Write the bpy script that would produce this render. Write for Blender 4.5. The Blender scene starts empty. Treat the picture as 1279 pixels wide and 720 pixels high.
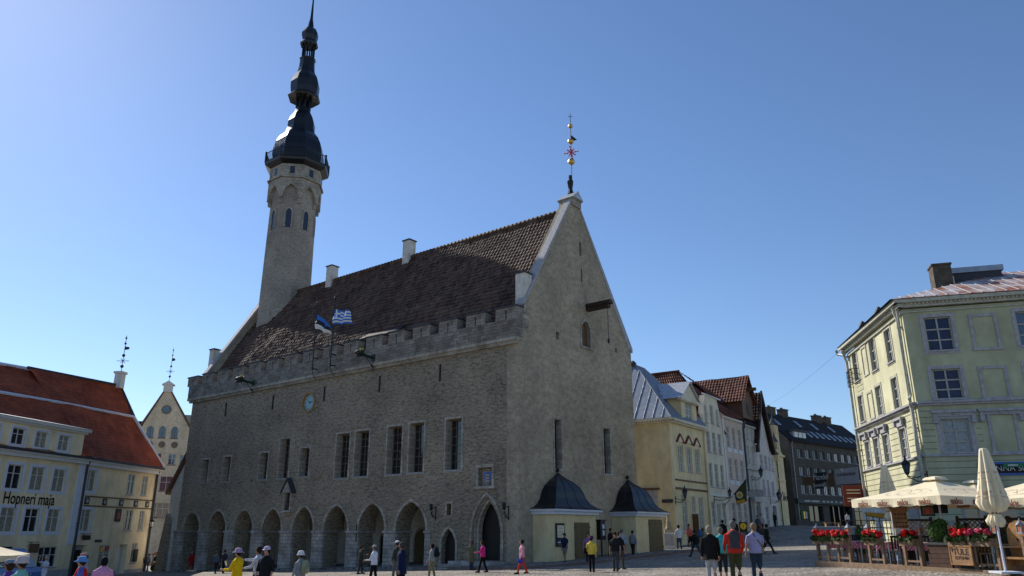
import bpy, bmesh, math, random
from mathutils import Vector, Matrix, noise
random.seed(7)
S = bpy.context.scene
COL = S.collection
R = math.radians
# ------------------------------------------------------------------ survey
# camera as surveyed from the photograph: used to read real positions on the
# facades' own planes (every thing then stands at its own place and size)
F = 950.0; TH = math.atan(303/950.0); cT = math.cos(TH); sT = math.sin(TH); CZ = 1.6
def hitw(px, py, P, az):
    dx, dy = math.sin(R(az)), math.cos(R(az)); nx, ny = -dy, dx
    X = (px-640)/F; k = (360-py)/F; r = (X, cT-k*sT, sT+k*cT)
    t = (P[0]*nx+P[1]*ny)/(r[0]*nx+r[1]*ny)
    return ((r[0]*t-P[0])*dx+(r[1]*t-P[1])*dy, CZ+r[2]*t)
class Frame:                      # x along a facade (left to right from outside), y inward, z up
    def __init__(s, P, az): s.P = P; s.az = az; s.rot = R(90-az)
    def w(s, x, y, z=0):
        a = R(s.az); return Vector((s.P[0]+x*math.sin(a)-y*math.cos(a), s.P[1]+x*math.cos(a)+y*math.sin(a), z))
    def hit(s, px, py, y=0): 
        o = s.w(0, y); return hitw(px, py, (o.x, o.y), s.az)
    def sub(s, x, y=0): 
        o = s.w(x, y); return Frame((o.x, o.y), s.az)
def ground(x, y):
    g = -.25+.048*max(-60, min(27, x))
    if y > 60: g += min(.95, .045*(y-60))*min(1, max(0, (x+5)/15))
    return g
def onground(px, D):              # a spot on the square in direction px at distance D
    x = (px-640)/997.0*D; return x, D, ground(x, D)
def topz(px, py, D):
    k = (360-py)/F; return CZ+D*(sT+k*cT)/(cT-k*sT)
# ------------------------------------------------------------------ materials
MT = {}
def nod(nt, t, **k):
    n = nt.nodes.new(t)
    for a, b in k.items():
        if a in n.inputs: n.inputs[a].default_value = b
        else: setattr(n, a, b)
    return n
def M(name, c, r=.8, n=(3, .25), b=(40, .15), metal=0, spec=.3, kind=None, c2=None, n2=None):
    if name in MT: return MT[name]
    m = bpy.data.materials.new(name); m.use_nodes = True; nt = m.node_tree; L = nt.links.new
    B = nt.nodes['Principled BSDF']; B.inputs['Roughness'].default_value = r; B.inputs['Metallic'].default_value = metal
    B.inputs['Specular IOR Level'].default_value = spec
    tc = nod(nt, 'ShaderNodeTexCoord'); co = tc.outputs['Object']
    c = (*c, 1); dk = tuple(v*(1-(n[1] if n else 0)) for v in c[:3])+(1,)
    if c2: dk = (*c2, 1)
    if n:
        t = nod(nt, 'ShaderNodeTexNoise', Scale=n[0], Detail=6, Roughness=.65); L(co, t.inputs['Vector'])
        cr = nod(nt, 'ShaderNodeValToRGB'); cr.color_ramp.elements[0].position = .38; cr.color_ramp.elements[1].position = .64
        cr.color_ramp.elements[0].color = dk; cr.color_ramp.elements[1].color = c
        L(t.outputs['Fac'], cr.inputs['Fac']); out = cr.outputs['Color']
        if kind == 'plaster':       # rain streaks and large stains
            mp = nod(nt, 'ShaderNodeMapping'); mp.inputs['Scale'].default_value = (.6, .6, .3); L(co, mp.inputs['Vector'])
            t2 = nod(nt, 'ShaderNodeTexNoise', Scale=1.4, Detail=5, Roughness=.6); L(mp.outputs[0], t2.inputs['Vector'])
            r2 = nod(nt, 'ShaderNodeValToRGB'); r2.color_ramp.elements[0].position = .33; r2.color_ramp.elements[1].position = .6
            r2.color_ramp.elements[0].color = (.7, .68, .65, 1); r2.color_ramp.elements[1].color = (1, 1, 1, 1); L(t2.outputs['Fac'], r2.inputs['Fac'])
            mx = nod(nt, 'ShaderNodeMixRGB', blend_type='MULTIPLY', Fac=.8); L(out, mx.inputs[1]); L(r2.outputs[0], mx.inputs[2]); out = mx.outputs[0]
        L(out, B.inputs['Base Color'])
    else: B.inputs['Base Color'].default_value = c
    if b:
        t = nod(nt, 'ShaderNodeTexNoise', Scale=b[0], Detail=4); L(co, t.inputs['Vector'])
        bp = nod(nt, 'ShaderNodeBump', Strength=b[1], Distance=.02); L(t.outputs['Fac'], bp.inputs['Height']); L(bp.outputs[0], B.inputs['Normal'])
    MT[name] = m; return m
def wallcoord(nt, sx=1, sz=1):      # (x+y, z): runs along whichever wall face it is on
    L = nt.links.new; tc = nod(nt, 'ShaderNodeTexCoord'); sp = nod(nt, 'ShaderNodeSeparateXYZ'); L(tc.outputs['Object'], sp.inputs[0])
    ad = nod(nt, 'ShaderNodeMath', operation='ADD'); L(sp.outputs[0], ad.inputs[0]); L(sp.outputs[1], ad.inputs[1])
    cb = nod(nt, 'ShaderNodeCombineXYZ'); L(ad.outputs[0], cb.inputs[0]); L(sp.outputs[2], cb.inputs[1])
    mp = nod(nt, 'ShaderNodeMapping'); mp.inputs['Scale'].default_value = (sx, sz, 1); L(cb.outputs[0], mp.inputs['Vector'])
    return tc.outputs['Object'], mp.outputs[0]
def rubble(name, c1, c2, strength=1.0, sc=(2.2, 6.5), bumpd=.09, pits=.5):
    m = bpy.data.materials.new(name); m.use_nodes = True; nt = m.node_tree; L = nt.links.new; B = nt.nodes['Principled BSDF']
    B.inputs['Roughness'].default_value = .92; B.inputs['Specular IOR Level'].default_value = .12
    ob, wc = wallcoord(nt, *sc)
    n1 = nod(nt, 'ShaderNodeTexNoise', Scale=1.0, Detail=7, Roughness=.62, Distortion=.6); L(wc, n1.inputs['Vector'])
    v = nod(nt, 'ShaderNodeTexVoronoi', Scale=.9, Randomness=1, feature='DISTANCE_TO_EDGE')
    w = nod(nt, 'ShaderNodeTexNoise', Scale=2.2, Detail=4); L(wc, w.inputs['Vector']); mx = nod(nt, 'ShaderNodeMixRGB', Fac=.4); L(wc, mx.inputs[1]); L(w.outputs['Color'], mx.inputs[2]); L(mx.outputs[0], v.inputs['Vector'])
    ve = nod(nt, 'ShaderNodeMath', operation='MINIMUM'); ve.inputs[1].default_value = .16; L(v.outputs['Distance'], ve.inputs[0])
    h = nod(nt, 'ShaderNodeMath', operation='MULTIPLY_ADD'); h.inputs[1].default_value = 1.3*pits; L(ve.outputs[0], h.inputs[0]); L(n1.outputs['Fac'], h.inputs[2])
    r1 = nod(nt, 'ShaderNodeValToRGB'); e = r1.color_ramp.elements; e[0].position = .40; e[1].position = .62
    k = 1-.5*pits; e[0].color = (*[q*k for q in c2], 1); e[1].color = (*c1, 1); L(h.outputs[0], r1.inputs['Fac'])
    big = nod(nt, 'ShaderNodeTexNoise', Scale=.22, Detail=8, Roughness=.68); L(ob, big.inputs['Vector'])
    rb = nod(nt, 'ShaderNodeValToRGB'); rb.color_ramp.elements[0].position = .36; rb.color_ramp.elements[1].position = .62
    rb.color_ramp.elements[0].color = (.72, .71, .7, 1); rb.color_ramp.elements[1].color = (1.1, 1.08, 1.04, 1); L(big.outputs['Fac'], rb.inputs['Fac'])
    m1 = nod(nt, 'ShaderNodeMixRGB', blend_type='MULTIPLY', Fac=1); L(r1.outputs[0], m1.inputs[1]); L(rb.outputs[0], m1.inputs[2])
    fine = nod(nt, 'ShaderNodeTexNoise', Scale=9, Detail=5); L(ob, fine.inputs['Vector'])
    rf_ = nod(nt, 'ShaderNodeValToRGB'); rf_.color_ramp.elements[0].position = .35; rf_.color_ramp.elements[1].position = .65; rf_.color_ramp.elements[0].color = (.84, .83, .81, 1); rf_.color_ramp.elements[1].color = (1.08, 1.08, 1.08, 1); L(fine.outputs['Fac'], rf_.inputs['Fac'])
    m2 = nod(nt, 'ShaderNodeMixRGB', blend_type='MULTIPLY', Fac=1); L(m1.outputs[0], m2.inputs[1]); L(rf_.outputs[0], m2.inputs[2]); L(m2.outputs[0], B.inputs['Base Color'])
    ah = nod(nt, 'ShaderNodeMath', operation='MULTIPLY_ADD'); ah.inputs[1].default_value = .25; L(fine.outputs['Fac'], ah.inputs[0]); L(h.outputs[0], ah.inputs[2])
    bp = nod(nt, 'ShaderNodeBump', Strength=strength, Distance=bumpd); L(ah.outputs[0], bp.inputs['Height']); L(bp.outputs[0], B.inputs['Normal'])
    MT[name] = m; return m
def ashlar(name, c1, c2, bw=.55, rh=.24, mortar=(.16, .15, .13)):
    m = bpy.data.materials.new(name); m.use_nodes = True; nt = m.node_tree; L = nt.links.new; B = nt.nodes['Principled BSDF']
    B.inputs['Roughness'].default_value = .9; B.inputs['Specular IOR Level'].default_value = .15
    ob, wc = wallcoord(nt)
    br = nod(nt, 'ShaderNodeTexBrick', Scale=1.0); br.inputs['Brick Width'].default_value = bw; br.inputs['Row Height'].default_value = rh
    br.inputs['Mortar Size'].default_value = .012; br.inputs['Color1'].default_value = (*c1, 1); br.inputs['Color2'].default_value = (*c2, 1); br.inputs['Mortar'].default_value = (*mortar, 1)
    L(wc, br.inputs['Vector'])
    big = nod(nt, 'ShaderNodeTexNoise', Scale=1.1, Detail=7, Roughness=.7); L(ob, big.inputs['Vector'])
    rb = nod(nt, 'ShaderNodeValToRGB'); rb.color_ramp.elements[0].position = .32; rb.color_ramp.elements[1].position = .62
    rb.color_ramp.elements[0].color = (.5, .48, .46, 1); rb.color_ramp.elements[1].color = (1.05, 1.05, 1.05, 1); L(big.outputs['Fac'], rb.inputs['Fac'])
    m1 = nod(nt, 'ShaderNodeMixRGB', blend_type='MULTIPLY', Fac=1); L(br.outputs[0], m1.inputs[1]); L(rb.outputs[0], m1.inputs[2]); L(m1.outputs[0], B.inputs['Base Color'])
    fine = nod(nt, 'ShaderNodeTexNoise', Scale=14, Detail=6); L(ob, fine.inputs['Vector'])
    ah = nod(nt, 'ShaderNodeMath', operation='MULTIPLY_ADD'); ah.inputs[1].default_value = -.8; L(br.outputs['Fac'], ah.inputs[0]); L(fine.outputs['Fac'], ah.inputs[2])
    bp = nod(nt, 'ShaderNodeBump', Strength=.7, Distance=.04); L(ah.outputs[0], bp.inputs['Height']); L(bp.outputs[0], B.inputs['Normal'])
    MT[name] = m; return m
def tiles(name, c1, c2, c3):
    m = bpy.data.materials.new(name); m.use_nodes = True; nt = m.node_tree; L = nt.links.new; B = nt.nodes['Principled BSDF']
    B.inputs['Roughness'].default_value = .75; B.inputs['Specular IOR Level'].default_value = .25
    tc = nod(nt, 'ShaderNodeTexCoord'); mp = nod(nt, 'ShaderNodeMapping'); mp.inputs['Scale'].default_value = (3.4, 2.6, 2.6); L(tc.outputs['Object'], mp.inputs['Vector'])
    v = nod(nt, 'ShaderNodeTexVoronoi', Scale=1.0); L(mp.outputs[0], v.inputs['Vector']); sp = nod(nt, 'ShaderNodeSeparateColor'); L(v.outputs['Color'], sp.inputs[0])
    r = nod(nt, 'ShaderNodeValToRGB'); e = r.color_ramp.elements; e[0].color = (*c1, 1); e[1].color = (*c2, 1); x = e.new(.8); x.color = (*c3, 1); e[1].position = 1 if False else .55; L(sp.outputs[0], r.inputs['Fac'])
    big = nod(nt, 'ShaderNodeTexNoise', Scale=.6, Detail=6, Roughness=.7); L(tc.outputs['Object'], big.inputs['Vector'])
    rb = nod(nt, 'ShaderNodeValToRGB'); rb.color_ramp.elements[0].position = .35; rb.color_ramp.elements[1].position = .65
    rb.color_ramp.elements[0].color = (.55, .53, .52, 1); rb.color_ramp.elements[1].color = (1.1, 1.08, 1.05, 1); L(big.outputs['Fac'], rb.inputs['Fac'])
    m1 = nod(nt, 'ShaderNodeMixRGB', blend_type='MULTIPLY', Fac=1); L(r.outputs[0], m1.inputs[1]); L(rb.outputs[0], m1.inputs[2]); L(m1.outputs[0], B.inputs['Base Color'])
    fine = nod(nt, 'ShaderNodeTexNoise', Scale=30, Detail=3); L(tc.outputs['Object'], fine.inputs['Vector'])
    bp = nod(nt, 'ShaderNodeBump', Strength=.35, Distance=.02); L(fine.outputs['Fac'], bp.inputs['Height']); L(bp.outputs[0], B.inputs['Normal'])
    MT[name] = m; return m
def cobble(name, c1, c2, sc):
    m = bpy.data.materials.new(name); m.use_nodes = True; nt = m.node_tree; L = nt.links.new; B = nt.nodes['Principled BSDF']
    B.inputs['Roughness'].default_value = .8; B.inputs['Specular IOR Level'].default_value = .25
    tc = nod(nt, 'ShaderNodeTexCoord'); mp = nod(nt, 'ShaderNodeMapping'); mp.inputs['Scale'].default_value = (sc, sc, 0); L(tc.outputs['Object'], mp.inputs['Vector'])
    v = nod(nt, 'ShaderNodeTexVoronoi', Scale=1.0, Randomness=.7, feature='DISTANCE_TO_EDGE'); L(mp.outputs[0], v.inputs['Vector'])
    v2 = nod(nt, 'ShaderNodeTexVoronoi', Scale=1.0, Randomness=.7); L(mp.outputs[0], v2.inputs['Vector']); sp = nod(nt, 'ShaderNodeSeparateColor'); L(v2.outputs['Color'], sp.inputs[0])
    r = nod(nt, 'ShaderNodeValToRGB'); r.color_ramp.elements[0].color = (*c2, 1); r.color_ramp.elements[1].color = (*c1, 1); L(sp.outputs[1], r.inputs['Fac'])
    e = nod(nt, 'ShaderNodeValToRGB'); e.color_ramp.elements[0].color = (.3, .28, .26, 1); e.color_ramp.elements[1].color = (1, 1, 1, 1); e.color_ramp.elements[1].position = .14; L(v.outputs['Distance'], e.inputs['Fac'])
    m1 = nod(nt, 'ShaderNodeMixRGB', blend_type='MULTIPLY', Fac=1); L(r.outputs[0], m1.inputs[1]); L(e.outputs[0], m1.inputs[2])
    big = nod(nt, 'ShaderNodeTexNoise', Scale=.45, Detail=7, Roughness=.7); L(tc.outputs['Object'], big.inputs['Vector'])
    rb = nod(nt, 'ShaderNodeValToRGB'); rb.color_ramp.elements[0].position = .35; rb.color_ramp.elements[1].position = .65
    rb.color_ramp.elements[0].color = (.52, .5, .48, 1); rb.color_ramp.elements[1].color = (1.05, 1.05, 1.05, 1); L(big.outputs['Fac'], rb.inputs['Fac'])
    m2 = nod(nt, 'ShaderNodeMixRGB', blend_type='MULTIPLY', Fac=1); L(m1.outputs[0], m2.inputs[1]); L(rb.outputs[0], m2.inputs[2]); L(m2.outputs[0], B.inputs['Base Color'])
    e2 = nod(nt, 'ShaderNodeMath', operation='MINIMUM'); e2.inputs[1].default_value = .3; L(v.outputs['Distance'], e2.inputs[0])
    a = nod(nt, 'ShaderNodeMath', operation='MULTIPLY_ADD'); a.inputs[1].default_value = .35; L(sp.outputs[2], a.inputs[0]); L(e2.outputs[0], a.inputs[2])
    bp = nod(nt, 'ShaderNodeBump', Strength=1, Distance=.1); L(a.outputs[0], bp.inputs['Height']); L(bp.outputs[0], B.inputs['Normal'])
    MT[name] = m; return m
def stripes(name, c1, c2, axis, freq, width=.5, r=.7, both=False):
    m = bpy.data.materials.new(name); m.use_nodes = True; nt = m.node_tree; L = nt.links.new; B = nt.nodes['Principled BSDF']; B.inputs['Roughness'].default_value = r
    tc = nod(nt, 'ShaderNodeTexCoord'); sp = nod(nt, 'ShaderNodeSeparateXYZ'); L(tc.outputs['Object'], sp.inputs[0])
    def s(o):
        a = nod(nt, 'ShaderNodeMath', operation='MULTIPLY'); a.inputs[1].default_value = freq; L(o, a.inputs[0])
        f = nod(nt, 'ShaderNodeMath', operation='FRACT'); L(a.outputs[0], f.inputs[0])
        g = nod(nt, 'ShaderNodeMath', operation='LESS_THAN'); g.inputs[1].default_value = width; L(f.outputs[0], g.inputs[0]); return g.outputs[0]
    f = s(sp.outputs[axis])
    if both:
        ad = nod(nt, 'ShaderNodeMath', operation='ADD'); L(sp.outputs[1], ad.inputs[0]); L(sp.outputs[2], ad.inputs[1])
        g = s(ad.outputs[0]); h = nod(nt, 'ShaderNodeMath', operation='ADD'); L(f, h.inputs[0]); L(g, h.inputs[1]); q = nod(nt, 'ShaderNodeMath', operation='MULTIPLY'); q.inputs[1].default_value = .5; L(h.outputs[0], q.inputs[0]); f = q.outputs[0]
    mx = nod(nt, 'ShaderNodeMixRGB'); mx.inputs[1].default_value = (*c1, 1); mx.inputs[2].default_value = (*c2, 1); L(f, mx.inputs[0]); L(mx.outputs[0], B.inputs['Base Color'])
    MT[name] = m; return m
rubble('rubble', (.4, .34, .258), (.3, .252, .19), 1.0, (3.1, 9.5), .16, .8)
rubble('harl', (.44, .38, .29), (.37, .317, .235), .5, (2.2, 3.2), .06, .25)
rubble('tower_stone', (.385, .35, .3), (.33, .3, .26), .35, (2.4, 6), .05, .35)
ashlar('ashlar', (.46, .435, .395), (.33, .31, .28)); ashlar('parapet', (.33, .295, .25), (.21, .187, .158), .5, .2)
ashlar('dressed', (.47, .425, .345), (.38, .345, .285), .5, .3, (.2, .19, .17))
tiles('th_tile', (.07, .033, .023), (.11, .053, .035), (.16, .11, .078)); tiles('orange_tile', (.30, .062, .022), (.38, .085, .032), (.33, .075, .028)); tiles('red_tile', (.17, .055, .033), (.24, .085, .05), (.13, .05, .035)); tiles('dark_tile', (.05, .03, .027), (.08, .04, .035), (.03, .022, .02))
cobble('cobbles', (.5, .455, .395), (.35, .315, .27), 6.0); cobble('flags_stone', (.34, .325, .3), (.26, .25, .23), 2.2)
M('kerb', (.2, .14, .12)); M('lime', (.72, .68, .6), kind='plaster'); M('white', (.72, .72, .7), n=(3, .12)); M('stonewhite', (.5, .48, .44), n=(4, .25))
M('yellow', (.78, .65, .38), kind='plaster', n=(1.2, .12)); M('yellow2', (.74, .61, .35), kind='plaster', n=(1.5, .14)); M('hop', (.9, .75, .47), kind='plaster', n=(1.2, .1)); M('hopwhite', (.62, .66, .74), n=(4, .1))
M('cream', (.78, .7, .52), kind='plaster', n=(1.2, .12)); M('pink', (.7, .55, .44), kind='plaster', n=(1.2, .12)); M('greywall', (.6, .55, .46), kind='plaster'); M('white_wall', (.72, .66, .6), kind='plaster'); M('back', (.72, .63, .45), kind='plaster')
M('green', (.5, .505, .325), kind='plaster', n=(.6, .2)); M('greenlit', (.66, .64, .42), kind='plaster', n=(1, .14)); M('trimgreen', (.5, .49, .4), n=(4, .3)); M('greytrim', (.42, .41, .42), n=(5, .3))  # greenlit: paler copy of green, sunlight on the left side put into colour
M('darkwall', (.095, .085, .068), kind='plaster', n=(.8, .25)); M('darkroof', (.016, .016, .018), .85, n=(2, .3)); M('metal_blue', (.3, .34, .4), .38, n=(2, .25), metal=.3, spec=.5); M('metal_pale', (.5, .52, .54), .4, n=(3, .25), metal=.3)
M('zinc', (.35, .38, .42), .45, n=(2, .3), metal=.4); M('copper_dark', (.014, .015, .019), .33, n=(3, .35), metal=.25, spec=.5); M('black', (.012, .012, .013), .5, n=None, b=None); M('iron', (.02, .02, .022), .45, n=None, b=None, metal=.3)
M('wood', (.16, .085, .045), .6, n=(6, .4)); M('woodlight', (.36, .2, .1), .6, n=(6, .35)); M('woodgrey', (.3, .2, .125), .75, n=(7, .4)); M('wooddark', (.05, .03, .02), .6, n=(6, .4)); M('honey', (.42, .22, .08), .45, n=(6, .3)); M('doorolive', (.16, .12, .055), .7, n=(6, .3)); M('doordark', (.015, .012, .01), .6)
M('gold', (.7, .45, .12), .35, metal=.8, n=(5, .3)); M('gargoyle', (.025, .05, .035), .5, n=(9, .4)); M('redpaint', (.5, .03, .03), .5, n=None); M('bluepaint', (.05, .12, .4), .5, n=None); M('clockface', (.3, .5, .55), .4, n=(8, .15))
M('frame', (.42, .41, .37), .6, n=(9, .25)); M('frame_white', (.66, .65, .6), .6, n=(9, .2)); M('frame_brown', (.2, .16, .12), .7, n=(9, .4)); M('terracotta', (.5, .16, .06), .6)
M('glass', (.012, .014, .018), .06, n=None, b=(3, .03), spec=.8); M('glass_sky', (.06, .09, .13), .05, n=(2, .5), b=(2.5, .04), spec=.9); M('pane_pale', (.33, .32, .24), .35, n=(5, .45), b=None, spec=.8); M('blue_curtain', (.02, .035, .1), .3, n=(5, .5), b=None); M('pane_dim', (.13, .14, .13), .12, n=(4, .5), b=(3, .03), spec=.9); M('white_curtain', (.34, .37, .38), .3, n=(6, .3), b=None); M('glass_white', (.6, .6, .55), .1, n=None, b=None, spec=.8)  # pale grey-yellow panes are one mottled opaque colour
M('soot', (.13, .105, .08), .9, n=(3, .5)); M('canvas', (.78, .68, .47), .85, n=(3, .1), b=(60, .1)); M('canvas_mark', (.22, .08, .05), .8, n=None, b=None); M('leaf', (.04, .075, .02), .7, n=(9, .5), b=None); M('leaf2', (.07, .12, .03), .7, n=(9, .4), b=None); M('petal', (.85, .015, .02), .6, n=(12, .4), b=None); M('petalpink', (.65, .07, .14), .6, n=(12, .4), b=None)
M('darkred', (.2, .03, .02), .6, n=(6, .3)); M('jointgrey', (.24, .22, .16), .8, n=(7, .3)); M('planterwood', (.085, .04, .025), .55, n=(6, .4)); M('shrub1', (.1, .19, .03), .7, n=(9, .5), b=None); M('shrub2', (.06, .12, .025), .7, n=(9, .4), b=None); M('soil', (.04, .03, .02)); M('slate', (.05, .055, .065), .6)
stripes('check', (.75, .7, .7), (.5, .04, .12), 0, 9, .5, .8, True)
# ------------------------------------------------------------------ mesh building
class MB:
    def __init__(s): s.v = []; s.f = []; s.m = []
    def add(s, vs, fs, m=0):
        o = len(s.v); s.v += [tuple(v) for v in vs]; s.f += [tuple(i+o for i in f) for f in fs]; s.m += [m]*len(fs); return s
    def box(s, x0, x1, y0, y1, z0, z1, m=0):
        return s.add([(x0, y0, z0), (x1, y0, z0), (x1, y1, z0), (x0, y1, z0), (x0, y0, z1), (x1, y0, z1), (x1, y1, z1), (x0, y1, z1)],
                     [(0, 3, 2, 1), (4, 5, 6, 7), (0, 1, 5, 4), (1, 2, 6, 5), (2, 3, 7, 6), (3, 0, 4, 7)], m)
    def prism(s, poly, y0, y1, m=0):          # poly in (x,z), extruded along y
        n = len(poly); a = sum(poly[i][0]*poly[(i+1) % n][1]-poly[(i+1) % n][0]*poly[i][1] for i in range(n))
        if a < 0: poly = poly[::-1]
        vs = [(p[0], y0, p[1]) for p in poly]+[(p[0], y1, p[1]) for p in poly]
        return s.add(vs, [tuple(range(n)), tuple(range(2*n-1, n-1, -1))]+[((i+1) % n, i, i+n, (i+1) % n+n) for i in range(n)], m)
    def prismz(s, poly, z0, z1, m=0):         # poly in (x,y), extruded up
        n = len(poly); a = sum(poly[i][0]*poly[(i+1) % n][1]-poly[(i+1) % n][0]*poly[i][1] for i in range(n))
        if a < 0: poly = poly[::-1]
        vs = [(p[0], p[1], z0) for p in poly]+[(p[0], p[1], z1) for p in poly]
        return s.add(vs, [tuple(range(n-1, -1, -1)), tuple(range(n, 2*n))]+[(i, (i+1) % n, (i+1) % n+n, i+n) for i in range(n)], m)
    def loft(s, rings, m=0, cap=True):
        n = len(rings[0]); o = []; vs = [v for r in rings for v in r]
        for k in range(len(rings)-1):
            for i in range(n): o.append((k*n+i, k*n+(i+1) % n, (k+1)*n+(i+1) % n, (k+1)*n+i))
        if cap: o.append(tuple(range(n-1, -1, -1))); o.append(tuple(range((len(rings)-1)*n, len(rings)*n)))
        return s.add(vs, o, m)
    def lathe(s, prof, n=8, c=(0, 0), rot=0, m=0, sy=1):   # prof (r,z)
        return s.loft([[(c[0]+r*math.cos(2*math.pi*(i+.5)/n+rot), c[1]+sy*r*math.sin(2*math.pi*(i+.5)/n+rot), z) for i in range(n)] for r, z in prof], m)
    def tube(s, pts, rad, n=6, m=0):
        pts = [Vector(p) for p in pts]; rad = rad if isinstance(rad, (list, tuple)) else [rad]*len(pts); rings = []
        for i, p in enumerate(pts):
            d = (pts[min(i+1, len(pts)-1)]-pts[max(i-1, 0)]).normalized(); u = d.cross(Vector((0, 0, 1)))
            if u.length < .05: u = d.cross(Vector((0, 1, 0)))
            u.normalize(); w = u.cross(d)
            rings.append([p+(u*math.cos(2*math.pi*k/n)+w*math.sin(2*math.pi*k/n))*rad[i] for k in range(n)])
        return s.loft(rings, m)
    def ball(s, c, r, m=0, n=8, k=5, sq=(1, 1, 1)):
        rings = [[(c[0]+sq[0]*r*math.sin(math.pi*j/k)*math.cos(2*math.pi*i/n), c[1]+sq[1]*r*math.sin(math.pi*j/k)*math.sin(2*math.pi*i/n), c[2]-sq[2]*r*math.cos(math.pi*j/k)) for i in range(n)] for j in range(k+1)]
        rings[0] = [(c[0], c[1], c[2]-sq[2]*r)]*n; rings[-1] = [(c[0], c[1], c[2]+sq[2]*r)]*n
        return s.loft(rings, m, False)
    def quad(s, a, b, c, d, m=0): return s.add([a, b, c, d], [(0, 1, 2, 3)], m)
    def slab(s, pts, th, m=0):                # planar polygon thickened downwards
        n = len(pts); return s.add([tuple(p) for p in pts]+[(p[0], p[1], p[2]-th) for p in pts], [tuple(range(n)), tuple(range(2*n-1, n-1, -1))]+[((i+1) % n, i, i+n, (i+1) % n+n) for i in range(n)], m)
    def pantiles(s, A, B, C, D, cw=.28, rh=.36, amp=.05, m=0):  # A,B eave left/right, D,C top left/right
        A, B, C, D = map(Vector, (A, B, C, D)); nrm = (B-A).cross(D-A).normalized()
        wid = max((B-A).length, (C-D).length); nc = max(1, int(wid/cw)); sl = max((D-A).length, (C-B).length); nr = max(1, int(sl/rh)); sub = 4; W = nc*sub+1; vs = []; fs = []
        for j in range(nr):
            for e, q in ((0, amp*.9), (1, 0)):
                v = (j+e)/nr
                for i in range(W):
                    u = i/(W-1); p = (A*(1-u)+B*u)*(1-v)+(D*(1-u)+C*u)*v; ph = (i % sub)/sub*2*math.pi
                    vs.append(p+nrm*(.16*noise.noise(p*.33)+.05*noise.noise(p*1.3)+amp*(.5+.5*math.sin(ph))+q+.012*random.random()))
        for k in range(2*nr-1):
            for i in range(W-1): fs.append((k*W+i, k*W+i+1, (k+1)*W+i+1, (k+1)*W+i))
        return s.add(vs, fs, m)
    def mesh(s, name, mats, smooth=False):
        me = bpy.data.meshes.new(name); me.from_pydata(s.v, [], s.f)
        for q in (mats if isinstance(mats, (list, tuple)) else [mats]): me.materials.append(MT[q] if isinstance(q, str) else q)
        me.polygons.foreach_set('material_index', s.m)
        if smooth: me.polygons.foreach_set('use_smooth', [True]*len(s.f))
        me.update(); return me
    def build(s, name, mats, parent=None, smooth=False):
        o = bpy.data.objects.new(name, s.mesh(name, mats, smooth)); COL.objects.link(o)
        if parent: o.parent = parent
        return o
def thing(name, label, cat, loc=(0, 0, 0), rot=0, group=None):
    o = bpy.data.objects.new(name, None); COL.objects.link(o); o.location = loc; o.rotation_euler = (0, 0, rot); o.empty_display_size = .2
    o['label'] = label; o['category'] = cat
    if group: o['group'] = group
    return o
def tag(o, label, cat, group=None):
    o['label'] = label; o['category'] = cat
    if group: o['group'] = group
    return o
def ft(fr, name, label, cat, x=0, y=0, group=None, z=0): return thing(name, label, cat, fr.w(x, y, z), fr.rot, group)
def copytree(o, parent=None):
    c = o.copy(); COL.objects.link(c); c.parent = parent
    for ch in o.children: copytree(ch, c)
    return c
def evalmesh(o, name):
    dg = bpy.context.evaluated_depsgraph_get(); dg.update(); me = bpy.data.meshes.new_from_object(o.evaluated_get(dg)); me.name = name; return me
def cutwall(name, parent, poly, y0, y1, cuts, mats, matidx=0):
    """solid wall (x,z outline) with openings; cuts = [(poly, ya, yb)]"""
    w = MB().prism(poly, y0, y1).build(name, mats)
    if cuts:
        c = MB()
        for p, ya, yb in cuts: c.prism(p, ya, yb)
        co = c.build('cutter', mats); md = w.modifiers.new('b', 'BOOLEAN'); md.operation = 'DIFFERENCE'; md.solver = 'EXACT'; md.use_self = True; md.object = co
        me = evalmesh(w, name); w.modifiers.clear(); w.data = me; bpy.data.objects.remove(co)
    if parent: w.parent = parent
    return w
def rect(x0, x1, z0, z1): return [(x0, z0), (x1, z0), (x1, z1), (x0, z1)]
def arch(xc, w, zs, h, z0=None, n=8):        # pointed arch outline, half width w, spring zs, rise h
    c = (h*h-w*w)/(2*w); Rr = w+c; a1 = math.acos(max(-1, min(1, c/Rr))); pts = []
    for i in range(n+1): t = a1*i/n; pts.append((xc-c+Rr*math.cos(t), zs+Rr*math.sin(t)))
    L_ = [(2*xc-x, z) for x, z in pts[::-1]][1:]
    p = pts+L_
    if z0 is not None: p = [(xc+w, z0)]+p+[(xc-w, z0)]
    return p
def ring(mb, outer, inner, y0, y1, m=0):      # open band between two outlines of equal length
    n = len(outer)
    for i in range(n-1): mb.prism([outer[i], outer[i+1], inner[i+1], inner[i]], y0, y1, m)
WC = {}
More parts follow.
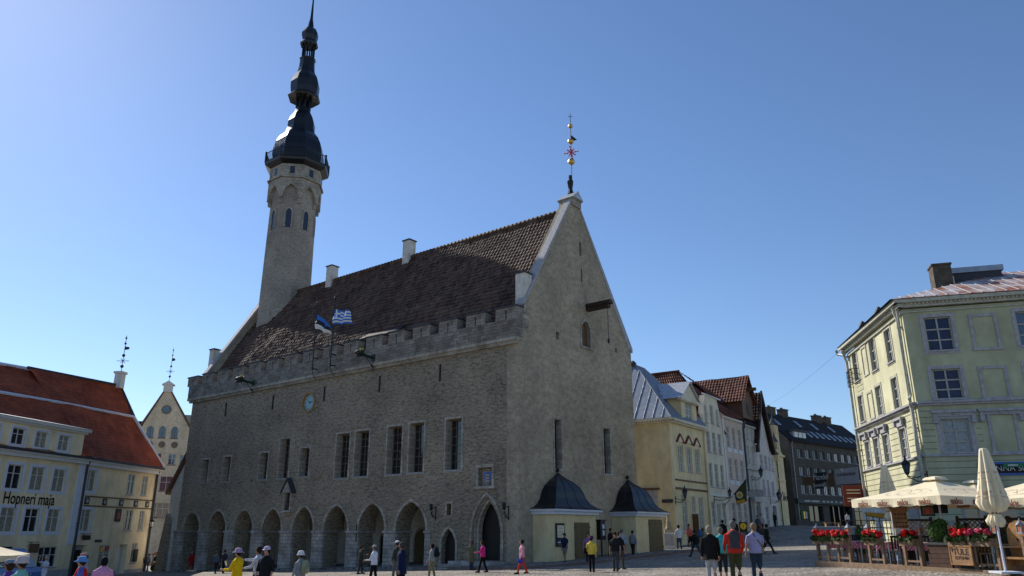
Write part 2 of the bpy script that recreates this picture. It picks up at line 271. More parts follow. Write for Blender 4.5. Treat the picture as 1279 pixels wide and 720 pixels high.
def window(parent, x0, x1, z0, z1, dep=.15, fr='frame_white', pane='glass', nx=2, rows=(.35,), sur=None, sw=.12, sill='greytrim', bar=.05, name='window', liner=0, proud=.03):
    """glazed window as a child mesh (surround, casement bars) with its pane as a sub-part"""
    w = x1-x0; h = z1-z0; key = (round(w, 2), round(h, 2), dep, fr, pane, nx, rows, sur, sw, sill, bar, proud, liner)
    if key not in WC:
        a = MB(); e = .06; y = dep-.05
        a.box(0, e, y, dep+.05, 0, h); a.box(w-e, w, y, dep+.05, 0, h); a.box(e, w-e, y, dep+.05, 0, e); a.box(e, w-e, y, dep+.05, h-e, h)
        for i in range(1, nx): q = w*i/nx; a.box(q-bar/2, q+bar/2, y-.01, dep+.04, e, h-e)
        for r in rows: q = h*(1-r); a.box(e, w-e, y+.005, dep+.03, q-bar*.45, q+bar*.45)
        if sur:
            a.box(-sw, 0, -proud, .02, -sw, h+sw, 1); a.box(w, w+sw, -proud, .02, -sw, h+sw, 1); a.box(0, w, -proud, .02, h, h+sw, 1); a.box(0, w, -proud, .02, -sw, 0, 1)
        if liner:
            for q0, q1 in ((0, liner), (w-liner, w)): a.box(q0, q1, .02, y, e*0, h, 1)
        if sill: a.box(-.08, w+.08, -proud-.06, y, -.06, 0.002, 2)
        b = MB().box(e*.5, w-e*.5, dep, dep+.02, e*.5, h-e*.5)
        WC[key] = (a.mesh(name, [fr, sur or fr, sill or fr]), b.mesh('pane', pane))
    m1, m2 = WC[key]
    o = bpy.data.objects.new(name, m1); COL.objects.link(o); o.parent = parent; o.location = (x0, 0, z0)
    p = bpy.data.objects.new('pane', m2); COL.objects.link(p); p.parent = o
    return o
def text(s, size, mat, name='lettering', parent=None, loc=(0, 0, 0), rot=(R(90), 0, 0), ext=.004, align='CENTER', bold=0):
    c = bpy.data.curves.new(name, 'FONT'); c.body = s; c.size = size; c.extrude = ext; c.align_x = align; c.align_y = 'CENTER'; c.offset = bold
    o = bpy.data.objects.new(name, c); COL.objects.link(o); me = evalmesh(o, name); bpy.data.objects.remove(o)
    me.materials.clear(); me.materials.append(MT[mat]); q = bpy.data.objects.new(name, me); COL.objects.link(q); q.parent = parent; q.location = loc; q.rotation_euler = rot
    return q
M('flagblue', (.03, .16, .55), .8, n=None, b=None)
# ------------------------------------------------------------------ town hall
TF = Frame((.4-36.3*math.sin(R(-51.5)), 0), 128.5)
C0 = (.4, 44.0); LX = 36.3
PL = (C0[0]+LX*math.sin(R(-51.5)), C0[1]+LX*math.cos(R(-51.5)))
TF = Frame(PL, 128.5); GF = Frame(C0, 38.5); W = 13.3
th = ft(TF, 'town_hall', 'huge grey rubble stone town hall with pointed arcade, battlements and steep tiled roof', 'town hall')
def gpart(o):            # parts modelled in the gable's frame, carried by the town hall
    o.parent = th; o.location = (LX, 0, 0); o.rotation_euler = (0, 0, R(90)); return o
arches = [(1.07, 3.53, 2.95), (4.84, 7.32, 3.05), (8.47, 10.94, 3.05), (12.19, 14.52, 3.1), (15.85, 18.2, 3.17), (19.33, 21.83, 3.2), (22.9, 25.46, 3.26), (26.44, 29.1, 3.29)]
wins = [(2.62, 4.0, 5.25, 7.38), (5.85, 7.2, 5.22, 7.44), (10.85, 12.25, 5.18, 7.45), (13.35, 14.9, 5.15, 8.34), (15.9, 17.3, 5.18, 7.5), (19.95, 21.65, 4.9, 8.2), (21.95, 23.65, 4.92, 8.25), (25.15, 26.85, 4.92, 8.3), (27.2, 28.85, 4.95, 8.36), (30.42, 32.05, 4.95, 8.34)]
cuts = []
for a, b, z in arches:
    xc = (a+b)/2; w = (b-a)/2; cuts.append((arch(xc, w, 1.55, z-1.55, -3.5), -.4, 1.6))
for a, b, z0, z1 in wins: cuts.append((rect(a+.17, b-.17, z0+.14, z1-.17), -.4, .62))
PX = 33.95
cuts += [(arch(PX, 1.02, 1.5, 1.95, -.02), -.4, .75), (arch(31.0, .58, .75, .98, -.3), -.4, .45), (rect(30.8, 31.17, 2.5, 3.15), -.4, .4), (rect(33.3, 34.3, 4.1, 5.1), -.4, .32), ([(16.55+.68*math.cos(i*math.pi/12), 10.66+.68*math.sin(i*math.pi/12)) for i in range(24)], -.4, .3)]
cutwall('wall', th, rect(.02, LX-.9, -3.2, 12.4), 0, 1.3, cuts, 'rubble')
MB().box(.02, LX-.9, W-1, W, -3.2, 13.5).build('rear_wall', 'rubble', th)
# gable facing the street
gc = [(rect(3.5, 4.22, 5.15, 8.1), -.4, .5), (rect(9.1, 9.9, 5.15, 8.1), -.4, .5), (arch(7.35, .52, 14.45, .62, 13.3), -.4, .35), (rect(6.85, 7.1, 19.7, 20.7), -.4, .4), (rect(6.95, 7.12, 17.8, 18.8), -.4, .4), (rect(3.85, 4.2, 13.2, 13.7), -.4, .4), (rect(11.1, 11.35, 13.6, 13.95), -.4, .4)]
gp = [(0, -3.2), (W, -3.2), (W, 14.3), (6.35+.55, 23.45), (6.35-.45, 23.45), (.72, 14.9), (.72, 14.2), (0, 14.2-1.8)]
gpart(cutwall('gable_wall', None, gp, 0, .9, gc, 'harl'))
def gw(x0, x1, z0, z1, dep, **k):
    o = window(th, x0, x1, z0, z1, dep, **k); o.location = (LX, x0, z0); o.rotation_euler = (0, 0, R(90)); return o
gw(3.5, 4.22, 5.15, 8.1, .42, fr='iron', pane='glass', nx=2, rows=(.2, .4, .6, .8), sur='dressed', sw=.16, sill='zinc', bar=.03, liner=.025)
gw(9.1, 9.9, 5.15, 8.1, .42, fr='iron', pane='glass', nx=2, rows=(.2, .4, .6, .8), sur='dressed', sw=.16, sill='zinc', bar=.03, liner=.025)
a = MB(); o_ = arch(7.35, .7, 14.45, .8, 13.3); i_ = arch(7.35, .52, 14.45, .62, 13.3); ring(a, o_, i_, -.04, .05); a.box(6.6, 8.1, -.1, .05, 13.16, 13.3); gpart(a.build('hatch_surround', 'dressed'))
gpart(MB().prism(arch(7.35, .515, 14.45, .61, 13.305), .25, .32).build('hatch_shutter', 'wood'))
a = MB().box(7.45, 7.8, -1.75, .1, 15.85, 16.1).prism([(7.36, 16.1), (7.89, 16.1), (7.8, 16.35), (7.45, 16.35)], -1.9, .1); gpart(a.build('hoist_beam', 'wooddark'))
gpart(MB().tube([(7.62, -1.6, 15.85), (7.62, -1.6, 13.7)], .018).box(7.57, 7.67, -1.65, -1.55, 13.4, 13.7).build('hoist_rope', 'iron'))
# copings along both verges of both gables
for gx, nm in ((0, 'verge_coping'), (LX-.9, 'verge_coping')):
    for sgn in (-1, 1):
        a = MB()
        if sgn < 0: p = [(.62, 14.85), (5.95, 23.4), (5.95, 23.7), (.42, 14.9), (.42, 14.7)]
        else: p = [(12.95, 14.2), (6.85, 23.4), (6.85, 23.6), (13.5, 14.3), (13.5, 14.0)]
        o = a.prism(p, -.05, .5 if sgn < 0 else .4).build(nm, 'greytrim', th); o.location = (gx+.9, 0, 0); o.rotation_euler = (0, 0, R(90))
a = MB().prism([(0.02, -3.2), (W, -3.2), (W, 14.3), (6.9, 23.45), (5.9, 23.45), (.72, 14.9), (.02, 12.4)], 0, .9); o = a.build('rear_gable_wall', 'harl'); o.parent = th; o.location = (.9, 0, 0); o.rotation_euler = (0, 0, R(90))
# roof of pantiles
rz = lambda y: 23.05-1.62*abs(y-6.4)
a = MB().pantiles((.9, .4, rz(.4)), (LX-.9, .4, rz(.4)), (LX-.9, 6.4, 23.05), (.9, 6.4, 23.05), .3, .38, .055)
a.pantiles((LX-.9, W-.3, rz(W-.3)), (.9, W-.3, rz(W-.3)), (.9, 6.4, 23.05), (LX-.9, 6.4, 23.05), .6, .8, .05)
a.build('roof', 'th_tile', th)
a = MB(); n = 90
for i in range(n): x = .9+(LX-1.8)*i/n; a.tube([(x, 6.4, 23.1), (x+(LX-1.8)/n*1.08, 6.4, 23.14)], [.16, .2], 7)
a.build('ridge_tiles', 'th_tile', th)
# cornice and battlement
a = MB()
a.box(-.35, LX+.05, -.34, .0, 12.4, 12.62).box(-.25, LX+.02, -.2, .0, 12.22, 12.4); a.build('cornice', 'dressed', th)
MB().box(-.4, LX+.06, -.3, .34, 12.62, 13.73).build('parapet', 'parapet', th)
mer = None; a = MB(); mw = 1.6
a.box(0, mw/2-.06, 0, .62, 0, .76).box(mw/2+.06, mw, 0, .62, 0, .76).box(mw/2-.06, mw/2+.06, .3, .62, 0, .76).box(mw/2-.06, mw/2+.06, 0, .3, .58, .76).box(-.06, mw+.06, -.07, .7, .76, .86, 1)
mm = a.mesh('merlon', ['parapet', 'slate'])
for k in range(16):
    o = bpy.data.objects.new('merlon', mm); COL.objects.link(o); o.parent = th; o.location = (-.72+2.36*k+(.05 if k == 15 else random.uniform(-.05, .05)), -.29, 13.72); o.scale = (random.uniform(.96, 1.03), 1, random.uniform(.94, 1.05)); o.rotation_euler = (0, random.uniform(-.012, .012), 0)
MB().box(.3, LX-1, .34, .7, 12.4, 13.2).build('roof_gutter_ledge', 'slate', th)
# kneeler corner block between battlement and gable
gpart(MB().box(.36, .95, -.05, .88, 13.3, 14.2).box(.3, 1.0, -.1, .9, 14.2, 14.3).build('kneeler', 'dressed'))
# chimneys
def chim(x, y, w, d, z0, z1, m='lime', cap='slate'):
    a = MB().box(x-w/2, x+w/2, y-d/2, y+d/2, z0, z1).box(x-w/2-.07, x+w/2+.07, y-d/2-.07, y+d/2+.07, z1, z1+.1, 1).box(x-w/2+.1, x+w/2-.1, y-d/2+.1, y+d/2-.1, z1+.1, z1+.16, 1)
    return a.build('chimney', [m, cap], th)
x, zt = TF.hit(656, 343, 1.0); chim(x-.1, 1.0, .72, .72, 13.2, zt)
for px, py in ((416, 333), (512, 301)): x, z = TF.hit(px, py, 6.4); chim(x, 6.4, .75, .75, 21.5, z-.1)
x, z = TF.hit(269, 438, 1.4); chim(x, 1.4, .62, .62, 13, z)
# flat dormer in the roof foot
xa = TF.hit(452, 421, 1.0)[0]; xb = TF.hit(500, 410, 1.0)[0]
a = MB().box(xa+.2, xb-.2, .85, 2.0, 13.9, 14.85, 1).box(xa, xb, .72, .8, 14.78, 14.92, 1)
a.slab([(xa, .72, 14.95), (xb, .72, 14.95), (xb-.3, 2.6, 16.2), (xa+.3, 2.6, 16.2)], .1); a.build('dormer', ['dark_tile', 'wooddark'], th)
# arcade: impost blocks, arch surrounds, passage behind
edges = [0.02]+[e for p in arches for e in p[:2]]
piers = [(-.2, 1.07)]+[(arches[i][1], arches[i+1][0]) for i in range(7)]+[(29.1, 29.5)]
for a0, a1 in piers:
    a = MB().box(a0-.035 if a0 > 0 else a0, a1+.035, -.06, .16, -3.2, 1.45).box(a0-.09 if a0 > 0 else a0-.05, a1+.09, -.13, 1.36, 1.45, 1.6)  # ashlar on the front only; jambs keep darker rubble, painting in the inside shade
    a.build('pier', 'ashlar', th)
for a0, a1, z in arches:
    xc = (a0+a1)/2; w = (a1-a0)/2; a = MB(); ring(a, arch(xc, w+.2, 1.6, z-1.6+.2), arch(xc, w-.005, 1.6, z-1.56), -.05, .06); a.build('arch_surround', 'dressed', th)
pw = MB().box(.9, 29.6, 5.0, 5.2, -3.2, 4.4).box(29.5, 29.7, 1.3, 5.0, -3.2, 4.4); pw.build('passage_wall', 'lime', th)
MB().box(.9, 29.7, 1.3, 5.2, 4.4, 4.6).build('passage_ceiling', 'lime', th)
for i in range(7):          # cross ribs of the vaulted passage
    a = MB(); xm = (arches[i][1]+arches[i+1][0])/2; o_ = arch(3.15, 1.95, 1.6, 2.75, 1.6); i_ = arch(3.15, 1.75, 1.6, 2.5, 1.6)
    for j in range(len(o_)-1): a.add([(xm-.2, *o_[j]), (xm+.2, *o_[j]), (xm+.2, *o_[j+1]), (xm-.2, *o_[j+1]), (xm-.2, *i_[j]), (xm+.2, *i_[j]), (xm+.2, *i_[j+1]), (xm-.2, *i_[j+1])], [(4, 5, 1, 0), (7, 6, 5, 4), (0, 3, 7, 4), (1, 5, 6, 2)])
    a.build('vault_rib', 'dressed', th)
for xd, wd, m in ((4.2, .5, 'doordark'), (12.4, .6, 'doordark'), (20.3, .6, 'iron'), (23.9, .7, 'doorolive'), (27.3, .55, 'doordark')):
    zb = -1.6+xd*.045; a = MB(); ring(a, arch(xd, wd+.15, zb+1.5, .85, zb), arch(xd, wd, zb+1.5, .7, zb), 4.9, 5.02, 1); a.prism(arch(xd, wd, zb+1.5, .7, zb), 4.96, 5.01); a.build('passage_door', [m, 'dressed'], th)
for xd in (16.6, 20.9, 24.9):
    a = MB(); ring(a, arch(xd, .5, 2.6, .55, 2.0), arch(xd, .38, 2.6, .42, 2.0), 4.93, 5.02, 1); a.prism(arch(xd, .38, 2.6, .42, 2.0), 4.97, 5.01); a.build('passage_window', ['glass', 'dressed'], th)
# windows of the hall
for a0, a1, z0, z1 in wins:
    wd = a1-a0-.34; window(th, a0+.17, a1-.17, z0+.14, z1-.17, .52, fr='frame_brown', pane='glass', nx=2 if wd < 1.2 else 3, rows=(.16, .33, .5, .67, .83), sur='dressed', sw=.14, sill='zinc', bar=.035, proud=.035, liner=.025)
# portal, small door, slit
a = MB()
for k in range(3):
    w = 1.24-.14*k; ring(a, arch(PX, w, 1.5, 2.25-.17*k, -.02), arch(PX, w-.15, 1.5, 2.25-.17*k-.18, -.02), -.07+.14*k, .16+.2*k)
a.build('portal_surround', 'dressed', th)
MB().prism(arch(PX, 1.0, 1.5, 1.9, -.02), .68, .74).build('portal_door', 'doordark', th)
a = MB(); ring(a, arch(31, .72, .75, 1.15, -.3), arch(31, .57, .75, .97, -.3), -.04, .08); a.build('side_door_surround', 'dressed', th)
MB().prism(arch(31, .565, .75, .965, -.3), .36, .43).build('side_door', 'doordark', th)
a = MB().box(30.68, 30.8, -.03, .05, 2.4, 3.25).box(31.17, 31.3, -.03, .05, 2.4, 3.25).box(30.8, 31.17, -.03, .05, 3.15, 3.25).box(30.8, 31.17, .36, .4, 2.5, 3.15, 1); a.build('slit_window', ['dressed', 'glass'], th)
a = MB()
for k in range(3): a.box(32.2-.25*k, 35.6+.25*k, -1.5+.0-.35*k if k else -1.3, 0.6 if k == 0 else -.02, -.9, -.03-.16*k)
a.box(30.1, 31.9, -.7, -.02, -1, -.34); a.build('steps', 'ashlar', th)
# iron wall anchors
for px, py in ((283, 512), (341.8, 503), (406, 492), (475, 480), (550.5, 466), (446.5, 666)):
    x, z = TF.hit(px, py); MB().box(x-.045, x+.045, -.08, .01, z-.55, z+.55).build('wall_anchor', 'iron', th)
# aedicule with statue
x, z = 15.25, 2.85
a = MB().box(x-.52, x+.52, -.3, .02, z, z+.14).box(x-.46, x-.32, -.26, .02, z+.14, z+1.35).box(x+.32, x+.46, -.26, .02, z+.14, z+1.35).prism([(x-.6, z+1.35), (x+.6, z+1.35), (x, z+2.2)], -.34, .02).box(x-.32, x+.32, -.02, .02, z+.14, z+1.35, 1)
a.prism([(x-.62, z+1.33), (x-.7, z+1.4), (x, z+2.42), (x+.7, z+1.4), (x+.62, z+1.33), (x, z+2.25)], -.42, .03, 1); nc = a.build('statue_niche', ['dressed', 'slate'], th)
MB().lathe([(.15, z+.14), (.17, z+.3), (.12, z+.7), (.15, z+.88), (.05, z+.98), (.085, z+1.06), (.06, z+1.2), (.01, z+1.24)], 8, (x, -.14)).build('niche_figure', 'wooddark', nc)
# coat of arms in its recess
a = MB().box(33.12, 33.3, -.05, .04, 4.0, 5.2).box(34.3, 34.48, -.05, .04, 4.0, 5.2).box(33.12, 34.48, -.07, .04, 5.1, 5.3).box(33.02, 34.58, -.12, .04, 3.9, 4.06).box(33.3, 34.3, .28, .31, 4.1, 5.1, 1); cf = a.build('arms_panel', ['dressed', 'tower_stone'], th)
sh = [(-.32, .32), (.32, .32), (.32, -.02), (.22, -.25), (0, -.42), (-.22, -.25), (-.32, -.02)]
a = MB().prism([(33.85+p[0]*1.1, 4.58+p[1]) for p in sh], .18, .27, 0)
a.prism([(33.85+p[0]*.9, 4.58+p[1]*.88) for p in sh], .155, .18, 1)
for dz in (.14, -.02, -.18):       # three lions passant
    a.ball((33.85, .15, 4.56+dz), .05, 2, 6, 4, (2.6-.6*(dz < -.1), .4, .7)); a.ball((33.71, .15, 4.6+dz), .04, 2, 6, 4, (1, .5, 1)); a.tube([(33.97, .15, 4.57+dz), (34.03, .15, 4.63+dz)], .012, 4, 2)
    for q in (-.09, -.03, .05, .1): a.box(33.85+q-.012, 33.85+q+.012, .14, .16, 4.49+dz, 4.55+dz, 2)
a.ball((33.85, .2, 4.99), .09, 2, 8, 5, (1.5, .6, .6)); a.ball((33.85, .18, 5.03), .045, 3, 6, 4)
a.build('coat_of_arms', ['greytrim', 'bluepaint', 'gold', 'redpaint'], cf)
# tower
TX, TY = 2.75, 6.5
def oct_(r, z): return [(TX+r/math.cos(math.pi/8)*math.cos(math.pi/4*(i+.5)), TY+r/math.cos(math.pi/8)*math.sin(math.pi/4*(i+.5)), z) for i in range(8)]
tw = MB().loft([oct_(2.3, 12), oct_(2.13, 28), oct_(2.08, 31.8), oct_(2.08, 35.0)]).build('tower_shaft', 'tower_stone', th)
a = MB()                      # corbelled arcade: one arched panel per face
for i in range(8):
    an = math.pi/4*i; fw = 2.45*math.tan(math.pi/8)*2; M4 = Matrix.Translation((TX, TY, 0)) @ Matrix.Rotation(an+math.pi/2, 4, 'Z')
    t = MB(); o_ = arch(0, fw*.36, 32.6, 1.25); n = len(o_)
    # spandrel = face rectangle minus arch, split left / right
    t.prism([(-fw/2, 32.35), (-fw*.36, 32.6)]+o_[::-1][:n//2+1]+[(0, 34.5), (-fw/2, 34.5)], -2.45, -2.02); t.prism([(fw/2, 32.35), (fw/2, 34.5), (0, 34.5)]+o_[:n//2+1][::-1]+[(fw*.36, 32.6)], -2.45, -2.02)
    t.prism([(-fw/2-.0, 31.9), (-fw/2+.12, 31.9), (-fw*.36, 32.6), (-fw/2, 32.6)], -2.3, -2.02); t.prism([(fw/2-.12, 31.9), (fw/2, 31.9), (fw/2, 32.6), (fw*.36, 32.6)], -2.3, -2.02)
    a.add([M4 @ Vector(v) for v in t.v], t.f)
a.build('corbel_arcade', 'dressed', th)
a = MB().loft([oct_(2.58, 34.5), oct_(2.62, 34.62), oct_(2.42, 34.66), oct_(2.42, 36.05)]); a.build('tower_drum', 'dressed', th)
for i in range(8):
    an = math.pi/4*i; M4 = Matrix.Translation((TX, TY, 0)) @ Matrix.Rotation(an+math.pi/2, 4, 'Z')
    t = MB().prism(rect(-.24, .24, 34.95, 35.75), -2.43, -2.38).build('drum_window', 'glass'); t.parent = th; t.matrix_local = M4
    t = MB(); t.prism(arch(0, .27, 30.9, .45, 29.4), -2.13, -2.03, 0); ring(t, arch(0, .42, 30.9, .62, 29.4), arch(0, .27, 30.9, .45, 29.4), -2.2, -2.03, 1); t = t.build('tower_window', ['glass', 'dressed']); t.parent = th; t.matrix_local = M4
a = MB().loft([oct_(2.45, 36.0), oct_(2.95, 36.3), oct_(3.0, 36.55), oct_(2.3, 36.56)]); a.build('gallery_floor', 'copper_dark', th)
a = MB()
for z0, z1 in ((36.6, 36.68), (37.5, 37.62)):
    for i in range(8):
        p, q = oct_(2.93, 0)[i], oct_(2.93, 0)[(i+1) % 8]; a.tube([(p[0], p[1], (z0+z1)/2), (q[0], q[1], (z0+z1)/2)], .055, 4)
for i in range(8):
    p, q = Vector(oct_(2.93, 0)[i]), Vector(oct_(2.93, 0)[(i+1) % 8])
    a.box(p.x-.07, p.x+.07, p.y-.07, p.y+.07, 36.55, 37.72)
    for j in range(1, 12): u = p.lerp(q, j/12); a.tube([(u.x, u.y, 36.6), (u.x, u.y, 37.55)], .028, 4)
a.build('gallery_railing', 'copper_dark', th)
def dome(prof, name, m='copper_dark'):
    a = MB().loft([oct_(r, z) for r, z in prof]); return a.build(name, m, th)
dome([(2.28, 36.5), (2.4, 37.6), (2.38, 38.3), (2.2, 39.2), (1.9, 39.9), (1.45, 40.5), (1.3, 41.1), (1.28, 41.8), (1.1, 42.4), (.8, 43.0), (.68, 43.5)], 'lower_dome')
a = MB()
for i in range(8): p = oct_(.62, 0)[i]; a.tube([(p[0], p[1], 43.4), (p[0], p[1], 44.9)], .12, 5)
a.tube([(TX, TY, 43.4), (TX, TY, 45)], .16, 6); a.build('lower_lantern', 'copper_dark', th)
dome([(.7, 44.7), (1.5, 44.55), (1.58, 44.75), (1.3, 45.1), (1.38, 45.7), (1.4, 46.4), (1.22, 47.1), (.9, 47.7), (.76, 48.4), (.72, 49.3), (.82, 49.45), (.62, 49.5)], 'middle_dome')
a = MB()
for i in range(8): p = oct_(.55, 0)[i]; a.tube([(p[0], p[1], 49.4), (p[0], p[1], 51.3)], .09, 5)
a.build('upper_lantern', 'copper_dark', th)
dome([(.6, 51.2), (.86, 51.15), (.9, 51.35), (.68, 51.8), (.8, 52.3), (.82, 52.7), (.6, 53.2), (.3, 53.5), (.26, 53.9), (.14, 54.7), (.09, 56.5), (.04, 58.5)], 'upper_dome')
MB().ball((TX, TY, 58.6), .22, 0, 8, 6).tube([(TX, TY, 58.5), (TX, TY, 60)], .03, 4).build('spire_ball', 'gold', th)
# apex block with gabled cap and figure, banner pole with balls
az_ = 23.2
a = MB().box(5.95, 7.0, -.15, 1.0, az_, az_+.5).box(5.88, 7.07, -.22, 1.07, az_+.45, az_+.55); a.prism([(5.82, az_+.55), (7.13, az_+.55), (6.48, az_+1.15)], -.28, 1.12, 1); gpart(a.build('apex_block', ['dressed', 'metal_pale']))
vt = [GF.hit(716, y, .4)[1] for y in (152, 160, 172, 178.5, 192, 203.5, 238)]
vn = tag(MB().tube([(0, 0, 0), (0, 0, vt[0]-24.6)], .03, 5).build('weather_vane', 'iron'), 'tall gilded weather vane with red rosette on the peak of the town hall gable', 'weather vane')
o = GF.w(6.75, .4, 24.6); vn.location = o; vn.rotation_euler = (0, 0, R(0)); B0 = 24.6
for k, r in ((1, .17), (3, .22), (5, .25)): MB().ball((0, 0, vt[k]-B0), r, 0, 10, 6).build('gilt_ball', 'gold', vn)
a = MB().tube([(0, 0, vt[0]-B0), (0, 0, vt[0]-B0+.5)], .02, 4).tube([(-.18, 0, vt[0]-B0+.25), (.18, 0, vt[0]-B0+.25)], .02, 4); a.prism([(0, vt[2]-B0+.1), (.45, vt[2]-B0-.3), (.05, vt[2]-B0-.45)], -.01, .01); a.build('pennant', 'iron', vn)
a = MB()
for i in range(8):
    an = math.pi/4*i+.2; l = .5 if i % 2 == 0 else .33; z = vt[4]-B0; a.tube([(0, 0, z), (l*math.cos(an), 0, z+l*math.sin(an))], .03, 4); a.ball((l*math.cos(an), 0, z+l*math.sin(an)), .06, 0, 6, 4); a.ball((l*.55*math.cos(an), 0, z+l*.55*math.sin(an)), .07, 0, 6, 4)
a.build('rosette', 'redpaint', vn)
a = MB().lathe([(.22, -.5), (.24, -.2), (.14, .2), (.2, .45), (.23, .8), (.09, 1.0), (.13, 1.12), (.11, 1.26), (.02, 1.32)], 8, (-.12, .0)); a.tube([(-.3, 0, .7), (-.1, -.2, .5), (0, 0, .7)], .07, 5); a.build('guard_figure', ['iron', 'gold'], vn)
# kiosks against the gable
def kiosk(t0, t1, off, label, zb, door, poster):
    k = thing('kiosk', label, 'kiosk', GF.w(t0, 0, 0), GF.rot, 'bell roofed kiosks built against the gable'); Wd = t1-t0; zt = 2.5
    fp = [(0, .02), (.3, -off), (Wd-.1, -off), (Wd, .02)]
    MB().prismz(fp, zb-.5, zt).build('wall', 'yellow2', k)
    ev = [(-.3, .0), (0.0, -off-.32), (Wd+.22, -off-.32), (Wd+.3, .0)]; cp = [(-.15, .0), (.14, -off-.16), (Wd+.06, -off-.16), (Wd+.15, .0)]
    MB().prismz(cp, zt-.02, zt+.16).prismz([(p[0], p[1]) for p in ev], zt+.16, zt+.26).build('cornice', 'hopwhite', k)
    ap = (Wd*.5, -.12); a = MB(); prof = [(1, 0), (.86, .12), (.72, .32), (.62, .62), (.56, 1.0), (.48, 1.3), (.33, 1.6), (.17, 1.82), (.07, 1.98), (.04, 2.1)]; rings = []
    evm = [ev[0], ((ev[0][0]*.5+ev[1][0]*.5), (ev[1][1]*.55)), ev[1], (Wd*.35, ev[1][1]), (Wd*.7, ev[1][1]), ev[2], (ev[3][0], ev[2][1]*.5), ev[3]]
    for s_, h_ in prof: rings.append([(ap[0]+(p[0]-ap[0])*s_*1.02, ap[1]*(1-s_)+p[1]*s_-(0.0), zt+.262+h_) for p in evm])
    a.loft(rings)
    for q in range(1, 7):
        a.tube([rings[j][q] for j in range(len(rings))], .022, 4)
    a.build('bell_roof', 'copper_dark', k); MB().tube([(ap[0], ap[1], zt+2.3), (ap[0], ap[1], zt+2.45)], .04, 5).ball((ap[0], ap[1], zt+2.55), .13, 0, 8, 6).build('finial', 'copper_dark', k)
    if door:
        d0, d1, z0, z1 = door; a = MB().box(d0, (d0+d1)/2-.006, -off-.05, -off+.02, z0, z1).box((d0+d1)/2+.006, d1, -off-.05, -off+.02, z0, z1)
        for zz in (z0+.25, z1-.3): a.box(d0-.06, d0+.1, -off-.07, -off-.04, zz, zz+.06, 1).box(d1-.1, d1+.06, -off-.07, -off-.04, zz, zz+.06, 1)
        for i in range(3):
            for j in range(6): a.ball((d0+.15+(d1-d0-.3)*i/2, -off-.05, z0+.2+j*.33), .02, 1, 5, 3)
        a.build('door', ['doorolive', 'iron'], k)
    return k
k1 = kiosk(1.25, 5.95, 1.25, 'pale yellow kiosk with black bell roof and poster case, nearer the arcade corner', -.15, (2.3, 3.85, .02, 2.05), 1)
k2 = kiosk(9.75, 13.9, 1.6, 'pale yellow kiosk with black bell roof at the far end of the gable', .2, (1.95, 3.75, .3, 2.3), 0)
# poster case, flat on kiosk 1's left cheek / front
ps = thing('poster_case', 'black glazed poster case with a yellowed notice on the kiosk wall', 'notice board', GF.w(1.62, -1.29, .75), GF.rot+0)
MB().box(.02, .82, -.06, .0, 0, 1.25).build('case', 'black', ps); MB().box(.1, .74, -.075, -.062, .48, 1.13).build('notice', 'canvas', ps)
a = MB()
for i, w in enumerate((.34, .4, .0, .46, .42, .48, .3)): a.box(.2, .2+w, -.079, -.076, 1.02-i*.075, 1.035-i*.075) if w else None
a.build('notice_lines', 'wooddark', ps); MB().box(.1, .74, -.075, -.062, .08, .42).box(.1, .74, -.08, -.0755, .2, .26, 1).box(.35, .6, -.08, -.0755, .1, .17, 2).build('photo_panel', ['glass_sky', 'hopwhite', 'leaf'], ps)
pb = thing('payphone', 'dark green payphone box on a post between the two kiosks', 'payphone', GF.w(7.0, -.9, ground(*GF.w(7.0, -.9)[:2])+.1), GF.rot)
MB().box(-.28, .28, -.14, .14, .95, 2.05).box(-.32, .32, -.2, .18, 2.05, 2.13).build('hood', 'black', pb); MB().tube([(0, 0, 0), (0, 0, .95)], .05, 6).box(-.2, .2, -.15, .15, 0, .05).build('post', 'iron', pb); MB().box(-.1, .14, -.17, -.14, 1.6, 1.85).box(-.08, .12, -.17, -.14, 1.2, 1.5).build('keypad', 'hopwhite', pb)
# wall lamps beside the doors
def torch(fr, x, z, label, grp=None):
    t = thing('wall_lamp', label, 'wall lamp', fr.w(x, 0, z), fr.rot, grp); a = MB().box(-.03, .03, -.03, 0, -.45, .35).tube([(0, 0, -.35), (0, -.25, -.25), (0, -.4, .0), (0, -.3, .15)], .028, 5).tube([(0, 0, .25), (0, -.2, .3), (0, -.42, .12)], .022, 5).tube([(0, -.2, -.3), (.14, -.3, -.12), (0, -.38, .02), (-.14, -.3, -.12), (0, -.2, -.3)], .018, 4); a.build('bracket', 'iron', t)
    MB().lathe([(.04, .1), (.11, .2), (.08, .3), (.12, .34), (.1, .46), (.02, .5)], 6, (0, -.42)).build('fire_basket', 'iron', t)
torch(TF, 29.9, 2.65, 'black wrought iron wall lamp left of the small arched door'); torch(TF, 35.55, 2.6, 'black wrought iron wall lamp right of the great portal')
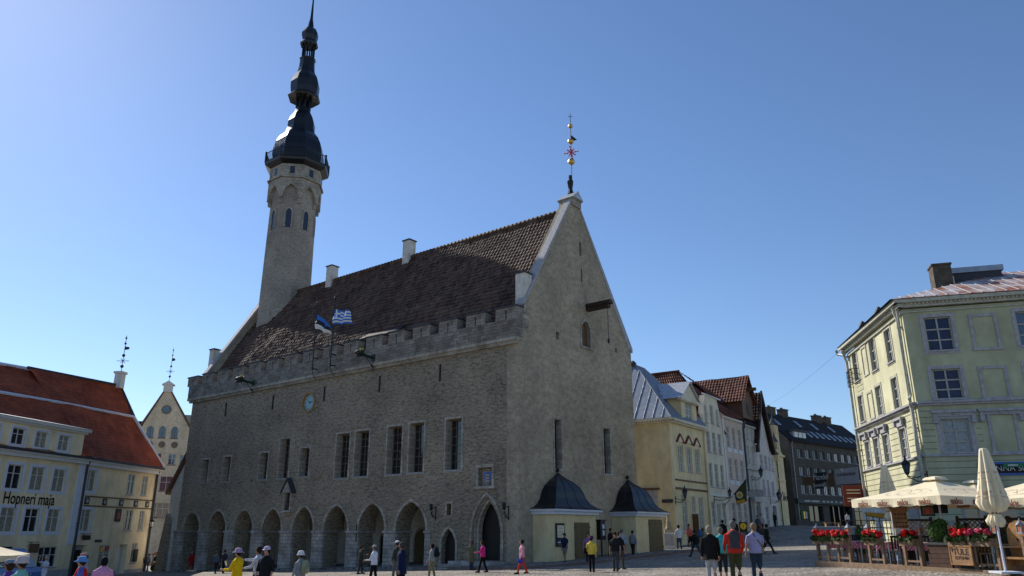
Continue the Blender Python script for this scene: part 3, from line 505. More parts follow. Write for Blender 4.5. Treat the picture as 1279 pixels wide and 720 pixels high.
# dragon gargoyles
for px, py, lab in ((321, 481, 'green dragon head gargoyle with gold crown on battlement, left of the clock'), (471, 450, 'green dragon head gargoyle with gold crown on battlement, right of the flags')):
    x, z = TF.hit(px, py); g = thing('dragon_gargoyle', lab, 'gargoyle', TF.w(x, -.3, z+.1), TF.rot, 'dragon gargoyles'); g.scale = (.85, .8, .85)
    a = MB().tube([(0, 0, 0), (0, -.7, .02), (0, -1.25, .1)], [.13, .12, .15], 7); a.box(-.2, .2, -.08, .05, -.3, .3); a.build('spout', 'gargoyle', g)
    a = MB().tube([(0, -1.2, .08), (0, -1.45, .2), (0, -1.75, .18), (0, -2.05, .1)], [.17, .25, .19, .1], 8).tube([(0, -1.45, .02), (0, -1.75, -.12), (0, -1.98, -.16)], [.16, .11, .05], 7)
    for s_ in (-1, 1): a.tube([(s_*.12, -1.35, .3), (s_*.24, -1.15, .5)], [.07, .02], 5); a.ball((s_*.14, -1.65, .3), .05, 1, 6, 4)
    a.tube([(0, -1.75, .05), (0, -2.0, -.02), (0, -2.12, -.1)], [.05, .04, .01], 5, 2); a.build('head', ['gargoyle', 'gold', 'redpaint'], g, True)
    a = MB().lathe([(.14, .36), (.17, .38), (.15, .46)], 8, (0, -1.4))
    for i in range(6): an = i*math.pi/3; a.tube([(.15*math.cos(an), -1.4+.15*math.sin(an), .45), (.18*math.cos(an), -1.4+.18*math.sin(an), .6)], [.04, .01], 4)
    a.build('crown', 'gold', g)
    a = MB().tube([(0, .02, -1.1), (0, -.1, -.7), (0, -.75, -.1)], .03, 5).tube([(0, -.02, -.1), (0, -.02, -1.15)], .04, 5).tube([(0, -.05, -.8), (.1, -.2, -.6), (0, -.32, -.5), (-.1, -.2, -.6), (0, -.05, -.8)], .02, 4); a.build('bracket', 'iron', g)
# clock
ck = thing('clock', 'round blue faced clock in a gilt housing on the town hall wall', 'clock', TF.w(16.55, 0, 10.66), TF.rot)
n = 28; cir = lambda r: [(r*math.cos(2*math.pi*i/n), r*math.sin(2*math.pi*i/n)) for i in range(n)]
a = MB(); ring(a, cir(.76)+[cir(.76)[0]], cir(.655)+[cir(.655)[0]], -.1, .28); a.build('housing', 'honey', ck); MB().prism(cir(.65), .1, .2).build('face', 'clockface', ck)
a = MB()
for i in range(12):
    an = math.pi/6*i; c, s_ = math.cos(an), math.sin(an); a.prism([(c*.47-s_*.022, s_*.47+c*.022), (c*.47+s_*.022, s_*.47-c*.022), (c*.59+s_*.022, s_*.59-c*.022), (c*.59-s_*.022, s_*.59+c*.022)], .088, .099)
a.build('numerals', 'doordark', ck)
for nm, an, l, w in (('hour_hand', R(145), .32, .035), ('minute_hand', R(8), .5, .025)):
    c, s_ = math.cos(an), math.sin(an); MB().prism([(-s_*w-c*.08, c*w-s_*.08), (s_*w-c*.08, -c*w-s_*.08), (c*l, s_*l)], .07, .085).build(nm, 'black', ck)
# flags
def flag(x, label, kind, grp='flagpoles on the battlement'):
    f = thing('flag', label, 'flag', TF.w(x, -.75, 12.8), TF.rot, grp); a = MB().tube([(0, 0, 0), (0, 0, 5.15)], [.05, .035], 6).ball((0, 0, 5.2), .07, 0, 6, 4).box(-.03, .03, 0, .45, .9, .98).box(-.03, .03, 0, .45, .1, .18).tube([(0, .4, -.6), (0, .1, -.3), (0, 0, 0)], .025, 4); a.build('pole', 'iron', f)
    nu, nv = 26, 18; Lf, H = 2.1, 1.08; vs = []; fs = []; ms = []
    for j in range(nv+1):
        for i in range(nu+1):
            u, v = i/nu, j/nv; z = 4.2-v*H-(1.05 if kind == 0 else .35)*u**1.3*(1-.35*v) ; xx = u*Lf*(.82 if kind == 0 else .9); y = -.18*math.sin(u*9+v*1.6)*(.3+u)+.05*math.sin(v*7); vs.append((xx, y, z+.05*math.sin(u*8)))
    for j in range(nv):
        for i in range(nu):
            fs.append((j*(nu+1)+i, (j+1)*(nu+1)+i, (j+1)*(nu+1)+i+1, j*(nu+1)+i+1))
            if kind == 0: ms.append(min(2, j//6))
            else: ms.append(0 if (j//2) % 2 == 0 else 2)
            if kind == 1 and i < 9 and j < 10: ms[-1] = 2 if (3.3 < i < 5.2 or j in (4, 5)) else 0
    m = MB(); m.v = vs; m.f = fs; m.m = ms; m.build('cloth', ['flagblue', 'black', 'white'], f, True)
flag(TF.hit(391, 455, -.75)[0], 'drooping flag with blue, black and white stripes on the battlement', 0); flag(TF.hit(413, 455, -.75)[0], 'blue and white striped flag with a cross in its corner on the battlement', 1)
# ------------------------------------------------------------------ generic house
def house(fr, name, label, cat, L, depth, ztop, zbot, wallm, wins=(), cuts=(), poly=None, side='both', group=None, sidecuts=()):
    """wins: (x0,x1,z0,z1,kwargs); x,z on the facade. Returns the house's Empty"""
    h = ft(fr, name, label, cat, group=group); cu = list(cuts)
    for x0, x1, z0, z1, k in wins: cu.append((rect(x0, x1, z0, z1), -.3, k.get('dep', .15)+.055))
    cutwall('wall', h, poly or rect(0, L, zbot, ztop), 0, .5, cu, wallm)
    for x0, x1, z0, z1, k in wins: window(h, x0, x1, z0, z1, **k)
    MB().box(0, .5, .5, depth, zbot, ztop).box(L-.5, L, .5, depth, zbot, ztop).box(.5, L-.5, depth-.4, depth, zbot, ztop).build('side_walls', wallm, h)
    return h
def downpipe(h, x, z0, z1, y=-.12, m='slate', r=.06):
    a = MB().tube([(x, y, z0), (x, y, z1-.5), (x, y-.1, z1-.25), (x, y-.1, z1)], r, 6)
    for z in (z0+.6, (z0+z1)/2, z1-1): a.box(x-.09, x+.09, y-.08, 0, z, z+.05)
    a.lathe([(r, z1-.1), (r*2.4, z1+.15), (r*2.4, z1+.25)], 8, (x, y-.1)); return a.build('downpipe', m, h)
def lamp(P, rot, label, s=1.0, arm=.9, glass='glass_sky', grp=None):
    t = thing('street_lantern', label, 'street lamp', P, rot, grp)
    MB().tube([(0, 0, -.3), (0, -arm*.5, -.38), (0, -arm, -.15), (0, -arm, 0)], .03, 5).tube([(0, 0, -.02), (0, -arm*.5, -.2), (0, -arm, -.12)], .02, 4).box(-.05, .05, -.03, 0, -.5, .1).build('bracket', 'iron', t)
    MB().lathe([(.1*s, 0), (.19*s, .42*s)], 6, (0, -arm)).build('lantern_glass', glass, t)
    a = MB().lathe([(.06*s, -.08), (.11*s, 0), (.11*s, .03)], 6, (0, -arm)).lathe([(.22*s, .42*s), (.24*s, .46*s), (.12*s, .62*s), (.06*s, .66*s), (.05*s, .78*s), (.015*s, .9*s)], 6, (0, -arm))
    for i in range(6): an = 2*math.pi*(i+.5)/6; a.tube([(.105*s*math.cos(an), -arm+.105*s*math.sin(an), 0), (.2*s*math.cos(an), -arm+.2*s*math.sin(an), .44*s)], .012, 4)
    a.build('lantern_frame', 'iron', t); return t
def vane(P, H, label):
    t = thing('weather_vane', label, 'weather vane', P); MB().tube([(0, 0, 0), (0, 0, H)], .03, 5).build('pole', 'iron', t)
    a = MB()
    for z, r in ((.15, .16), (.45, .15), (.78, .11), (.93, .1)): a.ball((0, 0, z*H), r, 0, 8, 5)
    a.build('ball', 'iron', t); a = MB()
    for i in range(8): an = math.pi/4*i; l = .55 if i % 2 == 0 else .3; a.tube([(0, 0, .3*H), (l*math.cos(an), 0, .3*H+l*math.sin(an))], .025, 4)
    a.build('star', 'iron', t); MB().prism([(0, .6*H), (.42, .62*H), (.42, .68*H), (0, .7*H)], -.01, .01).build('pennant', 'iron', t); return t
# ------------------------------------------------------------------ merchant's house, left
HP = (-32.8, 60.0)
HL = Frame(HP, 10); hl0 = 15.0; HL = HL.sub(-hl0)              # left wing, x = 0..15 ends at HP
q = dict(fr='frame_white', sur='hopwhite', sw=.2, nx=2, rows=(.35,), sill=None)
def HW(cols, z0, z1, extra, pane): return [(hl0+c, hl0+c+w, z0, z1, dict(q, pane=p, **extra)) for (c, w), p in zip(cols, pane)]
up = [(-14.4, 1.15), (-12.2, 1.15), (-9.9, 1.2), (-7.25, 1.2), (-5.75+.5, 1.25), (-3.1, 1.2)]
up = [(-13.9, 1.2), (-11.6, 1.2), (-9.5, 1.2), (-7.4, 1.3), (-5.3, 1.3), (-3.2, 1.25)]
wl = HW([(c-.0, w) for c, w in up], 4.3, 5.9, {}, ['glass', 'pane_pale', 'pane_pale', 'glass', 'pane_pale', 'pane_pale'])+HW([(c+.12, w) for c, w in up], 1.5, 3.08, {}, ['pane_pale', 'pane_pale', 'glass', 'pane_pale', 'glass', 'pane_pale'])
wl += [(hl0-3.3, hl0-1.5, -.9, .5, dict(fr='frame_white', pane='glass', nx=3, rows=(.4,), sill='greytrim')), (hl0-8, hl0-6.4, -.9, .5, dict(fr='frame_white', pane='glass', nx=3, rows=(.4,), sill='greytrim'))]
hp = house(HL, 'merchant_house', 'long yellow house with white window surrounds, red roof and black lettering on its front', 'house', hl0, 9, 6.75, -4, 'hop', wl)
MB().box(0, hl0, -.04, -.001, -3, -1.1).build('plinth', 'greytrim', hp)
MB().box(-.1, hl0-.02, -.28, -.002, 6.45, 6.7).box(-.1, hl0-.02, -.4, -.003, 6.7, 6.82).build('cornice', 'frame_white', hp); MB().box(-.1, hl0+.1, -.5, .4, 6.83, 6.98).build('gutter', 'slate', hp)
MB().box(hl0-.75, hl0-.2, -.06, -.003, .6, 6.45).box(hl0-.98+.9, hl0+.32, -.05, 0, .6, 6.45).build('pilaster', 'hopwhite', hp)
# attic storey of the left wing
aw = [(hl0+c, hl0+c+w, 7.18, 8.32, dict(q, sw=.16, pane=p)) for c, w, p in ((-13.4, 1.15, 'pane_pale'), (-11.5, 1.15, 'pane_pale'), (-9.5, 1.2, 'pane_pale'), (-8.2, 1.2, 'glass'), (-6.1, 1.2, 'pane_pale'), (-3.95, 1.2, 'pane_pale'))]
aw = [(hl0+c, hl0+c+1.15, 7.2, 8.3, dict(q, sw=.16, pane=p)) for c, p in ((-12.2, 'pane_pale'), (-10.1, 'pane_pale'), (-7.95, 'glass'), (-5.85, 'pane_pale'), (-3.65, 'pane_pale'))]
o = cutwall('attic_wall', hp, rect(.4, hl0-1.1, 6.98, 8.75), -.3, .2, [(rect(x0, x1, z0, z1), -.6, -.13) for x0, x1, z0, z1, k in aw], 'hop')
for x0, x1, z0, z1, k in aw: w_ = window(hp, x0, x1, z0, z1, **dict(k, dep=.15)); w_.location.y = -.3
MB().box(hl0-1.5, hl0-1.1, .2, .9, 6.98, 8.75).box(.4, .8, .2, .9, 6.98, 8.75).box(.8, hl0-1.5, 3.2, .9, 6.98, 8.75).build('attic_side', 'hop', hp)
MB().box(0, hl0-.75, -.6, .6, 8.75, 8.95).box(.1, hl0-.9, -.45, -.301, 8.6, 8.75).build('attic_cornice', 'frame_white', hp); MB().slab([(0, -.65, 8.97), (hl0-.7, -.65, 8.97), (hl0-.9, 1.5, 9.4), (0, 3.4, 9.6)], .02).build('attic_roof', 'metal_pale', hp)
# right wing (turns slightly)
HR = Frame(HP, 5); R5 = []
for c, w, z0, z1, p in ((-.2, 1.35, 4.5, 6.1, 'pane_pale'), (-.05, 1.35, 1.55, 3.15, 'pane_pale')): R5.append((c+.35, c+.35+w, z0, z1, dict(q, sw=.2, pane=p)))
for c, w, z0, z1, p in ((5.8, 1.1, 4.5, 6.15, 'glass'), (8.05, .9, 4.5, 6.15, 'pane_pale'), (6.2, 1.1, 1.6, 3.25, 'glass'), (8.35, .8, 1.6, 3.25, 'pane_pale'), (7.9, .85, -1.0, .6, 'pane_pale'), (3.35, 1.5, -1.3, .5, 'pane_pale')): R5.append((c, c+w, z0, z1, dict(fr='frame_white', pane=p, nx=2, rows=(.35,), sill='greytrim', dep=.12)))
hr = house(HR, 'corner_house', 'yellow plastered corner wing with dark frieze of square medallions, downpipes on both sides', 'house', 10.3, 7, 6.75, -4, 'hop', R5, cuts=[(rect(-.0+.15, 1.75, -2.4, .55), -.3, .45), (rect(6.05, 7.2, -2.6, .5), -.3, .45)])
MB().box(.2, 1.7, .4, .44, -2.4, .2).build('door', 'doordark', hr); MB().box(.2, 1.7, .3, .4, .2, .52).build('shop_sign', 'greytrim', hr); text('KÕRTS', .22, 'black', 'lettering', hr.children[-1], (.95, .29, .36)) if 0 else None
MB().box(6.1, 7.15, .4, .44, -2.6, .45).build('door', 'hopwhite', hr)
MB().box(1.8, 6.0, -.035, -.002, -3, -1.5).box(7.25, 10.28, -.035, -.002, -3, -1.5).build('plinth', 'greytrim', hr)
MB().box(0, 10.4, -.28, -.002, 6.4, 6.7).box(0, 10.5, -.4, -.003, 6.7, 6.82).build('cornice', 'frame_white', hr); MB().box(0, 10.6, -.5, .4, 6.83, 6.98).build('gutter', 'slate', hr)
MB().box(.1, 10.3, -.06, -.002, 4.08, 4.17).box(.1, 10.3, -.06, -.002, 3.38, 3.47).build('frieze_moulding', 'wood', hr)
for c in (.75, 3.05, 5.35, 7.5, 9.3):
    MB().box(c-.3, c+.3, -.05, -.002, 3.52, 4.05).lathe([(.0, 0), (.2, 0)], 8) .build('medallion', 'wooddark', hr) if 0 else None
    a = MB().box(c-.28, c+.28, -.05, -.002, 3.53, 4.03); a.prism([(c+.17*math.cos(t*math.pi/5), 3.78+.17*math.sin(t*math.pi/5)) for t in range(10)], -.07, -.05, 1); a.build('medallion', ['wooddark', 'greytrim'], hr)
pp_ = MB().box(4.75, 5.55, -.06, -.002, 2.3, 3.3).box(4.82, 5.48, -.075, -.06, 2.38, 3.22, 1).build('painted_panel', ['wooddark', 'slate'], hr)
a = MB().box(4.98, 5.3, -.09, -.075, 2.5, 3.0).build('painted_figure', 'redpaint', pp_)
for x in (3.5, 4.2): MB().prism([(x, .0), (x+.5, .1), (x+.5, .42), (x+.1, .35)], .05, .06).build('window_sticker', 'redpaint' if x > 4 else 'gold', hr)
for h, x in ((hp, hl0-.02), (hr, 10.15)): downpipe(h, x, -2.6, 6.8, m='slate', r=.1)
# roofs of the two wings
def wr(P, L_, a_): return None
T1, T2 = (2.0, 11.3), (3.6, 14.1)
rf = MB(); rf.pantiles((0, -.35, 6.98), (hl0, -.35, 6.98), (hl0, 3.5, 11.3), (0, 6.1, 11.3), .3, .36, .02).pantiles((0, 6.1, 11.3), (hl0, 3.5, 11.3), (hl0, 6.4, 14.1), (0, 11.5, 14.1), .3, .36, .02).pantiles((hl0, 12, 6.98), (0, 19, 6.98), (0, 11.5, 14.1), (hl0, 6.4, 14.1), .6, .6, .02); rf.build('roof', 'orange_tile', hp)
MB().tube([(0, 6.08, 11.36), (hl0, 3.48, 11.36)], .13, 6).build('roof_fold', 'hopwhite', hp); MB().tube([(0, 11.5, 14.1), (hl0, 6.4, 14.1)], .16, 6).build('ridge', 'hopwhite', hp)
rf = MB(); rf.pantiles((0, -.35, 6.98), (10.6, -.35, 6.98), (8.6, *T1), (0, 3.5, 11.3), .3, .36, .02).pantiles((0, 3.5, 11.3), (8.6, *T1), (8.4, *T2), (0, 6.4, 14.1), .3, .36, .02)
rf.pantiles((10.6, -.35, 6.98), (10.6, 7.6, 6.98), (8.6, 5.2, 11.3), (8.6, *T1), .3, .36, .02).add([(8.6, *T1), (8.6, 5.2, 11.3), (8.4, *T2)], [(0, 1, 2)]).pantiles((10.6, 7.6, 6.98), (0, 12, 6.98), (0, 6.4, 14.1), (8.4, *T2), .6, .6, .02); rf.build('roof', 'orange_tile', hr)
MB().tube([(10.6, -.35, 7.05), (8.6, 2.0, 11.36)], .14, 6).tube([(8.6, 1.98, 11.36), (0, 3.48, 11.36)], .12, 6).build('hip_ridge', 'hopwhite', hr); MB().tube([(8.6, 2.0, 11.4), (8.4, 3.6, 14.17), (0, 6.4, 14.17)], .13, 6).build('verge', 'slate', hr)
MB().box(7.85, 8.5, 3.3, 3.95, 13.9, 15.2).box(7.75, 8.6, 3.2, 4.05, 15.2, 15.4).build('chimney', 'frame_white', hr)
vane(HR.w(8.17, 3.6, 15.4), 3.4, 'black weather vane with star and pennant on the red tiled roof')
o = MB().box(7.2, 8.2, 8.7, 9.4, 13.9, 15.0).build('roof_vent', 'metal_pale', hp)
# lettering on the front
x0, z_ = HL.hit(4, 624); x1, _ = HL.hit(68, 626); M('ink', (.01, .01, .012), .7, n=None, b=None)
lt = text('Hopneri maja', 1.0, 'ink', 'lettering', hp, (0, 0, 0), bold=.012); bw = lt.dimensions.x; s_ = (x1-x0)/bw; lt.scale = (s_, s_*1.3, s_); lt.location = ((x0+x1)/2, -.03, 3.68)
# small hanging signs, lamps on the left fronts
def hangsign(P, rot, label, m='wooddark', w=.5, h=.5, txt=None, grp=None):
    t = thing('hanging_sign', label, 'sign', P, rot, grp); MB().tube([(0, 0, .35), (0, -.9, .35)], .02, 4).tube([(0, 0, .05), (0, -.35, .35)], .015, 4).tube([(0, -.25, .35), (0, -.25, .25)], .012, 4).build('bracket', 'iron', t)
    MB().box(-.03, .03, -.25-w, -.2, .25-h, .25).build('board', m, t); return t
x, z = HL.hit(34, 684); hangsign(HL.w(x, 0, z), HL.rot, 'dark hanging sign with wooden board above the striped van', 'wood', .7, .6)
x, z = HR.hit(100, 673); hangsign(HR.w(x, 0, z), HR.rot, 'small black wrought iron hanging sign over the shop door', 'wooddark', .6, .35)
x, z = HR.hit(123, 676); o = tag(MB().box(-.45, .45, -.04, -.003, -.1, .1).build('street_sign', 'slate'), 'small dark street name plate on the yellow corner wing', 'sign'); o.location = HR.w(x, 0, z); o.rotation_euler = (0, 0, HR.rot)
o = tag(MB().box(-.28, .28, -.1, -.003, -.5, .5).box(-.2, .2, -.115, -.1, -.1, .35, 1).box(-.2, .2, -.115, -.1, -.4, -.18, 1).build('notice_case', ['wooddark', 'leaf']), 'dark menu case on yellow wall beside the grey door', 'notice board'); x, z = HR.hit(168, 694); o.location = HR.w(x+.1, 0, z); o.rotation_euler = (0, 0, HR.rot)
lamp(HR.w(10.3, 0, 1.9), HR.rot-R(55), 'street lantern on bracket at the end of the yellow corner wing', 1.0, 1.0, 'glass_white')
# ------------------------------------------------------------------ gabled house behind, left
BG = Frame((-.473*100, 100.), 70); bx = BG.hit(175, 537)[0]; b1 = BG.hit(240, 545)[0]; ba, bz = BG.hit(210, 489); zs = BG.hit(175, 537)[1]
bp = [(bx, -4), (b1+1, -4), (b1+1, zs-1.3), (b1, zs-.2), (ba+.35, bz), (ba-.35, bz), (bx, zs)]
bw = []
for px, y0, y1 in ((189, 532, 546.5), (204.3, 532.5, 547), (219.5, 533, 547.5)):
    x, z1 = BG.hit(px, y0); _, z0 = BG.hit(px, y1); bw.append((arch(x, .42, z1-.5, .5, z0), x, z0, z1))
bb = house(BG, 'gabled_house', 'tall cream gabled house with pointed attic windows seen down the left lane', 'house', 1, 10, 0, -4, 'back') if 0 else ft(BG, 'gabled_house', 'tall cream gabled house with pointed attic windows seen down the left lane', 'house')
rw = []
for px, y0, y1, w in ((198, 566, 580, .9), (216, 567, 581, .9), (187, 565, 579, .9), (230, 568, 582, .9), (209, 595, 614, 1.5), (204.5, 628, 647, 1.5), (190, 628, 646, 1.4)):
    x, z1 = BG.hit(px, y0); _, z0 = BG.hit(px, y1); rw.append((x-w/2, x+w/2, z0, z1))
cutwall('wall', bb, bp, 0, .5, [(p, -.3, .25) for p, *_ in bw]+[(rect(*r), -.3, .22) for r in rw], 'back')
for p, x, z0, z1 in bw: w_ = MB().prism(p, .16, .2).box(x-.03, x+.03, .1, .16, z0, z1-.3, 1).box(x-.5, x+.5, -.08, .1, z0-.12, z0, 1).build('window', ['glass_sky', 'frame_brown'], bb)
for r in rw: window(bb, *r, dep=.15, fr='frame_white', pane='glass_sky', nx=2, rows=(.4,), sill='wood')
cx, cz_ = BG.hit(208.5, 512); MB().prism([(cx+.62*math.cos(t*math.pi/4), cz_+.62*math.sin(t*math.pi/4)) for t in range(8)], -.05, -.001).prism([(cx+.45*math.cos(t*math.pi/8), cz_+.45*math.sin(t*math.pi/8)) for t in range(16)], -.08, -.05, 1).build('rose_window', ['frame_brown', 'glass_sky'], bb)
for px, py in ((187, 555), (202.5, 555.5), (218.5, 556)): x, z = BG.hit(px, py); MB().prism([(x+.42*math.cos(t*math.pi/7), z+.42*math.sin(t*math.pi/7)) for t in range(14)], -.06, -.001).build('roundel', 'frame_brown', bb)
MB().prism([(bx-.15, zs-.1), (ba-.35, bz+.05), (ba-.35, bz+.35), (bx-.4, zs-.1)], -.15, 3).prism([(b1+.15, zs-.3), (ba+.35, bz+.05), (ba+.35, bz+.35), (b1+.4, zs-.3)], -.15, 3).build('verge', 'wood', bb)
MB().box(ba-.55, ba+.55, -.3, .8, bz-.1, bz+.85).prism([(ba-.8, bz+.85), (ba+.8, bz+.85), (ba, bz+1.4)], -.4, .9).build('finial_block', 'frame_white', bb)
MB().box(bx, b1+1, .5, 10, -4, zs-1.5).build('side_walls', 'back', bb); MB().add([(bx, .5, zs), (ba, .5, bz), (ba, 12, bz), (bx, 12, zs), (b1, .5, zs), (b1, 12, zs)], [(0, 1, 2, 3), (1, 4, 5, 2), (0, 4, 1), (3, 2, 5)]).build('roof', 'darkroof', bb)
for xx in [BG.hit(p, 600)[0] for p in (198, 216)]: MB().box(xx+.95, xx+1.1, -.08, -.001, 2, zs-1).build('pilaster_strip', 'frame_white', bb) if 0 else None
vane(BG.w(ba, 0, bz+1.3), 4.6, 'black weather vane with star on the cream gabled house')
a = ft(BG, 'black_roofed_house', 'low house with black roof behind the cream gabled house', 'house', 0, 4); x0 = BG.hit(160, 530)[0]; x1 = BG.hit(245, 530)[0]; zt = BG.hit(170, 523)[1]+.8
MB().box(x0-1, x1+3, 2, 8, -4, zt-3).build('wall', 'back', a); MB().add([(x0-1, 1.5, zt-3), (x1+3, 1.5, zt-3), (x1+3, 5, zt), (x0-1, 5, zt), (x1+3, 8.5, zt-3), (x0-1, 8.5, zt-3)], [(0, 1, 2, 3), (3, 2, 4, 5), (1, 4, 2), (0, 3, 5)]).build('roof', 'darkroof', a)
cx = BG.hit(233, 520)[0]; MB().box(cx-.8, cx+.6, 3, 4, zt-2, zt+.9).build('chimney', 'greywall', a)
# lean-to between the lane and the town hall
LF = TF.sub(-3.2, .35)
lt_ = ft(LF, 'lean_to', 'narrow whitewashed lean-to with sloping brown tile coping against the town hall corner', 'outbuilding')
MB().prism([(1.0, -4), (3.3, -4), (3.3, 8.0), (.9, 4.9)], 0, 3).build('wall', 'lime', lt_); MB().prism([(.55, 4.55), (3.3, 8.05), (3.3, 8.35), (.45, 4.75)], -.3, 3.2).build('roof', 'wood', lt_)
MB().prism([(-.1, -4), (1.7, -4), (1.7, 2.4), (1.2, 3.0)], -.35, -.01).build('buttress', 'rubble', lt_)
# ------------------------------------------------------------------ pale green corner house, right
RA = (19.7, 37.0); RBk = (21.2, 47.1); RL = Frame(RBk, -171.55); RR = Frame(RA, 105.8); LL = 10.2; LR = 13.0
gw_ = dict(bar=.07, fr='frame', sur='trimgreen', sw=.14, nx=2, rows=(.33,), sill='greytrim', dep=.14)
gr = dict(fr='frame', sur='greytrim', sw=.17, nx=2, rows=(.36, .68), bar=.075, sill='greytrim', dep=.16)
w1 = [(.95, 1.85, 10.25, 11.95, dict(gw_, pane='glass_sky')), (4.45, 5.45, 10.2, 11.95, dict(gw_, pane='glass_sky', rows=(.33, .66))), (7.2, 8.15, 10.1, 11.85, dict(gw_, pane='glass_sky', rows=(.33, .66)))]
w1 += [(.95, 1.85, 7.8, 9.35, dict(gw_, pane='white_curtain')), (4.4, 5.4, 7.7, 9.3, dict(gw_, pane='white_curtain', rows=(.33, .66))), (7.15, 8.05, 7.65, 9.25, dict(gw_, pane='glass_sky', rows=(.33, .66)))]
w1 += [(x, x+w, 5.15, 6.6, dict(gw_, pane='white_curtain', sur='greytrim', rows=(.33, .66))) for x, w in ((1.1, .85), (2.75, .9), (4.45, .95), (7.2, .95))]
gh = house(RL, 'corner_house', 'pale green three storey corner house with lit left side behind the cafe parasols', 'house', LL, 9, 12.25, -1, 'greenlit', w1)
w2 = []
for c in (.9, 5.05-.1, 9.0):
    w2 += [(c, c+1.22, 10.05, 11.75, dict(gr, pane='blue_curtain' if c < 2 else 'glass_sky')), (c-.02, c+1.22, 7.66, 9.12, dict(gr, pane='blue_curtain' if c < 2 else 'glass')), (c+.0, c+1.2, 5.12, 6.7, dict(gr, pane='white_curtain', sw=.2))]
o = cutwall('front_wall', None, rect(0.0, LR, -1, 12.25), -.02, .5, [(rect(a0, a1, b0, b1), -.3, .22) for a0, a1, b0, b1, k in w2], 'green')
def rp(o, x=0, z=0, y=0):       # parts modelled in the street front's frame, carried by the same house
    m = Matrix.Translation(RL.w(0, 0)).to_4x4() @ Matrix.Rotation(RL.rot, 4, 'Z'); n_ = Matrix.Translation(RR.w(0, 0)) @ Matrix.Rotation(RR.rot, 4, 'Z') @ Matrix.Translation((x, y, z)); o.parent = gh; o.matrix_local = m.inverted() @ n_; return o
rp(o)
for a0, a1, b0, b1, k in w2: rp(window(None, a0, a1, b0, b1, **k), a0, b0, -.02)
for c in (2.9, 7.0, 10.9):      # blind windows
    for b0, b1 in ((10.05, 11.75), (7.66, 9.15), (5.12, 6.95)):
        a = MB(); s_ = .13; a.box(c, c+s_, -.08, -.021, b0, b1).box(c+1.22-s_, c+1.22, -.08, -.021, b0, b1).box(c+s_, c+1.22-s_, -.08, -.021, b1-s_, b1).box(c-.06, c+1.28, -.1, -.021, b0-.12, b0); rp(a.build('blind_window', 'greytrim'))
for c in (.9, 2.9, 4.95, 7.0, 9.0, 10.9):
    a = MB().box(c-.35, c+1.57, -.22, -.021, 6.98, 7.1).box(c-.28, c+1.5, -.12, -.021, 6.82, 6.98).box(c-.3, c-.12, -.2, -.021, 6.5, 6.82).box(c+1.34, c+1.52, -.2, -.021, 6.5, 6.82).ball((c+.61, -.13, 6.92), .07, 0, 6, 4, (1.6, 1, .8)); rp(a.build('window_hood', 'greytrim'))
for x in (.85, 2.7, 4.4, 7.15):
    w = .9; a = MB().box(x-.18, x+w+.26, -.22, -.001, 7.02, 7.14).box(x-.12, x+w+.2, -.1, -.001, 6.72, 7.02)
    for e in (x-.12, x+w+.06): a.box(e, e+.14, -.2, -.001, 6.75, 7.02)
    a.build('window_hood', 'greytrim', gh)
a = MB(); a.box(2.85, 3.85, -.05, -.001, 10.2, 10.3).box(2.85, 2.97, -.05, -.001, 10.3, 11.95).box(3.73, 3.85, -.05, -.001, 10.3, 11.95).box(2.97, 3.73, -.05, -.001, 11.83, 11.95).build('blind_window', 'trimgreen', gh)
a = MB(); a.box(2.8, 3.8, -.05, -.001, 7.7, 7.8).box(2.8, 2.92, -.05, -.001, 7.8, 9.3).box(3.68, 3.8, -.05, -.001, 7.8, 9.3).box(2.92, 3.68, -.05, -.001, 9.18, 9.3).build('blind_window', 'trimgreen', gh)
MB().box(-.05, LL+.05, -.14, -.001, 7.36, 7.46).box(-.05, LL+.08, -.24, -.001, 7.46, 7.56).box(-.05, LL+.05, -.12, -.001, 4.96, 5.05).build('string_course', 'greytrim', gh); rp(MB().box(0, LR, -.16, -.021, 7.36, 7.46).box(0, LR, -.26, -.021, 7.46, 7.56).box(0, LR, -.14, -.021, 4.95, 5.04).build('string_course', 'greytrim'))
MB().box(-.15, LL+.3, -.25, -.001, 12.3, 12.5).box(-.25, LL+.45, -.45, -.001, 12.5, 12.68).box(-.05, LL+.15, -.1, -.001, 12.0, 12.08).build('cornice', 'trimgreen', gh)
a = MB().box(-.2, LR, -.25, -.021, 12.3, 12.5).box(-.35, LR, -.45, -.021, 12.5, 12.68).box(-.05, LR, -.1, -.021, 12.05, 12.12)
for i in range(72): a.box(.02+i*.18, .11+i*.18, -.33, -.25, 12.4, 12.5)
rp(a.build('cornice', 'trimgreen'))
a = MB()                       # rusticated boards of the lower storeys
for i in range(22): z = .3+i*.3; a.box(.02, LL-.02, -.012, .0, z, z+.02) if not 5 < z < 5.1 else None
a.build('board_joint', 'wooddark', gh) if 0 else None
J = MB(); J2 = MB()
def clear(x0, x1, z, ws):
    seg = [(x0, x1)]
    for a0, a1, b0, b1, k in ws:
        if b0-.15 < z < b1+.35:
            ns = []
            for s0, s1 in seg:
                if a0-.3 > s0: ns.append((s0, min(s1, a0-.3)))
                if a1+.3 < s1: ns.append((max(s0, a1+.3), s1))
            seg = [q_ for q_ in ns if q_[1]-q_[0] > .15]
    return seg
bl = [(c, c+1.22, 5.12, 6.95, 0) for c in (2.9, 7.0, 10.9)]
for i in range(24):
    z = .2+i*.3
    if z > 7.3 or 4.85 < z < 5.15: continue
    for s0, s1 in clear(.05, LL-.3, z, w1): J.box(s0, s1, -.014, .0, z, z+.03)
    for s0, s1 in clear(.05, LR, z, w2+bl): J2.box(s0, s1, -.034, -.021, z, z+.03)
J.build('rustication', 'jointgrey', gh); rp(J2.build('rustication', 'jointgrey'))
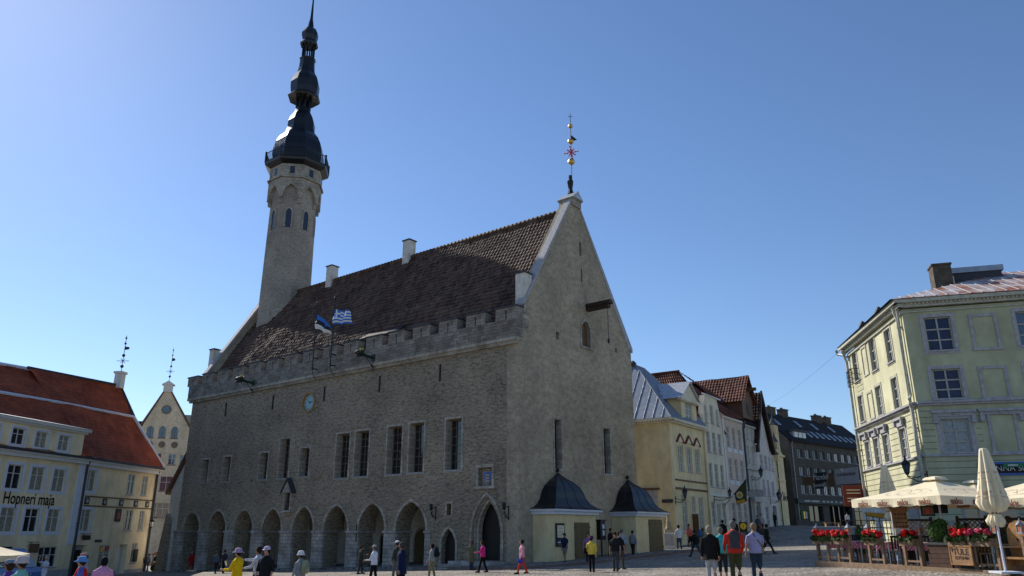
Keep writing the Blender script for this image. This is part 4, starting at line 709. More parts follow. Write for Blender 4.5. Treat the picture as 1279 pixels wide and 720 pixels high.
for x, y in ((LL-.35, -.15), ): downpipe(gh, x, .3, 12.4, y, 'trimgreen', .075)
a = MB().tube([(LL-.05, -.22, .3), (LL-.05, -.22, 7.3), (LL+.15, -.35, 7.5), (LL+.15, -.35, 7.7), (LL-.02, -.2, 7.9), (LL-.02, -.2, 12.2)], .075, 6).build('downpipe', 'trimgreen', gh)
downpipe(gh, .2, .3, 12.2, -.15, 'trimgreen', .075)
a = MB().tube([(.2, -.25, 12.1), (-.3, -.5, 12.3), (-.35, -.55, 12.55)], .09, 6).build('rain_spout', 'zinc', gh)
def oc_(p): return (Matrix.Rotation(-RL.rot, 4, 'Z') @ Matrix.Translation(-RL.w(0, 0))) @ Vector(p)
# hipped metal roof with rust patches
m = M('rustroof', (.52, .5, .5), .6, n=(1.1, .1), kind=None, c2=(.3, .1, .04)); m2 = m.node_tree.nodes
A_ = oc_(RL.w(-.3, -.5, 12.7)); B_ = oc_(RR.w(-.55, -.52, 12.7)); Cc = oc_(RR.w(LR, -.52, 12.7)); D_ = oc_(RL.w(-.3, 9.3, 12.7)); E1 = oc_(RR.w(6.3, 4.6, 15.15)); E2 = oc_(RR.w(LR, 4.6, 15.15)); E0 = E1
a = MB().add([A_, B_, E1], [(0, 1, 2)], 1).add([B_, Cc, E2, E1], [(0, 1, 2, 3)]).add([A_, E1, E2, D_], [(0, 1, 2, 3)], 1); a.build('roof', ['rustroof', 'slate'], gh)
a = MB()
for i in range(1, 26):
    t = i/26; p = B_.lerp(Cc, t); q0 = (E1 if t*13 < 6.8 else E1.lerp(E2, (t*13-6.8)/6.2)); u = min(1, t*13/6.8); top = B_.lerp(E1, u) if u < 1 else q0; a.tube([p+Vector((0, 0, .03)), top+Vector((0, 0, .03))], .02, 4)
a.build('roof_seams', 'metal_pale', gh)
a = MB().box(-.45, .45, -.45, .45, 13.0, 15.3).box(-.5, .5, -.5, .5, 15.3, 15.4); rp(a.build('chimney', 'soot'), 2.9, 0, 3.2)
a = MB().box(0, 2.3, 0, .8, 13.4, 14.95).box(-.1, 2.4, -.1, .9, 14.95, 15.25, 1); rp(a.build('chimney', ['slate', 'metal_blue']), 3.6, 0, 3.4)
for x in (3.4, 6.5): a = MB().tube([(x, .3, 12.75), (x, .3, 13.15), (x, .0, 13.3)], [.22, .22, .24], 8).build('roof_vent', 'slate', gh)
a = MB()
for z in (10.0, 10.3, 10.6, 10.9): a.tube([(.75, -.05, z), (.75, -.42, z), (2.05, -.42, z), (2.05, -.05, z)], .018, 4)
for i in range(9): x = .75+i*.1625; a.tube([(x, -.42, 9.98), (x, -.42, 10.95)], .012, 4)
a.build('window_basket', 'iron', gh)
lamp(RL.w(10.15, 0, 4.2), RL.rot-R(0), 'black ornate street lantern on scrolled bracket on the pale green house', .95, .9)
a = thing('wall_sign', 'round red and white sign on the pale green wall behind the folded parasol', 'sign', RL.w(3.6, -.02, 3.9), RL.rot); MB().prism([(.33*math.cos(t*math.pi/10), .33*math.sin(t*math.pi/10)) for t in range(20)], -.05, 0).build('disc', 'redpaint', a); a_ = MB().prism([(.2*math.cos(t*math.pi/10), .2*math.sin(t*math.pi/10)) for t in range(20)], -.07, -.05).build('disc_centre', 'frame_white', a)
a = thing('hanging_sign', 'dark red hanging sign with cream lines at the far corner of the pale green house', 'sign', RL.w(-.1, -.05, 3.0), RL.rot, None)
MB().box(-.03, .03, -1.25, -.05, 0, 1.2).build('board', 'darkred', a); t = MB()
for z in (.25, .42, .72, .9): t.box(-.045, -.031, -1.05, -.25, z, z+.05).box(.031, .045, -1.05, -.25, z, z+.05)
t.build('lines', 'canvas', a); MB().tube([(0, 0, 1.25), (0, -1.3, 1.25)], .025, 4).build('bracket', 'iron', a)
# shop sign on the street front
sg = thing('shop_sign', 'long black shop sign with blue border on the green front', 'sign', RR.w(2.15, -.03, 4.05), RR.rot); MB().box(0, 4.6, -.1, 0, -.02, .58).build('border', 'bluepaint', sg); MB().box(.12, 4.48, -.115, -.1, .08, .48).build('board', 'doordark', sg); text('LINNA SUVENIIR', .36, 'frame_white', 'lettering', sg, (1.75, -.125, .28))
gs = thing('exit_sign', 'small green arrow sign above the shop sign', 'sign', RR.w(3.05, -.5, 4.45), RR.rot); MB().prism([(0, -.09), (.75, -.09), (.88, 0), (.75, .09), (0, .09)], -.03, 0).build('board', 'leafsign', gs) if 'leafsign' in MT else MB().prism([(0, -.09), (.75, -.09), (.88, 0), (.75, .09), (0, .09)], -.03, 0).build('board', M('leafsign', (.02, .16, .07), .5, n=None, b=None), gs)
MB().box(.2, .6, -.04, -.031, -.03, .03).build('lines', 'frame_white', gs); MB().tube([(.1, 0, 0), (.1, .45, 0)], .02, 4).build('bracket', 'iron', gs)
for x in (1.2, 2.6, 4.6, 6.2, 9): o = rp(MB().box(x, x+.9, -.05, -.021, 1.2, 3.2).box(x+.08, x+.82, -.06, -.05, 1.3, 3.1, 1).build('ground_window', ['greytrim', 'glass_sky']))
MB().box(6.9, 8.3, -.05, -.001, 1.0, 3.3).box(7.0, 8.2, -.06, -.05, 1.1, 3.2, 1).build('ground_window', ['greytrim', 'white_curtain'], gh)
# ------------------------------------------------------------------ houses up the street
SF = Frame((12.3, 60.0), 35)
fw = dict(fr='frame_white', pane='pane_dim', nx=2, rows=(.35, .68), sill='greytrim', dep=.12)
def pediment(h, xc, w, z, m='cream', cap='darkred', y=-.16):
    MB().prism([(xc-w/2, z), (xc+w/2, z), (xc, z+w*.42)], y*.6, -.001, 0).prism([(xc-w/2-.1, z-.02), (xc-w/2-.04, z-.1), (xc, z+w*.42), (xc+w/2+.04, z-.1), (xc+w/2+.1, z-.02), (xc, z+w*.42+.12)], y, -.001, 1).build('pediment', [m, cap], h)
# 1 yellow
w = [(1.3, 2.35, 6.1, 8.05, dict(fw, pane='pane_pale')), (3.05, 4.1, 6.1, 8.05, dict(fw, pane='pane_pale')), (4.75, 5.8, 6.1, 8.05, dict(fw, pane='pane_pale')), (1.5, 2.55, 1.5, 4.3, dict(fw, pane='pane_pale', rows=(.3, .53, .76))), (3.5, 4.3, 2.9, 4.25, dict(fw, pane='pane_pale', rows=(.5,))), (4.9, 5.9, 1.4, 4.2, dict(fw, pane='pane_pale', rows=(.3, .53, .76)))]
h = house(SF, 'yellow_house', 'pale yellow corner house with blue metal hip roof and pedimented dormer', 'house', 7.2, 9, 9.7, -1, 'yellow', w, cuts=[(rect(3.45, 4.35, .2, 2.85), -.3, .3)])
MB().box(3.47, 4.33, .22, .28, .2, 2.84).build('door', 'doordark', h); MB().box(3.4, 3.47, -.5, -.0, .2, 2.84).build('open_door_leaf', 'wood', h)
for x in (1.82, 3.57, 5.28): pediment(h, x, 1.25, 8.35)
for x in (1.2, 2.45, 3.0, 4.2, 4.7, 5.9): MB().box(x-.07, x+.03, -.05, -.001, 5.95, 8.3).build('window_pilaster', 'cream', h)
a = MB().box(-.1, 7.2, -.2, -.001, 9.7, 9.85).box(-.25, 7.25, -.4, .4, 9.85, 10.05).box(-.2, -.001, 0, 9, 9.7, 9.85).box(-.4, .2, -.4, 9, 9.85, 10.05)
for i in range(30): a.box(.05+i*.24, .17+i*.24, -.3, -.2, 9.7, 9.84)
for i in range(36): a.box(-.3, -.2, .05+i*.24, .17+i*.24, 9.7, 9.84)
a.build('cornice', 'cream', h)
MB().box(.5, 7.0, -.08, -.001, 5.3, 5.42).box(.5, 7.0, -.1, -.001, 4.65, 4.8).build('string_course', 'wood', h)
e = 10.06; rdg = 15.2
P = [Vector(p) for p in ((-.4, -.4, e), (7.3, -.4, e), (7.3, 9.2, e), (-.4, 9.2, e), (3.1, 4.0, rdg), (4.6, 4.0, rdg), (4.6, 5.2, rdg), (3.1, 5.2, rdg))]
MB().add(P, [(0, 1, 5, 4), (1, 2, 6, 5), (2, 3, 7, 6), (3, 0, 4, 7), (4, 5, 6, 7)]).build('roof', 'metal_blue', h)
a = MB()
for i in range(1, 12):
    t = i/12
    for p, q_, r, s_, k in ((P[3], P[0], P[7], P[4], 1), (P[0], P[1], P[4], P[5], 0)):
        b_ = p.lerp(q_, t); lo, hi = r[k], s_[k]; u = (b_[k]-p[k])/(lo-p[k]) if (b_[k]-lo)*(p[k]-lo) > 0 else (q_[k]-b_[k])/(q_[k]-hi) if (b_[k]-hi)*(q_[k]-hi) > 0 else 1
        top = p.lerp(r, u) if (b_[k]-lo)*(p[k]-lo) > 0 else q_.lerp(s_, u) if u < 1 else r.lerp(s_, .5); top = Vector(top); top[k] = b_[k]
        a.tube([b_+Vector((0, 0, .03)), top+Vector((0, 0, .03))], .03, 4)
for p, q_ in ((P[0], P[4]), (P[1], P[5]), (P[4], P[5]), (P[7], P[4])): a.tube([p, q_], .07, 5)
a.build('roof_seams', 'zinc', h)
x0, x1 = 2.3, 5.5; dz = 9.95
a = cutwall('dormer_wall', h, [(x0, dz), (x1, dz), (x1, 11.9), (x0, 11.9)], -.15, .2, [(rect(3.1, 4.5, 10.2, 11.7), -.4, .0)], 'yellow'); w_ = window(h, 3.1, 4.5, 10.2, 11.7, **dict(fw, pane='pane_pale', dep=.1)); w_.location.y = -.15
MB().box(x0, x0+.3, .2, 3, dz, 11.9).box(x1-.3, x1, .2, 3, dz, 11.9).build('dormer_side', 'yellow', h)
a = MB().prism([(x0-.35, 11.9), (x1+.35, 11.9), ((x0+x1)/2, 13.3)], -.25, .1).box(x0-.4, x1+.4, -.4, .0, 11.75, 11.95)
for i in range(15): a.box(x0-.3+i*.25, x0-.18+i*.25, -.38, -.2, 11.65, 11.75)
a.build('dormer_pediment', 'cream', h)
MB().slab([(x0-.45, -.45, 11.93), ((x0+x1)/2, -.45, 13.5), ((x0+x1)/2, 3.6, 13.5), (x0-.45, 3.6, 11.93)], .08).slab([((x0+x1)/2, -.45, 13.5), (x1+.45, -.45, 11.93), (x1+.45, 3.6, 11.93), ((x0+x1)/2, 3.6, 13.5)], .08).build('dormer_roof', 'metal_pale', h)
MB().lathe([(.3, rdg), (.3, rdg+.3), (.1, rdg+.5)], 8, (3.2, 4.4)).build('roof_vent', 'slate', h)
MB().box(-.05, -.001, 1.3, 3.0, 2.9, 4.6).box(-.2, -.001, 1.1, 3.2, 4.6, 4.75, 1).build('blocked_window', ['greytrim', 'wood'], h)
downpipe(h, 6.95, .6, 9.9, m='yellow2', r=.08)
a = MB()        # scrawl on the side wall
for i in range(9): a.tube([(-.015, 2.4-i*.17, 2.2+.1*math.sin(i*2.1)), (-.015, 2.3-i*.17, 2.45+.08*math.cos(i*3)), (-.015, 2.23-i*.17, 2.25+.1*math.sin(i*1.3))], .018, 4)
a.build('scrawl', 'black', h)
p_ = SF.w(-.05, .5, 3.75); o = tag(MB().box(-.04, 0, -.45, .45, -.13, .13).build('street_sign', 'slate'), 'small dark street name plate on the pale yellow side wall', 'sign'); o.location = p_+Vector((0, 0, 0)); o.rotation_euler = (0, 0, SF.rot)
lamp(SF.w(.3, 0, 4.0), SF.rot, 'black ornate lantern at the corner of the pale yellow house', 1.0, .8)
# 2 cream with stepped sides
w = [(8.0, 8.5, 10.75, 12.1, fw), (8.95, 9.85, 10.8, 12.3, fw), (10.3, 10.8, 10.75, 12.1, fw)]
T0 = 7.25; T1 = 11.85
def sh_(L_): return [(a-T0, b-T0, c, d, k) for a, b, c, d, k in L_]
w = sh_([(7.75, 8.3, 10.55, 12.05, fw), (9.1, 9.85, 10.65, 12.25, fw), (10.5, 11.05, 10.55, 12.0, fw)]+[(x, x+.8, z0, z1, fw) for x in (7.8, 9.15, 10.5) for z0, z1 in ((8.05, 9.85), (5.15, 7.15))]+[(x, x+.85, 2.0, 3.95, fw) for x in (7.75, 10.3)]+[(8.95, 9.9, .75, 3.8, dict(fw, pane='pane_pale'))])
G2 = SF.sub(T0); h = house(G2, 'cream_house', 'narrow cream house with hipped pantile roof, second from the corner', 'house', T1-T0, 10, 10, -.5, 'cream', w, poly=[(0, -.5), (4.6, -.5), (4.6, 10.6), (3.7, 13.0), (.9, 13.0), (0, 10.6)])
hp_ = (2.3, 2.8, 15.6)
a = MB(); a.pantiles((-.35, 9.5, 9.9), (-.35, -.3, 9.9), (2.3, 2.8, 15.6), (2.3, 9.5, 15.6), .3, .36, .06).pantiles((4.95, -.3, 9.9), (4.95, 9.5, 9.9), (2.3, 9.5, 15.6), (2.3, 2.8, 15.6), .3, .36, .06); a.pantiles((.85, -.25, 13.05), (3.75, -.25, 13.05), (2.32, 2.8, 15.6), (2.28, 2.8, 15.6), .3, .36, .05)
a.build('roof', 'red_tile', h); MB().tube([(0, -.3, 10.2), (.85, -.3, 13.1), (2.3, 2.8, 15.7), (2.3, 9, 15.7)], .12, 5).tube([(4.6, -.3, 10.2), (3.75, -.3, 13.1), (2.3, 2.8, 15.7)], .12, 5).build('verge', 'white', h) if 0 else MB().tube([(2.3, 2.8, 15.68), (2.3, 9, 15.68)], .12, 5).build('ridge', 'red_tile', h)
MB().box(.1, 4.5, -.08, -.001, 4.4, 4.55).box(.1, 4.5, -.12, -.001, 12.95, 13.08).build('string_course', 'white', h)
lamp(G2.w(1.2, 0, 4.4), G2.rot, 'dark lantern on a long scrolled arm on the cream house', .8, 1.4)
# 3 pink
T0 = 11.9; T1 = 17.3
G3 = SF.sub(T0); w = sh_([(x, x+.8, z0, z1, fw) for x in (12.8, 14.35, 15.95) for z0, z1 in ((8.95, 10.8), (6.05, 7.9))]+[(x, x+.85, 1.9, 4.0, fw) for x in (12.7, 14.2, 15.8)])
h = house(G3, 'pink_house', 'pale pink and white house with dark pantile roof in the street row', 'house', 5.4, 9, 11.6, -.5, 'pink', w)
for a0, a1, b0, b1, k in w: MB().box(a0-.14, a1+.14, -.05, -.002, b0-.5, b0-.1).build('apron_panel', 'white', h) if b0 > 5 else None
a = MB()
for x in (.0, 5.1): a.box(x, x+.3, -.06, -.001, 4.6, 11.5)
a.box(0, 5.4, -.1, -.06, 4.5, 4.7).box(0, 5.4, -.2, -.001, 11.45, 11.65).build('trim', 'white', h)
a = MB().pantiles((-.1, -.4, 11.6), (5.5, -.4, 11.6), (2.0, 4.5, 15.9), (-.1, 4.5, 15.9), .3, .36, .05).pantiles((5.5, -.4, 11.6), (5.5, 9, 11.6), (2.0, 9, 15.9), (2.0, 4.5, 15.9), .3, .36, .05); a.build('roof', 'red_tile', h)
MB().add([(-.1, -.4, 11.55), (-.1, 4.5, 15.85), (-.1, 9, 11.55)], [(0, 2, 1)]).build('gable', 'pink', h); downpipe(h, 5.3, 1.4, 11.5, m='slate')
# pub banner and signs
bn = thing('banner', 'dark green and yellow hanging banner on a slanting pole, between cream and pink houses', 'banner', G3.w(-1.0, 0, 4.5), G3.rot); bn.scale = (.68, .68, .68)
MB().tube([(0, 0, -1.2), (0, -3.2, 2.1)], .04, 5).build('pole', 'iron', bn)
a = MB(); pts = [(0, -3.1, 2.0), (0, -1.35, .15), (0, -1.6, -1.15), (0, -2.9, -.75)]; a.slab(pts, 0) if 0 else a.add(pts+[(p[0]+.03, p[1], p[2]) for p in pts], [(0, 1, 2, 3), (7, 6, 5, 4), (0, 4, 5, 1), (1, 5, 6, 2), (2, 6, 7, 3), (3, 7, 4, 0)])
M('bannergreen', (.05, .06, .02), .8, n=None, b=None); M('mustard', (.5, .28, .03), .8, n=None, b=None); a.build('cloth', 'bannergreen', bn)
a = MB(); n = 14
def yz(c, r, x): return [(x, c[0]+r*math.cos(2*math.pi*i/n), c[1]+r*math.sin(2*math.pi*i/n)) for i in range(n)]
for sx in (-.012, .042):
    a.add(yz((-2.05, .05), .42, sx), [tuple(range(n))], 1); a.add(yz((-2.05, .05), .3, sx+(-.006 if sx < 0 else .006)), [tuple(range(n))], 0)
    a.add([(sx, -1.55, -.7), (sx, -1.7, -1.08), (sx, -2.75, -.72), (sx, -2.6, -.45)], [(0, 1, 2, 3)], 0)
a.build('emblem', ['mustard', 'frame_white'], bn)
sg = thing('hanging_sign', 'small grey hanging sign between the pink and the ornate grey house', 'sign', G3.w(5.0, 0, 4.6), G3.rot); MB().box(-.03, .03, -1.6, -.2, 0, .55).build('board', 'greytrim', sg); MB().tube([(0, 0, .6), (0, -1.6, .6)], .02, 4).build('bracket', 'iron', sg)
# 4 narrow grey with tiled hoist dormer
T0 = 17.35; T1 = 21.0; G4 = SF.sub(T0); w = sh_([(18.45, 19.0, 10.1, 11.2, fw), (19.7, 20.25, 10.1, 11.2, fw), (18.2, 18.75, 7.85, 9.55, fw), (19.55, 20.15, 7.8, 9.5, fw), (18.3, 18.9, 5.0, 6.6, fw), (19.5, 20.1, 5.0, 6.6, fw)])
h = house(G4, 'ornate_house', 'narrow grey house with carved doorway and pantiled hoist dormer', 'house', 3.65, 9, 11.4, -.5, 'greywall', w, cuts=[(rect(1.3, 2.5, 1.2, 3.8), -.3, .35)])
MB().box(1.32, 2.48, .28, .33, 1.2, 3.78).build('door', 'doordark', h); a = MB().box(.9, 1.25, -.25, -.001, 1.0, 4.2).box(2.55, 2.9, -.25, -.001, 1.0, 4.2).box(.7, 3.1, -.4, -.001, 4.2, 4.5); a.prism([(.6, 4.5), (3.2, 4.5), (1.9, 5.3)], -.35, -.001); a.build('door_surround', 'stonewhite', h)
for z in (7.2, 11.3): MB().box(0, 3.65, -.18, -.001, z, z+.18).build('string_course', 'stonewhite', h)
MB().pantiles((-.1, -.3, 11.5), (3.7, -.3, 11.5), (3.7, 4.5, 15.9), (-.1, 4.5, 15.9), .3, .36, .05).pantiles((3.7, 9, 11.5), (-.1, 9, 11.5), (-.1, 4.5, 15.9), (3.7, 4.5, 15.9), .5, .5, .05).build('roof', 'dark_tile', h)
xr, zr = SF.hit(931, 481); xe, ze = SF.hit(930, 502); xm = 2.6
MB().prism([(xm-1.6, 12.2), (xm+1.6, 12.2), (xm+1.6, 14.1), (xm, 16.3), (xm-1.6, 14.1)], .1, .4).box(xm-1.6, xm-1.3, .4, 6, 12, 14.1).box(xm-.15, xm+.15, -.9, .1, 15.0, 15.3).build('dormer', 'wood', h)
MB().pantiles((xm-2.1, 7, 13.7), (xm-2.1, -.3, 13.7), (xm, -.3, 16.6), (xm, 7, 16.6), .3, .36, .05).pantiles((xm+2.1, -.3, 13.7), (xm+2.1, 7, 13.7), (xm, 7, 16.6), (xm, -.3, 16.6), .3, .36, .05).build('dormer_roof', 'red_tile', h)
MB().box(xm-.4, xm+.4, .06, .1, 12.6, 13.8).build('dormer_hatch', 'wooddark', h); downpipe(h, .1, 1.6, 11.4)
lamp(G4.w(1.6, 0, 6.6), G4.rot, 'small lantern above the carved doorway', 1.1, .9)
# 5 white gabled
T0 = 21.05; T1 = 26.6; G5 = SF.sub(T0); ax = 2.2; w = sh_([(22.0, 22.6, 10.6, 12.1, fw), (22.0, 22.8, 7.6, 8.95, fw), (23.4, 24.2, 7.6, 8.95, fw), (24.7, 25.3, 7.55, 8.9, fw), (25.7, 26.2, 7.5, 8.8, fw), (22.1, 22.8, 4.9, 6.5, fw), (23.5, 24.2, 4.9, 6.5, fw), (25.0, 25.8, 5.0, 6.4, fw), (22.2, 23.2, 2.0, 3.9, fw)])
h = house(G5, 'white_gabled_house', 'white house with steep gable and dark bargeboards near the end of the row', 'house', 5.55, 9, 9.3, 0, 'white_wall', w, poly=[(0, 0), (5.55, 0), (5.55, 9.3), (4.4, 9.5), (ax, 15.0), (0, 10.6)], cuts=[(rect(3.6, 4.8, 1.9, 4.0), -.3, .35)])
MB().box(3.62, 4.78, .28, .33, 1.9, 3.98).build('door', 'doordark', h)
MB().pantiles((-.5, 9, 9.8), (-.5, -.4, 9.8), (ax, -.4, 15.3), (ax, 9, 15.3), .3, .36, .07).build('roof_left', 'dark_tile', h); MB().slab([(ax, -.4, 15.3), (5.0, -.4, 9.3), (5.0, 9, 9.3), (ax, 9, 15.3)], .15).build('roof_right', 'dark_tile', h)
MB().prism([(ax, 15.0), (ax, 15.5), (5.1, 9.2), (4.7, 9.2)], -.5, -.3).prism([(ax, 15.0), (ax, 15.5), (-.7, 9.6), (-.4, 9.5)], -.5, -.3).box(-.75, -.35, -.5, -.2, 9.0, 9.7).build('bargeboard', 'wooddark', h)
lamp(G5.w(2.9, 0, 4.6), G5.rot, 'small lantern by the door of the white gabled house', 1.1, .9)
# 6 baroque front with small spires
G6 = SF.sub(26.65); h = house(G6, 'turreted_house', 'ochre stone front with little black spires at the end of the row', 'house', 3.4, 6, 11.5, 0, 'yellow2', sh_([]) , poly=[(0, 0), (3.4, 0), (3.4, 9.5), (2.8, 9.8), (2.6, 12.5), (1.4, 12.5), (1.2, 10.6), (0, 10.4)])
for x, y, z, s_ in ((2.0, .3, 12.5, 1), (.8, .0, 10.6, .8), (.3, -.1, 9.2, .7)): MB().box(x-.45*s_, x+.45*s_, y-.35, y+.4, z-.9*s_, z).lathe([(.55*s_, z), (.35*s_, z+.35*s_), (.1*s_, z+.9*s_), (.02, z+1.3*s_)], 6, (x, y), 0, 1).build('spire', ['yellow2', 'slate'], h)
MB().box(-.05, 3.5, -.2, -.001, 9.2, 9.4).box(.3, 3.0, -.15, -.001, 6.6, 6.8).build('string_course', 'yellow2', h); downpipe(h, .6, 2, 9.2)
a = MB()
for i in range(8): a.tube([(.8+.3*math.sin(i), -.1-.12*i, 5+.25*math.cos(i*2)), (1.1+.3*math.sin(i+1), -.2-.12*i, 5.5+.3*math.cos(i))], .05, 4)
g = a.build('wrought_sign', 'iron'); tag(g, 'tangled wrought iron sign on the ochre turreted front', 'sign'); g.location = G6.w(0, 0, -.3); g.rotation_euler = (0, 0, G6.rot)
# dark modern block across the street end
DF = Frame((40.3, 112.0), 49.5); dw = []
for i in range(10):
    x = 1.85+2.16*i
    for z0 in (11.75, 9.2, 6.65): dw.append((x, x+1.35, z0, z0+1.3, dict(fr='darkwall' if 0 else 'frame_brown', pane=('glass_white' if (z0 == 6.65 and i in (2, 3, 4, 5, 7, 8)) or (z0 == 11.75 and i in (5, 6, 7)) else 'white_curtain' if (i+int(z0)) % 3 == 0 else 'glass_sky'), nx=2, rows=(), sill='greytrim', dep=.2)))
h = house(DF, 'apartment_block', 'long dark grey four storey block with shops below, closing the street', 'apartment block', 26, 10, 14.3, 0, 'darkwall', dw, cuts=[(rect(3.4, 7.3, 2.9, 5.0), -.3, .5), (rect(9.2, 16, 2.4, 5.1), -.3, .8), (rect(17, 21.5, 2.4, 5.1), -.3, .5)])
MB().box(3.42, 7.28, .4, .46, 2.9, 5.0).box(9.2, 16, .7, .76, 2.4, 5.1).box(17, 21.5, .4, .46, 2.4, 5.1).build('shop_glass', 'glass', h)
a = MB().box(5.3, 5.4, .3, .46, 2.9, 5)
for x in (10.8, 12.5, 14.2, 19.2): a.box(x, x+.1, .35, .7, 2.4, 5.1)
a.box(17, 21.5, .3, .4, 4.4, 4.5).build('shop_mullions', 'iron', h)
o = MB().box(-.3, 26, -.5, -.002, 5.3, 5.95).build('shop_fascia', M('fascia', (.02, .035, .035), .5), h)
a = MB()
for i, (x, wd) in enumerate(((1.4, 1.6), (3.4, 2.2), (6.5, .8), (7.8, .5), (8.8, .7), (10.2, .6), (11.6, .7), (13, .9), (15, .8), (16.5, .6), (18, .7), (19.8, .8))): a.box(x, x+wd, -.52, -.5, 5.55, 5.75)
a.build('fascia_lettering', 'zinc', h); MB().box(.8, 2.6, -.1, -.002, 3.1, 4.3).box(-.02+2.9, 3.1, -.05, -.001, 3, 4.4).build('shop_window', 'leaf', h)
for x, m in ((.85, 'leaf2'), (1.45, 'gold'), (2.05, 'zinc')): MB().box(x, x+.45, -.12, -.1, 3.2, 4.2).build('window_poster', m, h)
MB().prism([(0, 2), (9.6, 2), (9.6, 14.3), (4.8, 18.6), (0, 14.3)], 0, .4).build('end_wall', 'darkwall', None); e_ = [o for o in bpy.data.objects if o.name.startswith('end_wall')][-1]; e_.parent = h; e_.rotation_euler = (0, 0, R(90)); e_.location = (.4-.45, 0, 0)
ry = 4.8
MB().slab([(-.3, -.5, 14.15), (26.2, -.5, 14.15), (26.2, ry, 18.9), (-.3, ry, 18.9)], .2).slab([(26.2, 10.1, 14.15), (-.3, 10.1, 14.15), (-.3, ry, 18.9), (26.2, ry, 18.9)], .2).build('roof', 'darkroof', h)
sl = (18.9-14.15)/(ry+.5); nv = Vector((0, -sl, 1)).normalized()
def onroof(x, t): return Vector((x, -.5+t*(ry+.5), 14.15+t*(18.9-14.15)))+nv*.05
for x, t0 in [(x, .22) for x in (7.2, 9, 10.8, 12.6, 14.4, 16.2, 18, 19.8, 21.6)]+[(x, .6) for x in (8, 13, 18.5)]+[(1.5, .55)]:
    a = MB().slab([onroof(x, t0)+nv*.06, onroof(x+.8, t0)+nv*.06, onroof(x+.8, t0+.2)+nv*.06, onroof(x, t0+.2)+nv*.06], .1); a.build('skylight', 'zinc', h)
a = MB().box(1.6, 5.2, .2, 3, 14.5, 15.6).box(1.3, 5.5, -.2, 3.4, 15.6, 15.8, 1); a.build('dormer', ['zinc', 'slate'], h)
for x in (1.9, 3.1, 4.2): MB().box(x, x+.85, .15, .2, 14.75, 15.5).build('dormer_window', 'glass_white', h)
for x in (3.0, 6.6, 17.0, 20.2): MB().box(x, x+1.6, ry-.4, ry+.6, 18.3, 19.7).box(x-.1, x+1.7, ry-.5, ry+.7, 19.7, 19.85, 1).box(x+.3, x+.6, ry-.1, ry+.2, 19.85, 20.1, 1).build('chimney', ['soot', 'slate'], h)
downpipe(h, .3, 3, 14, m='zinc'); MB().tube([(6.1, 2, 14.2), (6.1, 2, 14.2)], .01, 3) if 0 else None
# low dark annex left of the block
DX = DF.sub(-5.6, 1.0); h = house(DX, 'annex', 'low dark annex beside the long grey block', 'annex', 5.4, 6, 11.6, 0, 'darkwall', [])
MB().slab([(-.2, -.3, 11.6), (5.4, -.3, 11.6), (5.4, 4, 14.5), (-.2, 4, 14.5)], .15).build('roof', 'darkroof', h); MB().box(2.9, 3.8, -.06, -.001, 1.9, 4.6).build('door', 'wood', h)
# banner strings across the street
b0 = Vector(((1003-640)/997*78, 78, 0)); b1 = Vector(((1083-640)/997*70, 70, 0)); b0.z = topz(1003, 594, 78); b1.z = topz(1083, 590, 70); dv = (b1-b0); Lb = Vector((dv.x, dv.y, 0)).length; ang = math.atan2(dv.y, dv.x)
bn = thing('street_banner', 'string of dark and orange advertising banners hung across the street', 'banner', b0, ang); zt = dv.z/Lb
MB().tube([(-1.5, 0, -.1), (Lb+.4, 0, dv.z+.1)], .02, 4).build('cable', 'iron', bn)
for x0, x1, z0, z1, m in ((.1, .32, -1.0, -.25, 'wood'), (.32, .5, -.85, .05, 'black'), (.3, .44, -1.45, -.75, 'black'), (.5, .62, -1.3, -.1, 'wood'), (.64, .99, -1.2, .2, 'greytrim')):
    MB().box(x0*Lb, x1*Lb, -.02, .02, z0, z1).build('banner_panel', m, bn)
text('Mandel', .75, 'frame_white', 'lettering', bn, (.41*Lb, -.04, -.4)); text('Suveniir', .5, 'frame_white', 'lettering', bn, (.37*Lb, -.04, -1.1)); text('KAUBAMAJA', .42, 'black', 'lettering', bn, (.815*Lb, -.04, -.35))
wr_ = MB(); p0 = DF.w(3, 5, 20); p1 = RL.w(1, 0, 12.8); pts = [p0.lerp(p1, t/12)+Vector((0, 0, -.4*4*(t/12)*(1-t/12))) for t in range(13)]; wr_.tube(pts, .008, 4); tag(wr_.build('overhead_cable', 'iron'), 'thin overhead cable between the dark block and the pale green house', 'cable')
# ------------------------------------------------------------------ ground
xs = sorted(set([-600, -400, -250, -160, -110]+list(range(-80, 81, 4))+[110, 160, 250, 400, 600])); ys = sorted(set([-300, -100, -40]+list(range(-20, 141, 4))+[170, 220, 300, 450, 700, 1200]))
g = MB(); W_ = len(xs)
for y in ys:
    for x in xs: g.v.append((x, y, ground(x, y)))
for j in range(len(ys)-1):
    for i in range(W_-1): g.f.append((j*W_+i, j*W_+i+1, (j+1)*W_+i+1, (j+1)*W_+i)); g.m.append(0)
o = g.build('ground', 'cobbles', None, True); o['kind'] = 'structure'
def strip(name, pts_in, pts_out, h, mats):      # raised pavement with a kerb along pts_out
    a = MB(); n = len(pts_in)
    def gz(p, dz): return (p[0], p[1], ground(p[0], p[1])+dz)
    for i in range(n-1):
        A, B, C_, D_ = pts_in[i], pts_in[i+1], pts_out[i+1], pts_out[i]; K = lambda o_, i_: (o_[0]+(i_[0]-o_[0])*.06, o_[1]+(i_[1]-o_[1])*.06)
        C2, D2 = K(C_, B), K(D_, A)
        a.quad(gz(A, h), gz(D2, h), gz(C2, h), gz(B, h), 0); a.quad(gz(D2, h), gz(D_, h), gz(C_, h), gz(C2, h), 1); a.quad(gz(D_, h), gz(D_, -.1), gz(C_, -.1), gz(C_, h), 1)
    o = a.build(name, mats); o['kind'] = 'structure'; return o
